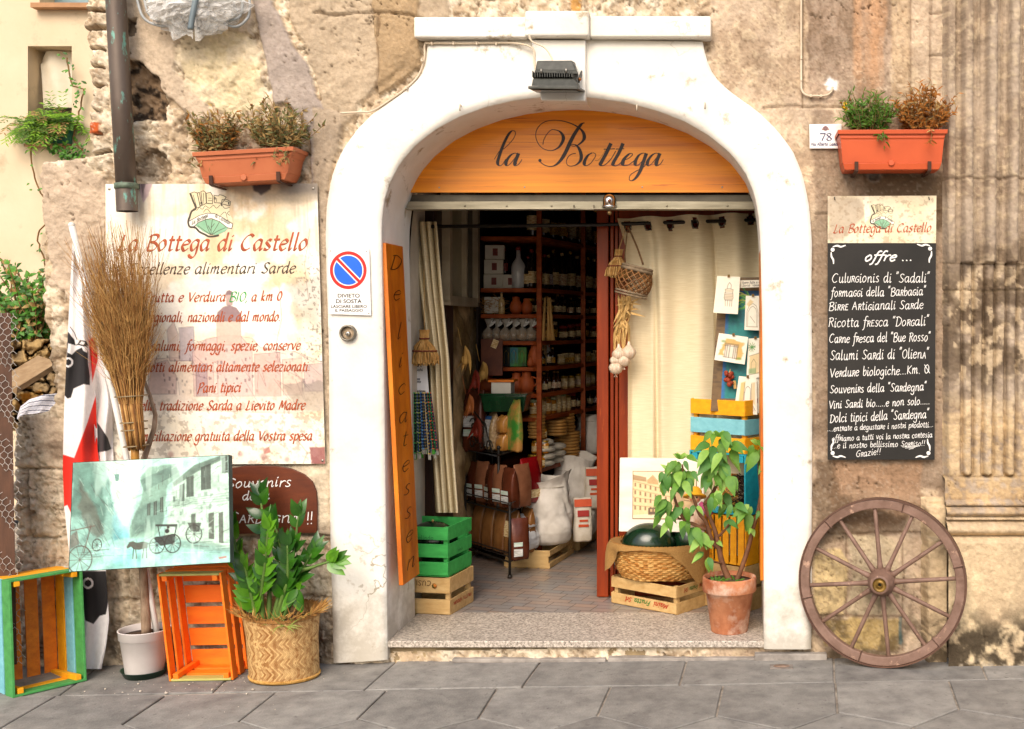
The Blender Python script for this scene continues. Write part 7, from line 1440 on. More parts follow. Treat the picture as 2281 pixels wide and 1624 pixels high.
def art_board():
    t = thing('painting', 'blue green painting in a brown frame with sketches clipped over it', 'painting', P(1640,914,.62)); z = lambda x, y, Y: P(1308.5+x*.3297, 423+y*.3297, Y)
    Y0, Y1 = .62, .56; C = [z(888,592,Y0), z(1250,590,Y0), z(1235,1500,Y1), z(830,1494,Y1)]
    def pf(p):
        x, y = p.x, p.y; p.c[:] = np.array(lin('#6b5230')[:3]); p.mix(sstep(.45,.7,fbm(x*.05,y*.2,901,4))*.6, '#4a3720')
        i = (x > 18) & (y > 30) & (y < 272); p.mix(i*1.0, '#0f7a78'); p.mix(i*sstep(28,22,x)*.9, '#1f5f9c'); p.mix(i*sstep(.45,.65,fbm(x*.05,y*.05,903,5))*.7, '#0b5f6e'); p.mix(i*sstep(60,36,y)*.7, '#123f86'); r = random.Random(4)
        for k in range(26):
            a = r.uniform(1.7, 3.6); l = r.uniform(20, 52); x0, y0 = 70+r.uniform(-14,14), 66+r.uniform(-24,18); p.line([(x0,y0), (x0+l*.5*math.cos(a)-2, y0-l*.4*math.sin(a)), (x0+l*math.cos(a), y0-l*.75*math.sin(a)+8)], r.choice(['#d8d83e','#7fc24a','#3f9a4a','#e6e07a']), 1.6, .9)
        p.disc(62,196,12,'#4fb2b8',.5,8); p.noise(.25,.2,.2,905,4)
    picture('canvas', C, (115,300), pf, t, 1.2, PRINT, base='#6b5230', back=.025)
    def card(pts, Y, name, label, fn, base='#efe8d6'):
        c = [z(x, y, Y) for x, y in pts]; t2 = thing('sketch_card', label, 'drawing', c[3]); picture('paper', c, (50,80), fn, t2, .8, PRINT, base=base, back=.0015)
        b = MB(); e = (c[0]+c[1])/2; b.box(e+Vector((0,-.003,.002)), (.012,.008,.014)); b.build('clip', mat('brass clip', '#8a6a3c', '#5f4826', rough=.4, metal=.6), t2)
    ln = lambda p, pts, c='#6a5a48', w_=.9, a=.8: p.line(pts, c, w_, a)
    def s1(p):
        for k in range(5): ln(p, [(19+k*.4,36+k*3.4),(37-k*.4,36+k*3.4)])
        for q in ([(21,36),(20,28),(28,26),(37,28),(36,36)], [(24,26),(25,18),(28,13),(32,18),(32,26)], [(20,38),(19,46),(22,52),(36,52),(38,46),(37,38)], [(22,52),(23,64)], [(27,52),(27,64)], [(32,52),(32,64)], [(36,52),(36,64)]): ln(p, q)
        p.poly([(21,28),(37,28),(36,34),(21,34)], '#b79a6a', .5); p.poly([(20,38),(38,38),(37,50),(21,50)], '#c3aa80', .4)
    def s2(p):
        p.poly([(12,14),(26,10),(44,20),(44,66),(32,70),(30,30),(16,30),(14,64),(6,66),(8,36)], '#c99d3a', .85, warp=5, soft=2, ws=.09); p.poly([(15,32),(34,30),(34,66),(15,66)], '#ded6c4', .9); [ln(p, [(a,30),(a,68)], '#5a5048') for a in (15,18,22,29,32,35)]; [ln(p, [(13,b_),(36,b_)], '#5a5048', 1.2) for b_ in (26,29,33,67)]; p.disc(10,22,4,'#5f8f3a',.7,2); p.disc(40,66,4,'#5f8f3a',.7,2)
    def s3(p): [ln(p, q, '#8a7a5c', 1.1) for q in ([(6,70),(6,36),(14,22),(26,18),(38,24),(44,40),(44,72)], [(10,70),(10,38),(17,28),(26,24),(36,30),(40,40),(40,72)], [(6,72),(44,72)], [(18,48),(34,62)])]; p.poly([(4,20),(16,8),(28,14),(12,26)], '#d7b04a', .6, soft=2)
    def s4(p): p.poly([(8,36),(40,30),(40,72),(8,72)], '#d9b870', .7, soft=2); [ln(p, q, '#7a6a50') for q in ([(14,70),(14,50),(22,42),(30,50),(30,70)], [(6,36),(42,30)], [(8,74),(42,70)])]; [ln(p, [(14,18),(14+12*math.cos(a),18+9*math.sin(a))], '#3f8a3a', 1.6) for a in np.linspace(0,6,11)]; p.poly([(6,62),(30,60),(30,72),(6,72)], '#4f9a6a', .6, soft=2)
    def s5(p): p.poly([(8,14),(20,10),(18,52),(8,62)], '#d8b45a', .8, soft=2); p.poly([(36,12),(46,10),(46,60),(36,52)], '#cfae6a', .6, soft=2); [ln(p, q, '#5f5750') for q in ([(18,52),(18,14)], [(36,52),(36,14)], [(18,52),(4,74)], [(36,52),(46,72)], [(20,34),(22,24),(27,20),(33,24),(34,34),(34,48)], [(20,34),(20,50)])]; p.poly([(18,54),(36,52),(44,74),(6,76)], '#b9b9b4', .5, soft=3)
    card([(1068,716),(1165,716),(1160,950),(1058,946)], .545, 's', 'arch sketch card at the right edge of the blue painting', s3); card([(1085,1005),(1180,1000),(1175,1268),(1072,1270)], .535, 's', 'palm and doorway watercolour card low on the right of the painting', s4); card([(1130,1258),(1200,1258),(1195,1510),(1118,1506)], .545, 's', 'plain card half hidden behind the street sketch', lambda p: p.poly([(10,50),(20,48),(20,58),(10,60)], '#a85a4a', .6))
    card([(1022,1258),(1140,1270),(1145,1520),(985,1506)], .52, 's', 'street perspective sketch card at the foot of the painting', s5); card([(875,582),(1030,588),(1014,840),(848,830)], .525, 's', 'fountain tower sketch card at the top left of the painting', s1); card([(886,967),(1084,995),(1060,1180),(855,1148)], .515, 's', 'yellow stone doorway watercolour card clipped across the painting', s2)
    t2 = thing('caption_strip', 'narrow handwritten white caption pinned to the top of the painting', 'label', z(1090,660,.55)); c = [z(1030,612,.555), z(1200,608,.555), z(1200,656,.555), z(1030,662,.555)]; picture('paper', c, (60,18), lambda p: None, t2, 1, PRINT, base='#efe8d6', back=.001); q = Pen(quadmap([(1308.5+1030*.3297,423+612*.3297,.555),(1308.5+1200*.3297,423+608*.3297,.555),(1308.5+1200*.3297,423+656*.3297,.555),(1308.5+1030*.3297,423+662*.3297,.555)]), (0,-.001,0))
    for s_, y in (('Opere fatte a mano', .45), ('Serie "Idea"', .85)):
        qq = Pen(lambda x, y_: quadmap([(1308.5+1030*.3297,423+612*.3297,.555),(1308.5+1200*.3297,423+608*.3297,.555),(1308.5+1200*.3297,423+656*.3297,.555),(1308.5+1030*.3297,423+662*.3297,.555)])(x/100, y_/30), (0,-.001,0)); qq.text(s_, 8, 98 if y < .5 else 80, y*30, y*30, 6, 1.1, slant=.1); qq.build('lettering', INK, t2)
    t2 = thing('clay_mask', 'small red clay ornament hung on the lower part of the painting', 'ornament', z(960,1320,.55)); b = MB(); r = random.Random(3); c = z(950,1275,.54)
    for n in range(16): b.ball(c+Vector((r.uniform(-.022,.022), r.uniform(-.012,.006), r.uniform(-.028,.03))), r.uniform(.008,.015), 5)
    b.build('clay', mat('red clay', '#9c3c1c', '#6f2610', rough=.7, scale=40), t2); b = MB(); b.beam(c+Vector((.03,0,-.01)), c+Vector((.034,0,-.05)), .014, .004, up=(0,1,0)); b.leaf(c, (.2,-.1,1), (0,-1,0), .05, .01); b.build('raffia', STR2, t2)
art_board()
# ------------------------------------------------------------------ crates and goods at the right of the door
def frame(o, ax, up, out):  # matrix with crate x along ax, y along out x .., z along up
    y = up.cross(ax); return Matrix(((ax.x,y.x,up.x,o.x),(ax.y,y.y,up.y,o.y),(ax.z,y.z,up.z,o.z),(0,0,0,1)))
UP = Vector((0,0,1))
def letter_on(t, o, ex, ey, s_list, lift, m, name='lettering'):
    """writing on a flat face: o origin, ex/ey unit vectors (metres); entries (text, x0, x1, y, xh, wd, slant)"""
    p = Pen(lambda x, y: o+ex*x*.001-ey*y*.001, lift)
    for s_, x0, x1, y, xh, wd, sl in s_list: p.text(s_, x0, x1, y, y, xh, wd, 'round', sl)
    p.build(name, m, t)
def right_stack():
    e = Vector((.80,-.60,0)).normalized(); n = Vector((-e.y*-1, -e.x, 0)); n = Vector((-.60,-.80,0))   # long face direction (towards the near corner), its outward normal
    L, Wd = .34, .26; k = lambda px, Y: (px-CX)*S*(D+Y)/D
    near = Vector((k(1660,.47), .47, 0))
    def org(z): c = near-e*(L/2)-n*(Wd/2); return Vector((c.x, c.y, z))
    nat = {'post': W_RW, 'end': W_RW, 'side': W_RW, 'base': W_RW}; am = {'post': W_YE, 'end': W_YE, 'side': W_YE, 'base': W_YE}; tq = {'post': W_TQ, 'end': W_TQ, 'side': W_TQ, 'base': W_TQ}
    z = ZF+.002; M = frame(org(z), e, UP, n); crate(M, L, Wd, .22, nat, 'fruit_crate', 'plain wooden crate at the bottom of the coloured stack behind the terracotta pot', nend=2, nside=2)
    z += .222; up = Vector((0,0,1)); M = Matrix(((n.x,0,e.x,0),(n.y,0,e.y,0),(0,1,0,0),(0,0,0,1)))
    # amber crate lying on its side with its slatted base outwards
    o = org(z); o = o+UP*.12-n*.10; M = Matrix(((e.x,0,-n.x,o.x),(e.y,0,-n.y,o.y),(0,1,0,o.z),(0,0,0,1))); M = Matrix(((0,e.x,-n.x,o.x),(0,e.y,-n.y,o.y),(1,0,0,o.z),(0,0,0,1)))
    o = org(z)+UP*.12+n*(Wd/2-.006); M = Matrix(((0,-e.x,-n.x,o.x),(0,-e.y,-n.y,o.y),(1,0,0,o.z),(0,0,0,1))); crate(M, .24, L-.02, .24, am, 'fruit_crate', 'amber crate with its slatted base outwards in the middle of the stack', fillbase=7, gap=.02, nend=2, nside=2)
    z += .242; o = org(z)+UP*.155-n*(.16); M = Matrix(((0,e.x,n.x,o.x),(0,e.y,n.y,o.y),(1,0,0,o.z),(0,0,0,1))); crate(M, .30, L-.004, .30, tq, 'fruit_crate', 'turquoise crate on its side holding a straw nest', fillbase=4, gap=.03, post=.034)
    c = org(z)+UP*.10; t = thing('straw_nest', 'ball of straw and dark twigs tucked inside the turquoise crate', 'nest', c-UP*.085); r = random.Random(4); b = MB()
    for q in range(260):
        a = r.uniform(0,2*PI); f = r.uniform(-1,1); p = Vector((math.cos(a)*math.sqrt(1-f*f), math.sin(a)*math.sqrt(1-f*f), f))*r.uniform(.05,.085); d = Vector((r.uniform(-1,1), r.uniform(-1,1), r.uniform(-1,1))).cross(p).normalized(); b.tube([c+p-d*.04, c+p*1.08, c+p+d*.04], .0028, 4, 0 if p.x < .01 else 1, caps=False)
    b.build('straws', [mat('golden straw', '#c48a34', '#8f5e1c', rough=.8, scale=60), mat('dark twigs', '#3f2a1c', '#2a1b12', rough=.8)], t)
    z += .304; M = frame(org(z), e, UP, n); crate(M, L, Wd, .262, am, 'fruit_crate', 'amber crate with a pale blue middle band on top of the stack', nend=3, nside=3, gap=.016, endcols=[W_YE, W_LB, W_YE], sidecols=[W_YE, W_LB, W_YE])
    t = thing('dark_tube', 'dark grey upright tube standing behind the burlap basket', 'tube', P(1588,1345,.66)); b = MB(); b.lathe(P(1588,1346,.66), [(.032,0),(.032,.33),(.028,.335),(.028,.30)], 24, caps=(True,False)); b.build('body', mat('grey tube', '#3c3b3d', '#2c2b2e', rough=.4), t); b = MB(); b.lathe(P(1588,1346,.66)+Vector((0,0,.30)), [(.0275,0),(.001,.002)], 20); b.build('inside', BLK, t)
right_stack()
def framed_print():
    C = [(1380,1021,.66),(1566,1023,.66),(1569,1186,.58),(1378,1184,.58)]; q = [P(*c) for c in C]; t = thing('framed_print', 'whitewashed wooden board with a sepia print of a palace and tram', 'picture', (q[2]+q[3])/2)
    b = MB(); nn = Vector((0,1,.3)).normalized()*.014; b.hexa([q[3],q[2],q[2]+nn,q[3]+nn], [q[0],q[1],q[1]+nn,q[0]+nn]); b.build('board', mat('whitewashed wood', '#e6dfd0', '#cfc6b4', rough=.7, scale=3, stretch=(1,1,4)), t, bev=.003); qm = quadmap(C); f = lambda u, v: qm(u, v)-nn*.06
    def pf(p):
        x, y = p.x, p.y; br = '#6b4a26'; p.mix(sstep(90,20,y)*.3, '#d8bd8a')
        p.poly([(0,14),(30,20),(44,12),(58,30),(92,44),(92,92),(0,98)], '#d9bd8c', 1, soft=1); p.poly([(0,8),(30,14),(30,24),(0,20)], '#8a6538', .8, soft=1); p.poly([(32,20),(44,8),(56,22),(56,30),(32,28)], '#a98450', .8, soft=1)
        for r_ in range(4):
            for c_ in range(8): u = 4+c_*11; v = 26+r_*17+c_*2.2*(1 if r_ < 2 else .3); p.poly([(u,v),(u+4,v),(u+4,v+9),(u,v+9)], br, .8, soft=.6)
        for k in range(4): p.line([(0,22+k*18),(92,46+k*13)], '#8a6538', .9, .7)
        p.poly([(88,4),(112,4),(112,90),(88,90)], '#8a6538', .75, soft=1.5); p.poly([(90,0),(114,0),(112,8),(90,8)], br, .8); p.poly([(110,40),(140,50),(140,96),(110,92)], '#b08a50', .7, soft=1); p.line([(112,52),(140,58)], br, 2, .8); p.line([(112,64),(140,68)], br, 2, .8)
        p.poly([(34,82),(62,80),(66,84),(66,96),(34,98)], '#4a3018', .95, soft=1); [p.disc(a,98,2.2,'#2e1c0c') for a in (40,58)]; [p.poly([(a,84),(a+5,84),(a+5,90),(a,90)], '#c9a870', .8, soft=.5) for a in (38,46,54)]
        p.poly([(0,98),(140,94),(140,107),(0,107)], '#e2cfa6', .8, soft=2); e = [(0,0),(139,0),(139,106),(0,106),(0,0)]; p.line(e, br, 2.4, .95); p.noise(.12,.3,.3,921,3)
    c = [f(.155,.17), f(.92,.17), f(.92,.83), f(.155,.83)]; picture('print', c, (140,107), pf, t, .9, PRINT, base='#e9d9b4', back=.0008)
framed_print()
def doll():
    Y = .50; t = thing('rag_doll', 'little rag doll with a yellow sun hat half hidden by the houseplant', 'doll', P(1546,1175,Y)); c = P(1547,1106,Y)
    b = MB(); b.ball(c, .034, 10, sc3=(.95,.9,1)); b.build('head', mat('doll skin', '#e3bd92', '#d9ae82', rough=.7), t); y = mat('yellow felt', '#dca51c', '#c58e10', rough=.8)
    b = MB(); b.lathe(c+Vector((0,.004,.008)), [(.058,-.012),(.056,-.004),(.036,.006),(.034,.022),(.02,.038),(.001,.040)], 24, R=Matrix.Rotation(-.35,3,'X')); b.build('hat', y, t)
    for s_ in (-1,1):
        b = MB(); b.ball(c+Vector((s_*.011,-.031,.001)), .0042, 5); b.build('eye', BLK, t); b = MB(); b.ball(c+Vector((s_*.018,-.027,-.011)), .0055, 5, sc3=(1,.4,1)); b.build('cheek', mat('doll blush', '#d9825e', rough=.8), t)
    b = MB(); b.lathe(P(1546,1172,Y), [(.055,0),(.048,.03),(.03,.08),(.014,.105)], 18); b.build('dress', mat('doll dress', '#d6bfa8', '#b78a6a', rough=.8, scale=25), t); b = MB(); b.tube([c+Vector((.028,-.012,-.03)), c+Vector((.06,-.03,-.06)), c+Vector((.075,-.025,-.085))], [.012,.016,.02], 8); b.build('scarf', mat('pink cloth', '#b03f6c', '#c9628c', rough=.8, scale=30), t)
doll()
def text_crate(M, L, W_, H, cols, name, label, **k): return crate(M, L, W_, H, cols, name, label, **k)
def melon(c, r, label, seed, sc3=(1,1,1), name='watermelon'):
    t = thing(name, label, 'watermelon', c-Vector((0,0,r*sc3[2]))); b = MB(); b.ball(c, r, 20, sc3=sc3); b.build('rind', mat('dark rind', '#0b1f13', '#12301a', rough=.22, coat=.3, scale=5, stretch=(6,6,1), contrast=.6), t); d = MB(); d.tube([c+Vector((0,0,r*sc3[2]*.98)), c+Vector((.004,0,r*sc3[2]*1.08))], .005, 6); d.build('stalk', mat('dry stalk', '#888'), t); return t
def watermelon_basket():
    nat = {'post': W_RW, 'end': W_RW, 'side': W_RW, 'base': W_RW}
    e = Vector((.812,-.584,0)); n = Vector((-.584,-.812,0)); near = PG(1508,1370,ZF); L, Wd, H = .42, .27, .135; o = near-e*(L/2)-n*(Wd/2)+UP*.002; M = frame(o, e, UP, n); t = crate(M, L, Wd, H, nat, 'fruit_crate', 'plain low crate with red and green upside down lettering under the wicker basket', nend=2, nside=2, gap=.026)
    rd = mat('red stencil', '#b8371c', '#a02c14', rough=.8); gn = mat('green stencil', '#3f7a34', '#2f6428', rough=.8)
    # upside-down stencils on the lower boards
    fo = near+n*.0085+UP*.002; ex = -e; ey = UP*-1
    def at(m, u, v): return fo-e*.42*(1-u)
    a0 = near-e*.045+n*.0095+UP*.046
    letter_on(t, a0, -e, -UP, [('Maini', 0, 95, 0, 15, 4.0, .3)], n*.001, rd); letter_on(t, a0-e*.115, -e, -UP, [('Frutta', 0, 105, 0, 15, 4.0, .3)], n*.001, gn); letter_on(t, a0-e*.235, -e, -UP, [('Srl', 0, 42, 0, 14, 4.0, .3)], n*.001, rd)
    b0 = near+(-n)*.27+e*.0095+UP*.088; b0 = near-n*.245+e*.0095+UP*.088
    # on the short end: read from the far edge
    letter_on(t, near-n*.235+e*.0015+UP*.118, n, -UP, [('Maini', 0, 62, 0, 12, 3, .3)], e*.001, rd); letter_on(t, near-n*.160+e*.0015+UP*.118, n, -UP, [('Frutta', 0, 66, 0, 12, 3, .3)], e*.001, gn); letter_on(t, near-n*.082+e*.0015+UP*.118, n, -UP, [('Srl', 0, 30, 0, 12, 3, .3)], e*.001, rd)
    c = o+UP*(H+.004)+Vector((-.005,.0,0)); tb = thing('wicker_basket', 'honey coloured wicker basket on a low crate lined with burlap', 'basket', c); Hb = .165; nz, nt_ = 110, 300; v, th = np.meshgrid(np.linspace(0,1,nz), np.linspace(0,2*PI,nt_,endpoint=False), indexing='ij'); R0 = np.interp(v, [0,.3,.7,1], [.176,.204,.221,.229]); st = 30; row = np.floor(v*15); ph = np.where(row % 2 == 0, 0, PI); bul = np.sqrt(np.clip(1-((v*15-row-.5)*2)**2,0,1)); Rr = R0+.005*np.sin(th*st+ph)+.004*bul
    X = c.x+Rr*np.cos(th)*1.06; Y = c.y+Rr*np.sin(th)*.84; Z = c.z+v*Hb+.002*np.sin(th*7); hs = np.random.default_rng(2).random((64,64)); tone = hs[row.astype(int) % 64, (np.floor(th*st/(2*PI)*2)).astype(int) % 64]; C = np.array(lin('#b5762c')[:3])*(1-tone[...,None])+np.array(lin('#dcae66')[:3])*tone[...,None]; C *= (.45+.55*bul)[...,None]
    I = np.arange(nz*nt_).reshape(nz,nt_); F = np.stack([I[:-1], np.roll(I[:-1],-1,1), np.roll(I[1:],-1,1), I[1:]],-1).reshape(-1,4); np_mesh('wicker', np.stack([X,Y,Z],-1).reshape(-1,3), F, C.reshape(-1,3), MC['straw weave'], tb)
    b = MB(); wl = mat('honey willow', '#c58a40', '#9c6424', rough=.55, scale=30)
    for q in range(3):
        ring = [c+Vector(((.232+.006*math.cos(a*24+q*2.1))*math.cos(a)*1.06, (.232+.006*math.cos(a*24+q*2.1))*math.sin(a)*.84, Hb+.004+.008*math.sin(a*24+q*2.1))) for a in [2*PI*i/144 for i in range(144)]]; b.tube(ring, .0048, 6, closed=True)
    b.build('braided_rim', wl, tb)
    b = MB(); b.lathe(c+UP*.01, [(.15,0),(.001,.001)], 24); b.build('base', wl, tb)
    # burlap
    tc_ = thing('burlap_cloth', 'coarse brown burlap draped over the front of the wicker basket', 'cloth', c+Vector((0,-.19,Hb-.1))); x, y = grid_xy(0,1,0,1,.0125); a = -PI*1.12+x*PI*1.18
    hang = np.interp(x, [0,.05,.14,.2,.3,.45,.58,.66,.73,.80,.88,1], [.03,.10,.15,.12,.02,.004,.015,.09,.185,.15,.06,.03]); wob = .012*np.sin(x*20)+.006*np.sin(x*41+1)
    s_ = y*(.055+hang); inn = np.clip(.045-s_, 0, .045); out = np.clip(s_-.045, 0, 1); rr = .239-inn*1.1+.010*np.sin(np.clip(out/.03,0,1)*PI/2)+out*(.10-.30*out)+wob*np.clip(out/.06,0,1); Zc = c.z+Hb+.016-out*.97-inn*.15; Xc = c.x+rr*np.cos(a)*1.06; Yc = c.y+rr*np.sin(a)*.86-.006
    np_mesh('fabric', np.stack([Xc,Yc,Zc],-1).reshape(-1,3), grid_faces(x.shape), None, mat('burlap', '#a9824c', '#86622f', rough=.95, scale=160, bump=.6, bscale=260, bdist=.002, contrast=.9), tc_)
    melon(c+Vector((-.055,-.06,Hb+.006)), .115, 'large glossy dark watermelon at the front of the burlap basket', 1, (1.18,.95,.92)); melon(c+Vector((.03,.09,Hb+.045)), .112, 'dark watermelon at the back of the basket behind the front one', 2, (1.15,.9,.98)); melon(c+Vector((.150,-.015,Hb+.015)), .098, 'dark watermelon at the right of the basket under the houseplant', 3, (.9,.9,1.05))
watermelon_basket()
# ------------------------------------------------------------------ left inside the door
def left_stack():
    nat = {'post': W_RW, 'end': W_RW, 'side': W_RW, 'base': W_RW}; gr = {'post': W_GB, 'end': W_GB, 'side': W_GB, 'base': W_GB}
    e = Vector((.985,-.17,0)).normalized(); n = Vector((-.17,-.985,0)).normalized(); near = PG(1003,1370,ZF); L, Wd = .42, .27
    o = near-e*(L/2)-n*(Wd/2)+UP*.002; H1 = .178; t = crate(frame(o, e, UP, n), L, Wd, H1, nat, 'fruit_crate', 'plain wooden crate under the green crate with upside down red stencilling', nend=2, nside=2, gap=.03)
    rd = MC['red stencil']; gn = MC['green stencil']; gy = mat('brown stencil', '#6b4a28', '#59401f', rough=.8)
    letter_on(t, near-e*.055+n*.0095+UP*.163, -e, -UP, [('CUSI', 42, 120, 0, 15, 3.4, 0)], n*.001, gy); p = MB(); p.lathe(near-e*.078+n*.0096+UP*.140, [(.013,0),(.001,.001)], 18, R=n.to_track_quat('Z','Y').to_matrix()); p.build('stamp', mat('orange stamp', '#d0722c', '#4f8a3a', rough=.8, scale=60), t)
    letter_on(t, near-n*.245+e*.0015+UP*.056, n, -UP, [('FRUTTA', 0, 100, 0, 10, 3, 0), ('VERDURA', 115, 215, 0, 10, 3, 0)], e*.001, rd)
    z = o.z+H1+.008; near2 = near-e*.012+UP*0; o2 = Vector((o.x-.012, o.y+.01, z)); t = crate(frame(o2, e, UP, n), L, Wd, .235, gr, 'fruit_crate', 'bright green crate holding a watermelon just inside the left jamb', nend=3, nside=3, gap=.018)
    dk = mat('dark green stamp', '#24703a', '#1c5a2e', rough=.8); letter_on(t, Vector((near.x,near.y,z))-e*.175+n*-.0005+UP*.175, e, UP, [('zelindo', 0, 95, 0, 12, 2.6, 0)], n*.0115, dk); letter_on(t, Vector((near.x,near.y,z))-n*.10+e*-.0085+UP*.10, -n, UP, [('zelindo', 0, 60, 0, 9, 2, 0)], e*.0022, dk)
    melon(o2+Vector((.06,.0,.14)), .105, 'dark watermelon lying in the green crate', 4, (1.2,1,.9))
W_GB = wood('bright green paint', '#3fae52', '#2d8f40')
left_stack()
def bag(c, w_, d, h, m, name, label, cat='packet', group=None, rz=0, lab=None, seed=1, clear=False, pinch=.06, lean=0):
    t = thing(name, label, cat, c, group); r = random.Random(seed); n = 28; prof = [(.92,.86,0),(1,1,.04),(1.02,1.08,.3),(1.0,1.0,.6),(.97,.62,.82),(.95,.18,.94),(.95,.03,1.0)]; vs = []; Rz = Matrix.Rotation(rz, 3, 'Z')
    for a, b_, z_ in prof:
        for j in range(n):
            th = 2*PI*j/n; cs, sn = math.cos(th), math.sin(th); q = .55; x = math.copysign(abs(cs)**q, cs)*a*w_/2; y = math.copysign(abs(sn)**q, sn)*b_*d/2; v = Vector((x*(1+r.uniform(-pinch,pinch)), y*(1+r.uniform(-pinch,pinch)*1.5), z_*h+r.uniform(-.004,.004))); v.y += lean*z_*h; vs.append(c+Rz @ v)
    b = MB(); b.add(vs, [(i*n+j, i*n+(j+1) % n, (i+1)*n+(j+1) % n, (i+1)*n+j) for i in range(len(prof)-1) for j in range(n)]+[tuple(range(n))[::-1]], 0, True); b.build('packet_body', m, t)
    if lab:
        for lm, u0, u1, v0, v1 in lab:
            fm = lambda u, v: c+Rz @ Vector(((u-.5)*w_, -d/2*(1.12 if v < .6 else 1.12-(v-.6)*1.6)-.003+lean*v*h, v*h)); bb = MB(); bb.grid(lambda u, v: fm(u0+(u1-u0)*u, v0+(v1-v0)*v), 2, 4); bb.build('label', lm, t)
    return t
FOIL = mat('brown foil', '#6b3522', '#42200f', rough=.25, metal=.2, scale=6, bump=.3, bscale=18, bdist=.01); FOIL2 = mat('copper foil', '#a06a4c', '#74452e', rough=.25, metal=.25, scale=6, bump=.4, bscale=18, bdist=.01); REDF = mat('red foil', '#9c1418', '#6e0a10', rough=.25, metal=.2, scale=6, bump=.3, bscale=18, bdist=.01); WLAB = mat('white label', '#e6e4de', '#a9aaa6', rough=.5, scale=120, stretch=(.2,.2,1.6), contrast=.3); GLAB = mat('green label', '#8fb89a', '#dfe6dc', rough=.5, scale=60, stretch=(.2,.2,1)); CREL = mat('cream label', '#f0deb0', '#b88e50', rough=.6, scale=150, stretch=(.3,.3,1.5), contrast=.35)
PUFF = mat('puffed rice pack', '#c9ad84', '#94754c', rough=.2, coat=.5, scale=70, bump=.6, bscale=60, bdist=.004); TOAST = mat('toast pack', '#c98f48', '#a2692a', rough=.25, coat=.5, scale=14, contrast=.7, bump=.2, bscale=30); LOAF = mat('loaf in film', '#9c6c3c', '#6b4220', rough=.2, coat=.6, scale=8, stretch=(1,1,.5), bump=.5, bscale=22, bdist=.006)
def rack():
    Nn = Vector((P(1135,1290,1.22).x, 1.22, ZF)); Lf = Vector((P(1036,1290,1.62).x, 1.62, ZF)); Rt = Vector((P(1192,1290,1.66).x, 1.66, ZF)); Bk = Lf+Rt-Nn; k = lambda py, Y: CZ+(CY-py)*S*(D+Y)/D
    t = thing('display_rack', 'black wrought iron corner rack with scrolls and three shelves of packets', 'rack', Nn); zs = [k(1252,1.22)-.0, k(1142,1.22), k(1012,1.4)]; zt = k(915,1.6)
    def post(p, z1, q=.0075): b = MB(); b.tube([p, Vector((p.x,p.y,z1))], q, 8); b.ball(Vector((p.x,p.y,z1+.008)), .012, 6); b.lathe(p, [(.014,0),(.010,.02)], 10); b.build('post', BLK, t)
    post(Nn, zs[1]+.04); post(Lf, zt); post(Rt, zs[1]+.05); post(Bk, zt); m2 = Lf.lerp(Rt, .5).lerp(Nn, .35); post(Vector((P(1110,1000,1.40).x,1.40,zs[1])), k(1000,1.40))
    for i, z in enumerate(zs):
        q = [Nn, Rt, Bk, Lf] if i < 2 else [Lf+(Nn-Lf)*.72, Lf+(Nn-Lf)*.72+(Bk-Lf)*.95, Bk, Lf]; b = MB(); pp = [Vector((p.x,p.y,z)) for p in q]; b.tube(pp, .006, 8, closed=True); b.tube([p+UP*.05 for p in pp], .004, 8, closed=True) if i < 2 else None
        for f in (.2,.35,.5,.65,.8): b.tube([pp[0].lerp(pp[1], f), pp[3].lerp(pp[2], f)], .0035, 6)
        b.build('shelf', BLK, t)
    def scroll(o, ex, ez, r0, turns, sgn):
        return [o+ex*(sgn*r0*(1-.8*s/24)*math.cos(turns*2*PI*s/24))+ez*(r0*(1-.8*s/24)*math.sin(turns*2*PI*s/24)) for s in range(25)]
    b = MB(); ex = (Nn-Lf).normalized(); o = Lf+ex*.0; z0 = zs[2]
    for sx, sz, r0, sg in ((.09,.05,.045,1),(.20,.05,.045,-1),(.10,.15,.05,-1),(.21,.14,.05,1),(.29,.045,.04,1)): b.tube(scroll(Vector((o.x,o.y,z0+sz))+ex*sx, ex, UP, r0, 1.3, sg), .0042, 6, caps=True)
    b.tube([Vector((Lf.x,Lf.y,z0+.22)), Vector((Lf.x,Lf.y,z0+.23))+ex*.12, Vector((Lf.x,Lf.y,z0+.16))+ex*.24, Vector((Lf.x,Lf.y,z0+.01))+ex*.33], .005, 6); b.build('scrollwork', BLK, t)
    g = 'brown foil coffee packs on the rack'
    def on(u, v, z): p = Lf+(Nn-Lf)*u+(Bk-Lf)*v; return Vector((p.x, p.y, z+.006))
    ez = math.atan2((Nn-Lf).y, (Nn-Lf).x)
    for q, (u, v) in enumerate(((.12,.18),(.32,.20),(.52,.2),(.72,.2),(.90,.22))): bag(on(u, v, zs[1]), .105, .065, .225+.012*(q % 2), FOIL if q % 2 == 0 else FOIL2, 'coffee_pack', 'brown foil coffee pack with white label on the middle shelf of the rack', 'packet', g, ez+.1+.25*math.sin(q*2.3), [(WLAB,.15,.75,.12,.30),(GLAB,.15,.75,.34,.44)], q, lean=-.05)
    rz2 = math.atan2((Rt-Nn).y, (Rt-Nn).x); bag(on(1.0,.42,zs[1]), .12, .07, .24, FOIL2, 'coffee_pack', 'copper foil coffee pack at the near corner of the middle rack shelf', 'packet', None, rz2-.5, None, 11); bag(on(.99,.75,zs[1]), .15, .08, .26, REDF, 'coffee_pack', 'shiny red foil coffee pack beside the copper one on the rack', 'packet', None, rz2-.4, [(CREL,.2,.8,.12,.3)], 12)
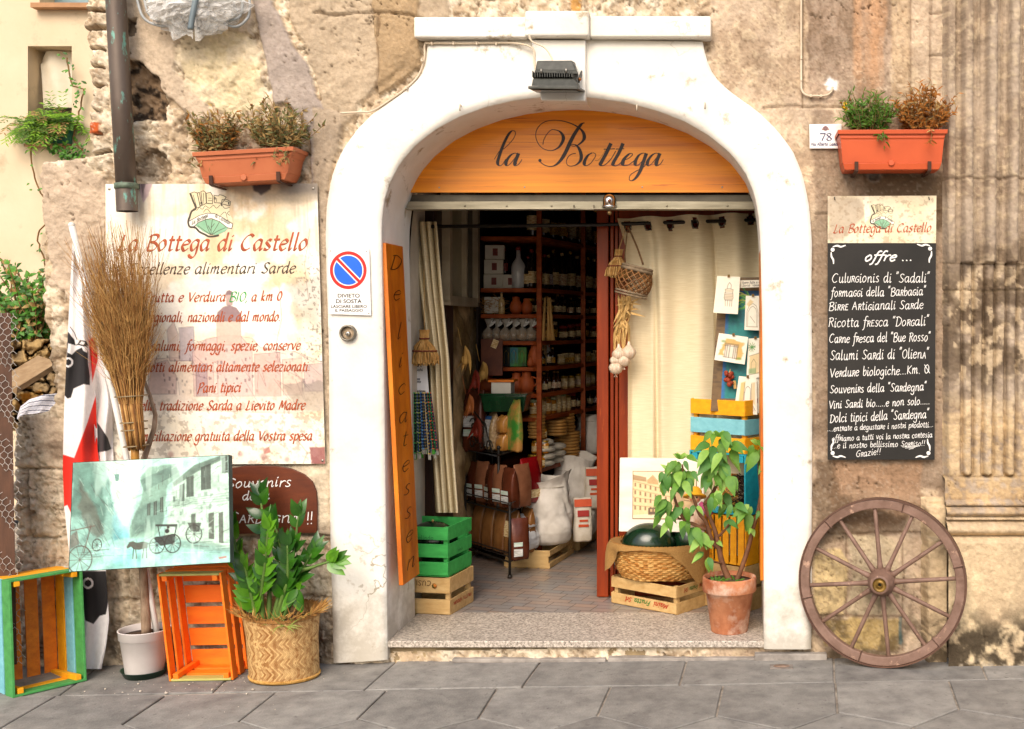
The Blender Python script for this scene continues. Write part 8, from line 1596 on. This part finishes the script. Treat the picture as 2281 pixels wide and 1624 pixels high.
    for q, (u, v) in enumerate(((.12,.3),(.38,.3),(.64,.3),(.86,.34),(1.0,.62))): bag(on(u, v, zs[0]), .105, .07, .25, LOAF, 'bread_pack', 'long brown bread wrapped in clear film on the lowest rack shelf', 'bread', 'wrapped breads on the lowest rack shelf', ez+.1, [(CREL,.2,.8,.4,.75)] if q > 2 else None, q+20, lean=.05)
    bag(Vector((P(1156,1290,1.28).x, 1.27, zs[0]+.006)), .11, .07, .23, FOIL, 'coffee_pack', 'single brown coffee pack standing at the foot of the rack', 'packet', None, .45, [(WLAB,.15,.6,.1,.28),(GLAB,.15,.6,.34,.44)], 31)
    bag(on(.18,.3,zs[2]), .11, .08, .22, PUFF, 'cereal_pack', 'clear pack of puffed cereal behind the scrolls at the left of the rack', 'packet', None, ez, None, 41); bag(on(.42,.35,zs[2]), .10, .08, .215, PUFF, 'cereal_pack', 'clear pack of puffed cereal with a white and blue label on the top rack shelf', 'packet', None, ez, [(WLAB,.1,.9,.1,.82),(mat('blue label', '#2f5f9c', '#3f74b4', rough=.5),.1,.9,.83,.92)], 42)
    for q, (u, v, z_) in enumerate(((.62,.4,0),(.62,.42,.105),(.30,.75,.24),(.62,.72,.22))): bag(on(u, v, zs[2]+z_), .085, .07, .10, TOAST, 'rusk_pack', 'small film pack of golden rusks on the top rack shelf', 'packet', 'packs of rusks on the top rack shelf', ez, None, 50+q)
    bag(on(.82,.5,zs[2]), .13, .05, .30, mat('green printed film', '#3f8a34', '#c28c4a', rough=.3, coat=.4, scale=9, contrast=.3), 'crispbread_pack', 'green printed crispbread pack standing beside the rusks on the rack', 'packet', None, ez, None, 61)
    bag(Vector((P(1060,914,1.66).x, 1.62, k(1004,1.62))), .13, .08, .36, FOIL, 'coffee_pack', 'tall brown coffee pack standing high at the back of the rack', 'packet', None, -.1, [(WLAB,.1,.6,.40,.58),(GLAB,.1,.6,.25,.36)], 62)
    c = P(1127,916,1.60); tt = thing('green_tray', 'dark green glossy tray laid over the top of the rack', 'tray', c); b = MB(); b.hexa([c+Vector((-.115,-.07,0)), c+Vector((.115,-.07,0)), c+Vector((.115,.09,0)), c+Vector((-.115,.09,0))], [c+Vector((-.135,-.085,.10)), c+Vector((.135,-.085,.10)), c+Vector((.135,.10,.10)), c+Vector((-.135,.10,.10))]); b.build('body', mat('bottle green', '#0d3f20', '#082c16', rough=.25, coat=.4), tt, bev=.006); b = MB(); b.box(c+Vector((0,.008,.104)), (.285,.20,.010)); b.build('rim', MC['bottle green'], tt, bev=.003)
rack()
# ------------------------------------------------------------------ shelves and what stands on them
SA = Vector((-1.183, 1.80, 0)); SD = Vector((.237, .972, 0)); SN = Vector((.972, -.237, 0)); LV = [2.03, 1.716, 1.558, 1.395, 1.237, 1.074, .932, .622]
SHW = mat('shelf wood', '#a8501c', '#7c320c', rough=.55, scale=3, stretch=(3,1,8), spec=.25)
def shelf_unit():
    t = thing('shelf_unit', 'red brown wooden shelving full of jars and bottles along the left wall', 'shelves', Vector((SA.x, SA.y, ZF))); E = SA+SD*1.7
    for z in LV:
        b = MB(); q = [Vector((-1.55,1.80,z)), Vector((SA.x-.05,1.795,z)), Vector((SA.x,1.83,z)), Vector((E.x,E.y,z)), Vector((-1.55,E.y,z))]; b.prism([p-UP*.024 for p in q], (0,0,.024)); b.build('shelf_board', SHW, t, bev=.003)
    for s_ in (0, .72, 1.45):
        b = MB(); p = SA+SD*s_-SN*.012; b.box(Vector((p.x,p.y,1.35)), (.030,.030,2.52)); b.build('upright', SHW, t, bev=.002)
    b = MB(); b.box((-1.565, 2.65, 1.35), (.012,1.75,2.5)); b.build('back_panel', mat('dark back', '#2a150c', '#1c0e08', rough=.7), t)
shelf_unit()
GLS = mat('dark bottle glass', '#1c140c', '#2a1c10', rough=.08, coat=.4); GLB = mat('brown jar glass', '#4a2a10', '#33190a', rough=.1, coat=.5); CLR = mat('clear jar', '#d8bf8c', '#b8935a', rough=.08, coat=.6); PRS = mat('preserve', '#c98a2c', '#9c5a14', rough=.15, coat=.5, scale=30); GLD = mat('gold lid', '#b08a2c', '#8a6a1c', rough=.35, metal=.6); RLD = mat('red lid', '#8c1f14', '#701610', rough=.4); GNL = mat('green lid', '#3f7a3a', '#d8d2b0', rough=.5, scale=90); TER = mat('red terracotta', '#b85a28', '#8f3e14', rough=.6, scale=8); TIN = mat('dark tin', '#101413', '#1a201e', rough=.3, metal=.3); CARD = mat('white card', '#d9d4c8', '#c6c0b2', rough=.7)
def bottle(c, h, r, label, group, gm=GLS, cap=RLD, lab=CREL, name='bottle', cat='bottle'):
    t = thing(name, label, cat, c, group); b = MB(); b.lathe(c, [(r*.92,0),(r,.01),(r,h*.52),(r*.85,h*.60),(r*.34,h*.74),(r*.32,h*.93)], 16); b.build('glass', gm, t); b = MB(); b.lathe(c+UP*h*.92, [(r*.37,0),(r*.37,h*.08)], 12); b.build('cap', cap, t)
    if lab: b = MB(); b.lathe(c+UP*h*.14, [(r*1.012,0),(r*1.012,h*.30)], 16, caps=(False,False)); b.build('label', lab, t)
    return t
def jar(c, h, r, label, group, gm=PRS, cap=GLD, lab=CREL, name='jar'):
    t = thing(name, label, 'jar', c, group); b = MB(); b.lathe(c, [(r*.9,0),(r,.008),(r,h*.76),(r*.86,h*.82)], 18); b.build('glass', gm, t); b = MB(); b.lathe(c+UP*h*.81, [(r*.92,0),(r*.92,h*.16),(r*.85,h*.19)], 18); b.build('lid', cap, t)
    if lab: b = MB(); b.lathe(c+UP*h*.18, [(r*1.012,0),(r*1.012,h*.40)], 18, caps=(False,False)); b.build('label', lab, t)
    return t
def pot(c, h, r, label, group=None, handle=False):
    t = thing('terracotta_jar', label, 'jar', c, group); b = MB(); b.lathe(c, [(r*.6,0),(r*.95,h*.25),(r,h*.5),(r*.8,h*.75),(r*.55,h*.86),(r*.62,h)], 20); b.build('body', TER, t)
    b = MB(); b.lathe(c+UP*h*.99, [(r*.6,0),(r*.5,h*.06),(r*.1,h*.10)], 16); b.build('lid', TER, t)
    if handle: b = MB(); b.tube([c+Vector((r*.6,-.01,h*.8)), c+Vector((r*1.35,-.01,h*.75)), c+Vector((r*1.3,-.01,h*.45)), c+Vector((r*.9,-.01,h*.35))], .007, 8); b.build('handle', TER, t)
    return t
def SP(s_, off, z): p = SA+SD*s_-SN*off; return Vector((p.x, p.y, z+.001))
def LP(px, z, Y=1.86): return Vector(((px-CX)*S*(D+Y)/D, Y, z+.001))
LABS = [mat('pale print label', '#f0e6c8', '#b3723a', rough=.5, scale=260, contrast=.3), mat('yellow print label', '#e8b83a', '#8c4a14', rough=.5, scale=200, contrast=.3), mat('white print label', '#f2efe8', '#8c3028', rough=.5, scale=240, contrast=.25)]
CAPS = [GLD, RLD, STR2, mat('cream cloth cap', '#dcc9a0', '#b08a50', rough=.8, scale=200)]
def stock():
    r = random.Random(44)
    def row(protos, zi, n, s0, s1, off, group, sc_=(.90,1.08)):
        for i in range(1, n-1):
            s_ = s0+(s1-s0)*(i)/(n-1); q = r.uniform(*sc_); dup(r.choice(protos), SP(s_+r.uniform(-.006,.006), off+r.uniform(-.012,.012), LV[zi]), r.uniform(-.4,.4), scale=(1,1,q))
    def b0(zi, n, s0, s1, off, h, rr, what, **k):
        g = what+' group'; lab = what; k2 = dict(k); k2.update(lab=r.choice(LABS), cap=r.choice(CAPS)); gn_ = lab.split(' on ')[0]+'s'+' on the shelf'; row([bottle(SP(s0, off, LV[zi]), h, rr, lab, gn_, **k), bottle(SP(s1, off, LV[zi]), h*.93, rr*.95, lab, gn_, **k2)], zi, n, s0, s1, off, g)
    def j0(zi, n, s0, s1, off, h, rr, what, **k): k2 = dict(k); k2.update(lab=r.choice(LABS), cap=r.choice(CAPS)); gn_ = what.split(' on ')[0]+'s in a row'; row([jar(SP(s0, off, LV[zi]), h, rr, what, gn_, **k), jar(SP(s1, off, LV[zi]), h*1.1, rr*.9, what, gn_, **k2)], zi, n, s0, s1, off, None)
    b0(0, 8, .08, 1.15, .09, .30, .038, 'dark wine bottle on the highest shelf')
    b0(1, 6, .42, 1.15, .10, .26, .036, 'dark bottle with cream label on the second highest shelf', cap=GLD); b0(1, 4, .08, .34, .10, .24, .032, 'dark bottle beside the shelf upright on the second highest shelf')
    b0(2, 9, .12, 1.2, .07, .125, .024, 'small liqueur bottle on the shelf under the dark bottles', cap=STR2); j0(2, 7, .18, 1.2, .15, .10, .030, 'brown jar behind the small bottles', gm=GLB, cap=GLD)
    j0(3, 9, .10, 1.2, .08, .10, .032, 'squat preserve jar on the fourth shelf down', gm=GLB, cap=RLD); b0(3, 3, .05, .2, .16, .15, .024, 'thin dark bottle on the fourth shelf down', cap=RLD)
    b0(4, 4, .08, .34, .07, .12, .018, 'slim sauce bottle on the fifth shelf down', cap=RLD); j0(4, 9, .50, 1.25, .08, .065, .026, 'tiny labelled jar on the fifth shelf down', gm=CLR, cap=CREL)
    b0(5, 5, .12, .42, .07, .13, .024, 'labelled vinegar bottle on the sixth shelf down', gm=GLB, cap=STR2); j0(5, 6, .55, 1.2, .08, .085, .026, 'pale honey jar on the sixth shelf down', gm=CLR)
    for i, (cm, gm) in enumerate(((GNL,PRS),(GLD,CLR),(GLD,PRS),(GNL,PRS),(CREL,CLR),(GNL,CLR),(GLD,CLR),(RLD,GLB))): jar(SP(.07+i*.082, .07, LV[6]), .105+.008*(i % 3), .034, ['first jar from the upright on the low jar shelf, cloth green lid','gold lidded jar second from the upright on the low jar shelf','third jar from the upright on the low jar shelf','green lidded jar fourth from the upright on the low jar shelf','cream lidded jar in the middle of the low jar shelf','sixth jar from the upright with a green cloth lid','seventh jar from the upright with a gold lid','red lidded dark jar at the far end of the low jar shelf'][i], 'jars on the low jar shelf', gm=gm, cap=cm)
    b0(6, 4, .76, 1.1, .07, .12, .022, 'little amber bottle on the low jar shelf', gm=GLB, cap=STR2)
    c = SP(.24, .10, LV[4]); bag(c, .10, .07, .20, PUFF, 'grain_pack', 'clear bag of grain standing on the fifth shelf down', 'packet', None, 1.3, [(WLAB,.3,.8,.4,.7)], 71)
    b = MB(); cc = SP(.03, -.025, LV[2]+.10); 
    t = thing('wooden_spoons', 'pale wooden spoons hanging on the shelf upright', 'spoons', cc-UP*.26); [b.tube([cc+Vector((dx,0,0)), cc+Vector((dx*1.6,-.004,-.16)), cc+Vector((dx*2,-.004,-.26))], [.007,.010,.016], 8) for dx in (-.012,.006,.018)]; b.build('spoons', mat('pale beech', '#c49a5c', '#a37a3e', rough=.6), t)
    # flat breads and vacuum packs low down
    wm = mat('white vacuum pack', '#d2cbbd', '#b0a796', rough=.25, coat=.4, scale=9, bump=.4, bscale=20, bdist=.006); 
    for i in range(7):
        s_ = .10+(i % 2)*.17; z = LV[7]+(i//2)*.043; c = SP(s_, .02+r.uniform(-.01,.01), z); b = MB(); b.ball(c+UP*.022, .07, 8, sc3=(1.15,.85,.33), R=Matrix.Rotation(1.3,3,'Z')); b.build('vacuum_pack', wm, label='white vacuum pack of cheese stacked on the lowest shelf', cat='packet', group='white vacuum packs on the lowest shelf')
    brd = mat('flat bread', '#c89a58', '#a57232', rough=.6, scale=12, spot=('#7c4c1c', 14, .6, .08))
    for st_, (s_, n, z0, rr) in enumerate(((.05,7,LV[7]+.18,.055),(.52,9,LV[7],.09),(.50,6,LV[7]+.18,.065),(.35,5,LV[7]+.17,.075))):
        for i in range(n): c = SP(s_, .05, z0+i*.020); b = MB(); b.lathe(c+Vector((r.uniform(-.004,.004), r.uniform(-.004,.004), 0)), [(rr*.9,0),(rr,.008),(rr*.92,.017),(.002,.019)], 22); b.build('flat_bread', brd, label=['round golden flat bread in the stack beside the shelf upright','wide flat bread in the large low stack','flat bread in the small stack on top of the wide breads','flat bread in the middle stack on the vacuum packs'][st_], cat='bread', group=['breads stacked beside the upright','wide breads in the low stack','breads stacked on the wide breads','breads stacked on the vacuum packs'][st_])
    # end bay facing the door: boxes
    em = mat('red stamp print', '#7c2c24', '#5c1c18', rough=.6, scale=60)
    def box(px, z, w_, h, label):
        c = LP(px, z, 1.88); t = thing('gift_box', label, 'box', c); b = MB(); b.box(c+Vector((0,.05,h/2)), (w_,.11,h-.002), R=Matrix.Rotation(.12,3,'Z')); b.build('carton', CARD, t, bev=.002); b = MB(); b.box(c+Vector((.012,-.0085,h*.5)), (.030,.002,h*.5), R=Matrix.Rotation(.12,3,'Z')); b.build('emblem', em, t); return t
    box(1096, LV[1], .115, .088, 'white gift box at the bottom of the stack of three'); box(1097, LV[1]+.089, .115, .088, 'white gift box in the middle of the stack of three'); box(1099, LV[1]+.178, .115, .088, 'white gift box on top of the stack of three'); box(1133, LV[1], .085, .085, 'single white gift box beside the stack of three')
    t = bottle(LP(1154, LV[1], 1.90), .255, .044, 'white ceramic liqueur bottle beside the gift boxes', None, gm=mat('white ceramic', '#d2d4d6', '#bfc2c6', rough=.2, coat=.5), cap=RLD, lab=None, name='ceramic_bottle')
    bottle(LP(1124, LV[1]+.088, 1.95), .16, .022, 'slim dark bottle with a red label behind the single gift box', None, cap=RLD, lab=em); bottle(LP(1176, LV[1], 1.90), .2, .03, 'dark bottle with a cream label at the right end of the gift box shelf', None)
    c = LP(1093, LV[2], 1.86); t = thing('gift_basket', 'straw filled basket with a cream box on the shelf below the gift boxes', 'basket', c); b = MB(); b.box(c+Vector((.01,.04,.055)), (.10,.09,.10)); b.build('box', CARD, t, bev=.002); b = MB(); r2 = random.Random(8)
    for q in range(120): p = c+Vector((r2.uniform(-.09,.08), r2.uniform(-.05,.02), r2.uniform(0,.09))); b.tube([p, p+Vector((r2.uniform(-.05,.05), r2.uniform(-.03,.02), r2.uniform(-.02,.04)))], .0015, 3, caps=False)
    b.build('straws', STRAW, t); bottle(LP(1117, LV[2]), .14, .02, 'small clear bottle beside the straw filled basket', None, gm=CLR, cap=WLAB, lab=None); pot(LP(1149, LV[2]), .10, .038, 'small lidded terracotta jar with white tags', None); pot(LP(1173, LV[2]), .09, .036, 'small terracotta jar at the right end beside the tagged jar', None)
    film = mat('cellophane', '#cfc8ba', '#ada596', rough=.1, coat=.6, alpha=.45); ck = mat('biscuits', '#b98c50', '#94662c', rough=.6, scale=30)
    for q in range(6):
        c = LP(1087+q*19, LV[3], 1.85+.02*(q % 2)); t = thing('sweet_bag', 'clear cellophane bag of sweets tied with a pale ribbon on the third shelf', 'bag', c, 'tied bags of sweets on the third shelf'); b = MB(); b.ball(c+UP*.036, .034, 8, sc3=(1.1,.9,1)); b.build('sweets', ck, t); b = MB(); b.lathe(c, [(.036,.0),(.043,.03),(.036,.06),(.008,.085),(.012,.10),(.03,.135)], 14, caps=(True,False)); b.build('film', film, t); b = MB(); b.leaf(c+UP*.085, (.5,-.3,1), (0,-1,0), .09, .02, 0, .3, .2, 4); b.leaf(c+UP*.085, (.9,-.3,.7), (0,-1,0), .07, .02, 0, .3, .2, 4); b.build('ribbon', WLAB, t)
    for q, (px, m_) in enumerate(((1086,TIN),(1108,TIN),(1129,TIN),(1146,mat('blue green tin', '#2c6a7c', '#4f8a3a', rough=.3, metal=.2, scale=14)),(1164,mat('leaf green tin', '#3f8a2c', '#1d3f1c', rough=.3, scale=20)))):
        c = LP(px, LV[4], 1.87); t = thing('oil_tin', ['black oil tin at the left end of the tin shelf','black oil tin second from the left with a thin gold arch','black oil tin third from the left with a thin gold arch','blue green printed oil tin beside the black tins','bright green oil tin beside the terracotta jars'][q], 'tin', c, 'oil tins'); b = MB(); b.box(c+UP*.06, (.056,.05,.12)); b.build('body', m_, t, bev=.004); b = MB(); b.tube([c+Vector((-.012,-.0262,.02)), c+Vector((-.012,-.0262,.085)), c+Vector((0,-.0262,.10)), c+Vector((.012,-.0262,.085)), c+Vector((.012,-.0262,.02))], .0012, 4); b.build('gold_arch', GLD, t); b = MB(); b.lathe(c+UP*.12, [(.01,0),(.01,.012)], 10); b.build('cap', BLK, t)
    pot(LP(1190, LV[4], 1.85), .135, .038, 'tall terracotta jar with a lid at the end of the tin shelf', None); pot(LP(1181, LV[4], 1.82), .06, .02, 'tiny terracotta pot in front of the tall one', None)
    pot(LP(1086, LV[5]), .11, .05, 'round terracotta jug left of the white carton', None, True); pot(LP(1150, LV[5]), .12, .045, 'terracotta jug right of the white carton', None, True); pot(LP(1172, LV[5]), .125, .05, 'large terracotta jug at the right end below the tins', None, True)
    c = LP(1120, LV[5]-.06, 1.66); t = thing('gift_box', 'white carton with a wooden lid standing on the green tray', 'box', P(1120,884,1.62)); c = P(1120,884,1.62); b = MB(); b.box(c+UP*.045, (.115,.11,.088)); b.build('carton', CARD, t, bev=.002); b = MB(); b.box(c+UP*.096, (.15,.13,.014)); b.build('lid', W_BR, t, bev=.002)
    for q in range(10):
        c = Vector((P(1176+7*(q % 4), 1, 1.72).x+.02*(q//4), 1.84+.02*(q//4), LV[7]+.085*(q//4))) ; jar(c+UP*.002, .08, .026, 'gold lidded jar of yellow preserve stacked at the end of the lowest shelf', 'stacked yellow preserve jars', gm=PRS, cap=GLD, lab=CREL)
stock()
def wall_bits():
    t = thing('interior_window', 'narrow inner window with a pale frame on the left wall', 'window', (-1.60, 1.25, 1.6)); fm = mat('pale frame', '#a99a80', '#8c7d64', rough=.6); z0, z1 = 1.49+(725-672)*S*1.26, 1.49+(725-440)*S*1.26
    b = MB(); y0, y1 = .98, 1.62; x = -1.545; [b.box((x, y, (z0+z1)/2), (.05,.05,z1-z0)) for y in (y0, y1)]; b.box((x+.004, (y0+y1)/2+.05, (z0+z1)/2), (.035,.03,z1-z0)); [b.box((x, (y0+y1)/2, z), (.046,y1-y0,.05)) for z in (z0, z1)]; fr_ = b.build('frame', fm, t); b = MB(); b.box((x-.01, y0+.18, (z0+z1)/2), (.008,.36,z1-z0)); b.build('pane', mat('milky pane', '#a3977a', '#7c7a5c', rough=.25, scale=2), fr_); b = MB(); b.box((x-.01, y1-.14, (z0+z1)/2), (.008,.28,z1-z0)); b.build('pane', mat('dark pane', '#15120f', '#0c0a08', rough=.15), fr_)
    r = random.Random(17); cs = [mat('dried chilli', '#8a2c14', '#5c180a', rough=.6), mat('corn husk', '#c39a54', '#9c7434', rough=.8), mat('gourd', '#a4602c', '#7c3f16', rough=.6)]
    for n, (y, z, ci, lb) in enumerate(((1.12,1.32,1,'pale corn husk posy hung highest on the rubble wall'),(1.35,1.18,0,'pair of dark red dried peppers hung on the rubble wall'),(1.22,1.05,2,'small brown gourd hung on the rubble wall'),(1.55,1.22,1,'corn husk bunch hung deepest along the rubble wall'),(1.40,.90,0,'dark red pepper string hung lowest on the rubble wall'))):
        c = Vector((-1.50, y, z)); b = MB()
        for q in range(7): b.leaf(c+Vector((.02,0,.06)), (r.uniform(-.3,.4), r.uniform(-.5,.5), -1), (1,-.6,0), r.uniform(.10,.16), .03, 0, .2, .5, 5)
        b.tube([c+Vector((0,0,.06)), c+Vector((-.02,0,.16))], .002, 4); b.ball(c+Vector((.02,0,-.02)), .022, 6, sc3=(1,1,1.3)); b.build('hanging_ornament', cs[ci], label=lb, cat='ornament')
    c = Vector((-1.46,1.70,1.30)); t = thing('carved_board', 'dark carved wooden board with a tag hung beside the shelves', 'board', c); b = MB(); b.box(c, (.13,.014,.22)); b.build('board', mat('carved brown wood', '#6b351a', '#48200e', rough=.5, scale=8), t, bev=.003); b = MB(); b.box(c+Vector((.02,-.012,.08)), (.035,.003,.05), R=Matrix.Rotation(.4,3,'Y')); b.build('tag', CREL, t)
wall_bits()
def sack(c, rx, ry, h, label, seed, m, flop=.03, fillm=None, name='sack', open_=True):
    t = thing(name, label, 'sack', c); nv, nu = 46, 80; v, u = np.meshgrid(np.linspace(0,1,nv), np.linspace(0,2*PI,nu,endpoint=False), indexing='ij'); prof = np.interp(v, [0,.05,.25,.5,.72,.86,.93,1], [.80,.96,1.08,1.05,.92,.84,.88,.99]); n = fbm(u*1.6+seed, v*5, 950+seed, 4)-.5; n2 = np.abs(fbm(np.cos(u)*3+seed, v*4+np.sin(u)*3, 960+seed, 4)-.5); R_ = prof*(1+.20*n-.25*n2*(v > .2)); X = c.x+rx*R_*np.cos(u); Y = c.y+ry*R_*np.sin(u); Z = c.z+h*v+flop*np.sin(u*2+seed)*np.clip((v-.8)*5,0,1)+.03*n*(v > .85)
    I = np.arange(nv*nu).reshape(nv,nu); F = np.stack([I[:-1], np.roll(I[:-1],-1,1), np.roll(I[1:],-1,1), I[1:]],-1).reshape(-1,4); np_mesh('sackcloth', np.stack([X,Y,Z],-1).reshape(-1,3), F, None, m, t)
    if open_: b = MB(); b.lathe(c+UP*h*.84, [(rx*.86,0),(rx*.4,.02),(.002,.025)], 24, sy=ry/rx); b.build('filling', fillm or mat('flour filling', '#b5a78e', '#8f8168', rough=.9, scale=30), t)
    else: b = MB(); b.lathe(c+UP*h*.97, [(rx*.98,-.01),(rx*.6,.035),(rx*.2,.055),(.002,.06)], 30, sy=ry/rx); b.build('folded_top', m, t)
    return t
def sacks():
    nat = {'post': W_RW, 'end': W_RW, 'side': W_RW, 'base': W_RW}; m = mat('woven sack', '#e9e2d8', '#cfc7bb', rough=.7, scale=9, detail=3, bump=.25, bscale=14, bdist=.012); e = Vector((.16,.987,0)); n = Vector((.987,-.16,0))
    near = PG(1221,1267,ZF); L, Wd = .46, .26; o = near+e*(L/2)-n*(Wd/2)+UP*.002; crate(frame(o, e, UP, n), L, Wd, .10, nat, 'fruit_crate', 'low wooden crate with white packs under the front sack', nend=1, nside=2, gap=.035)
    near2 = PG(1288,1226,ZF); o2 = near2+e*.22-n*.13+UP*.002; crate(frame(o2, e, UP, n), .44, .26, .235, nat, 'fruit_crate', 'wooden crate deeper in the shop under the paper flour bags', nend=2, nside=2, gap=.03)
    sack(Vector((o.x+.045, o.y-.03, o.z+.11)), .145, .13, .40, 'large open woven white sack beside the rack', 2, m); sack(Vector((P(1278,1100,2.2).x, 2.2, ZF+.06)), .15, .13, .50, 'open woven white sack standing behind the front one', 5, m, flop=.02)
    sack(Vector((o.x-.07, o.y-.20, o.z+.105)), .095, .085, .15, 'small knotted white plastic sack at the front of the low crate', 7, mat('white poly bag', '#d3d3d3', '#bcbcbe', rough=.35, coat=.2, scale=9), open_=False)
    pf = mat('paper flour bag', '#ddd4c6', '#c9bda8', rough=.6, scale=14); orr = mat('orange print', '#d0542a', '#b8401c', rough=.6); rd = mat('red badge', '#a8241c', '#8c1a14', rough=.6)
    for px, Y, lb, sd in ((1297,1.78,'paper flour bag with orange top leaning on the front sack',81),(1322,2.12,'paper flour bag with orange print farther back on the crate',82)):
        Zb = o2.z+.24 if sd == 82 else o2.z+.10; c = Vector(((px-CX)*S*(D+Y)/D, Y, Zb)); bag(c, .115, .075, .26, pf, 'flour_bag', lb, 'flour', None, .25, [(orr,.05,.95,.80,.97),(rd,.2,.8,.58,.72),(orr,.25,.78,.34,.40),(orr,.3,.74,.46,.51)], sd)
    sack(SP(.86, .02, LV[7]), .10, .09, .26, 'upright white sack on the lowest shelf near the door leaf', 9, m, flop=.01); pot(Vector((P(1322,1080,2.35).x, 2.35, .50)), .13, .07, 'round terracotta pot behind the sacks', None)
sacks()
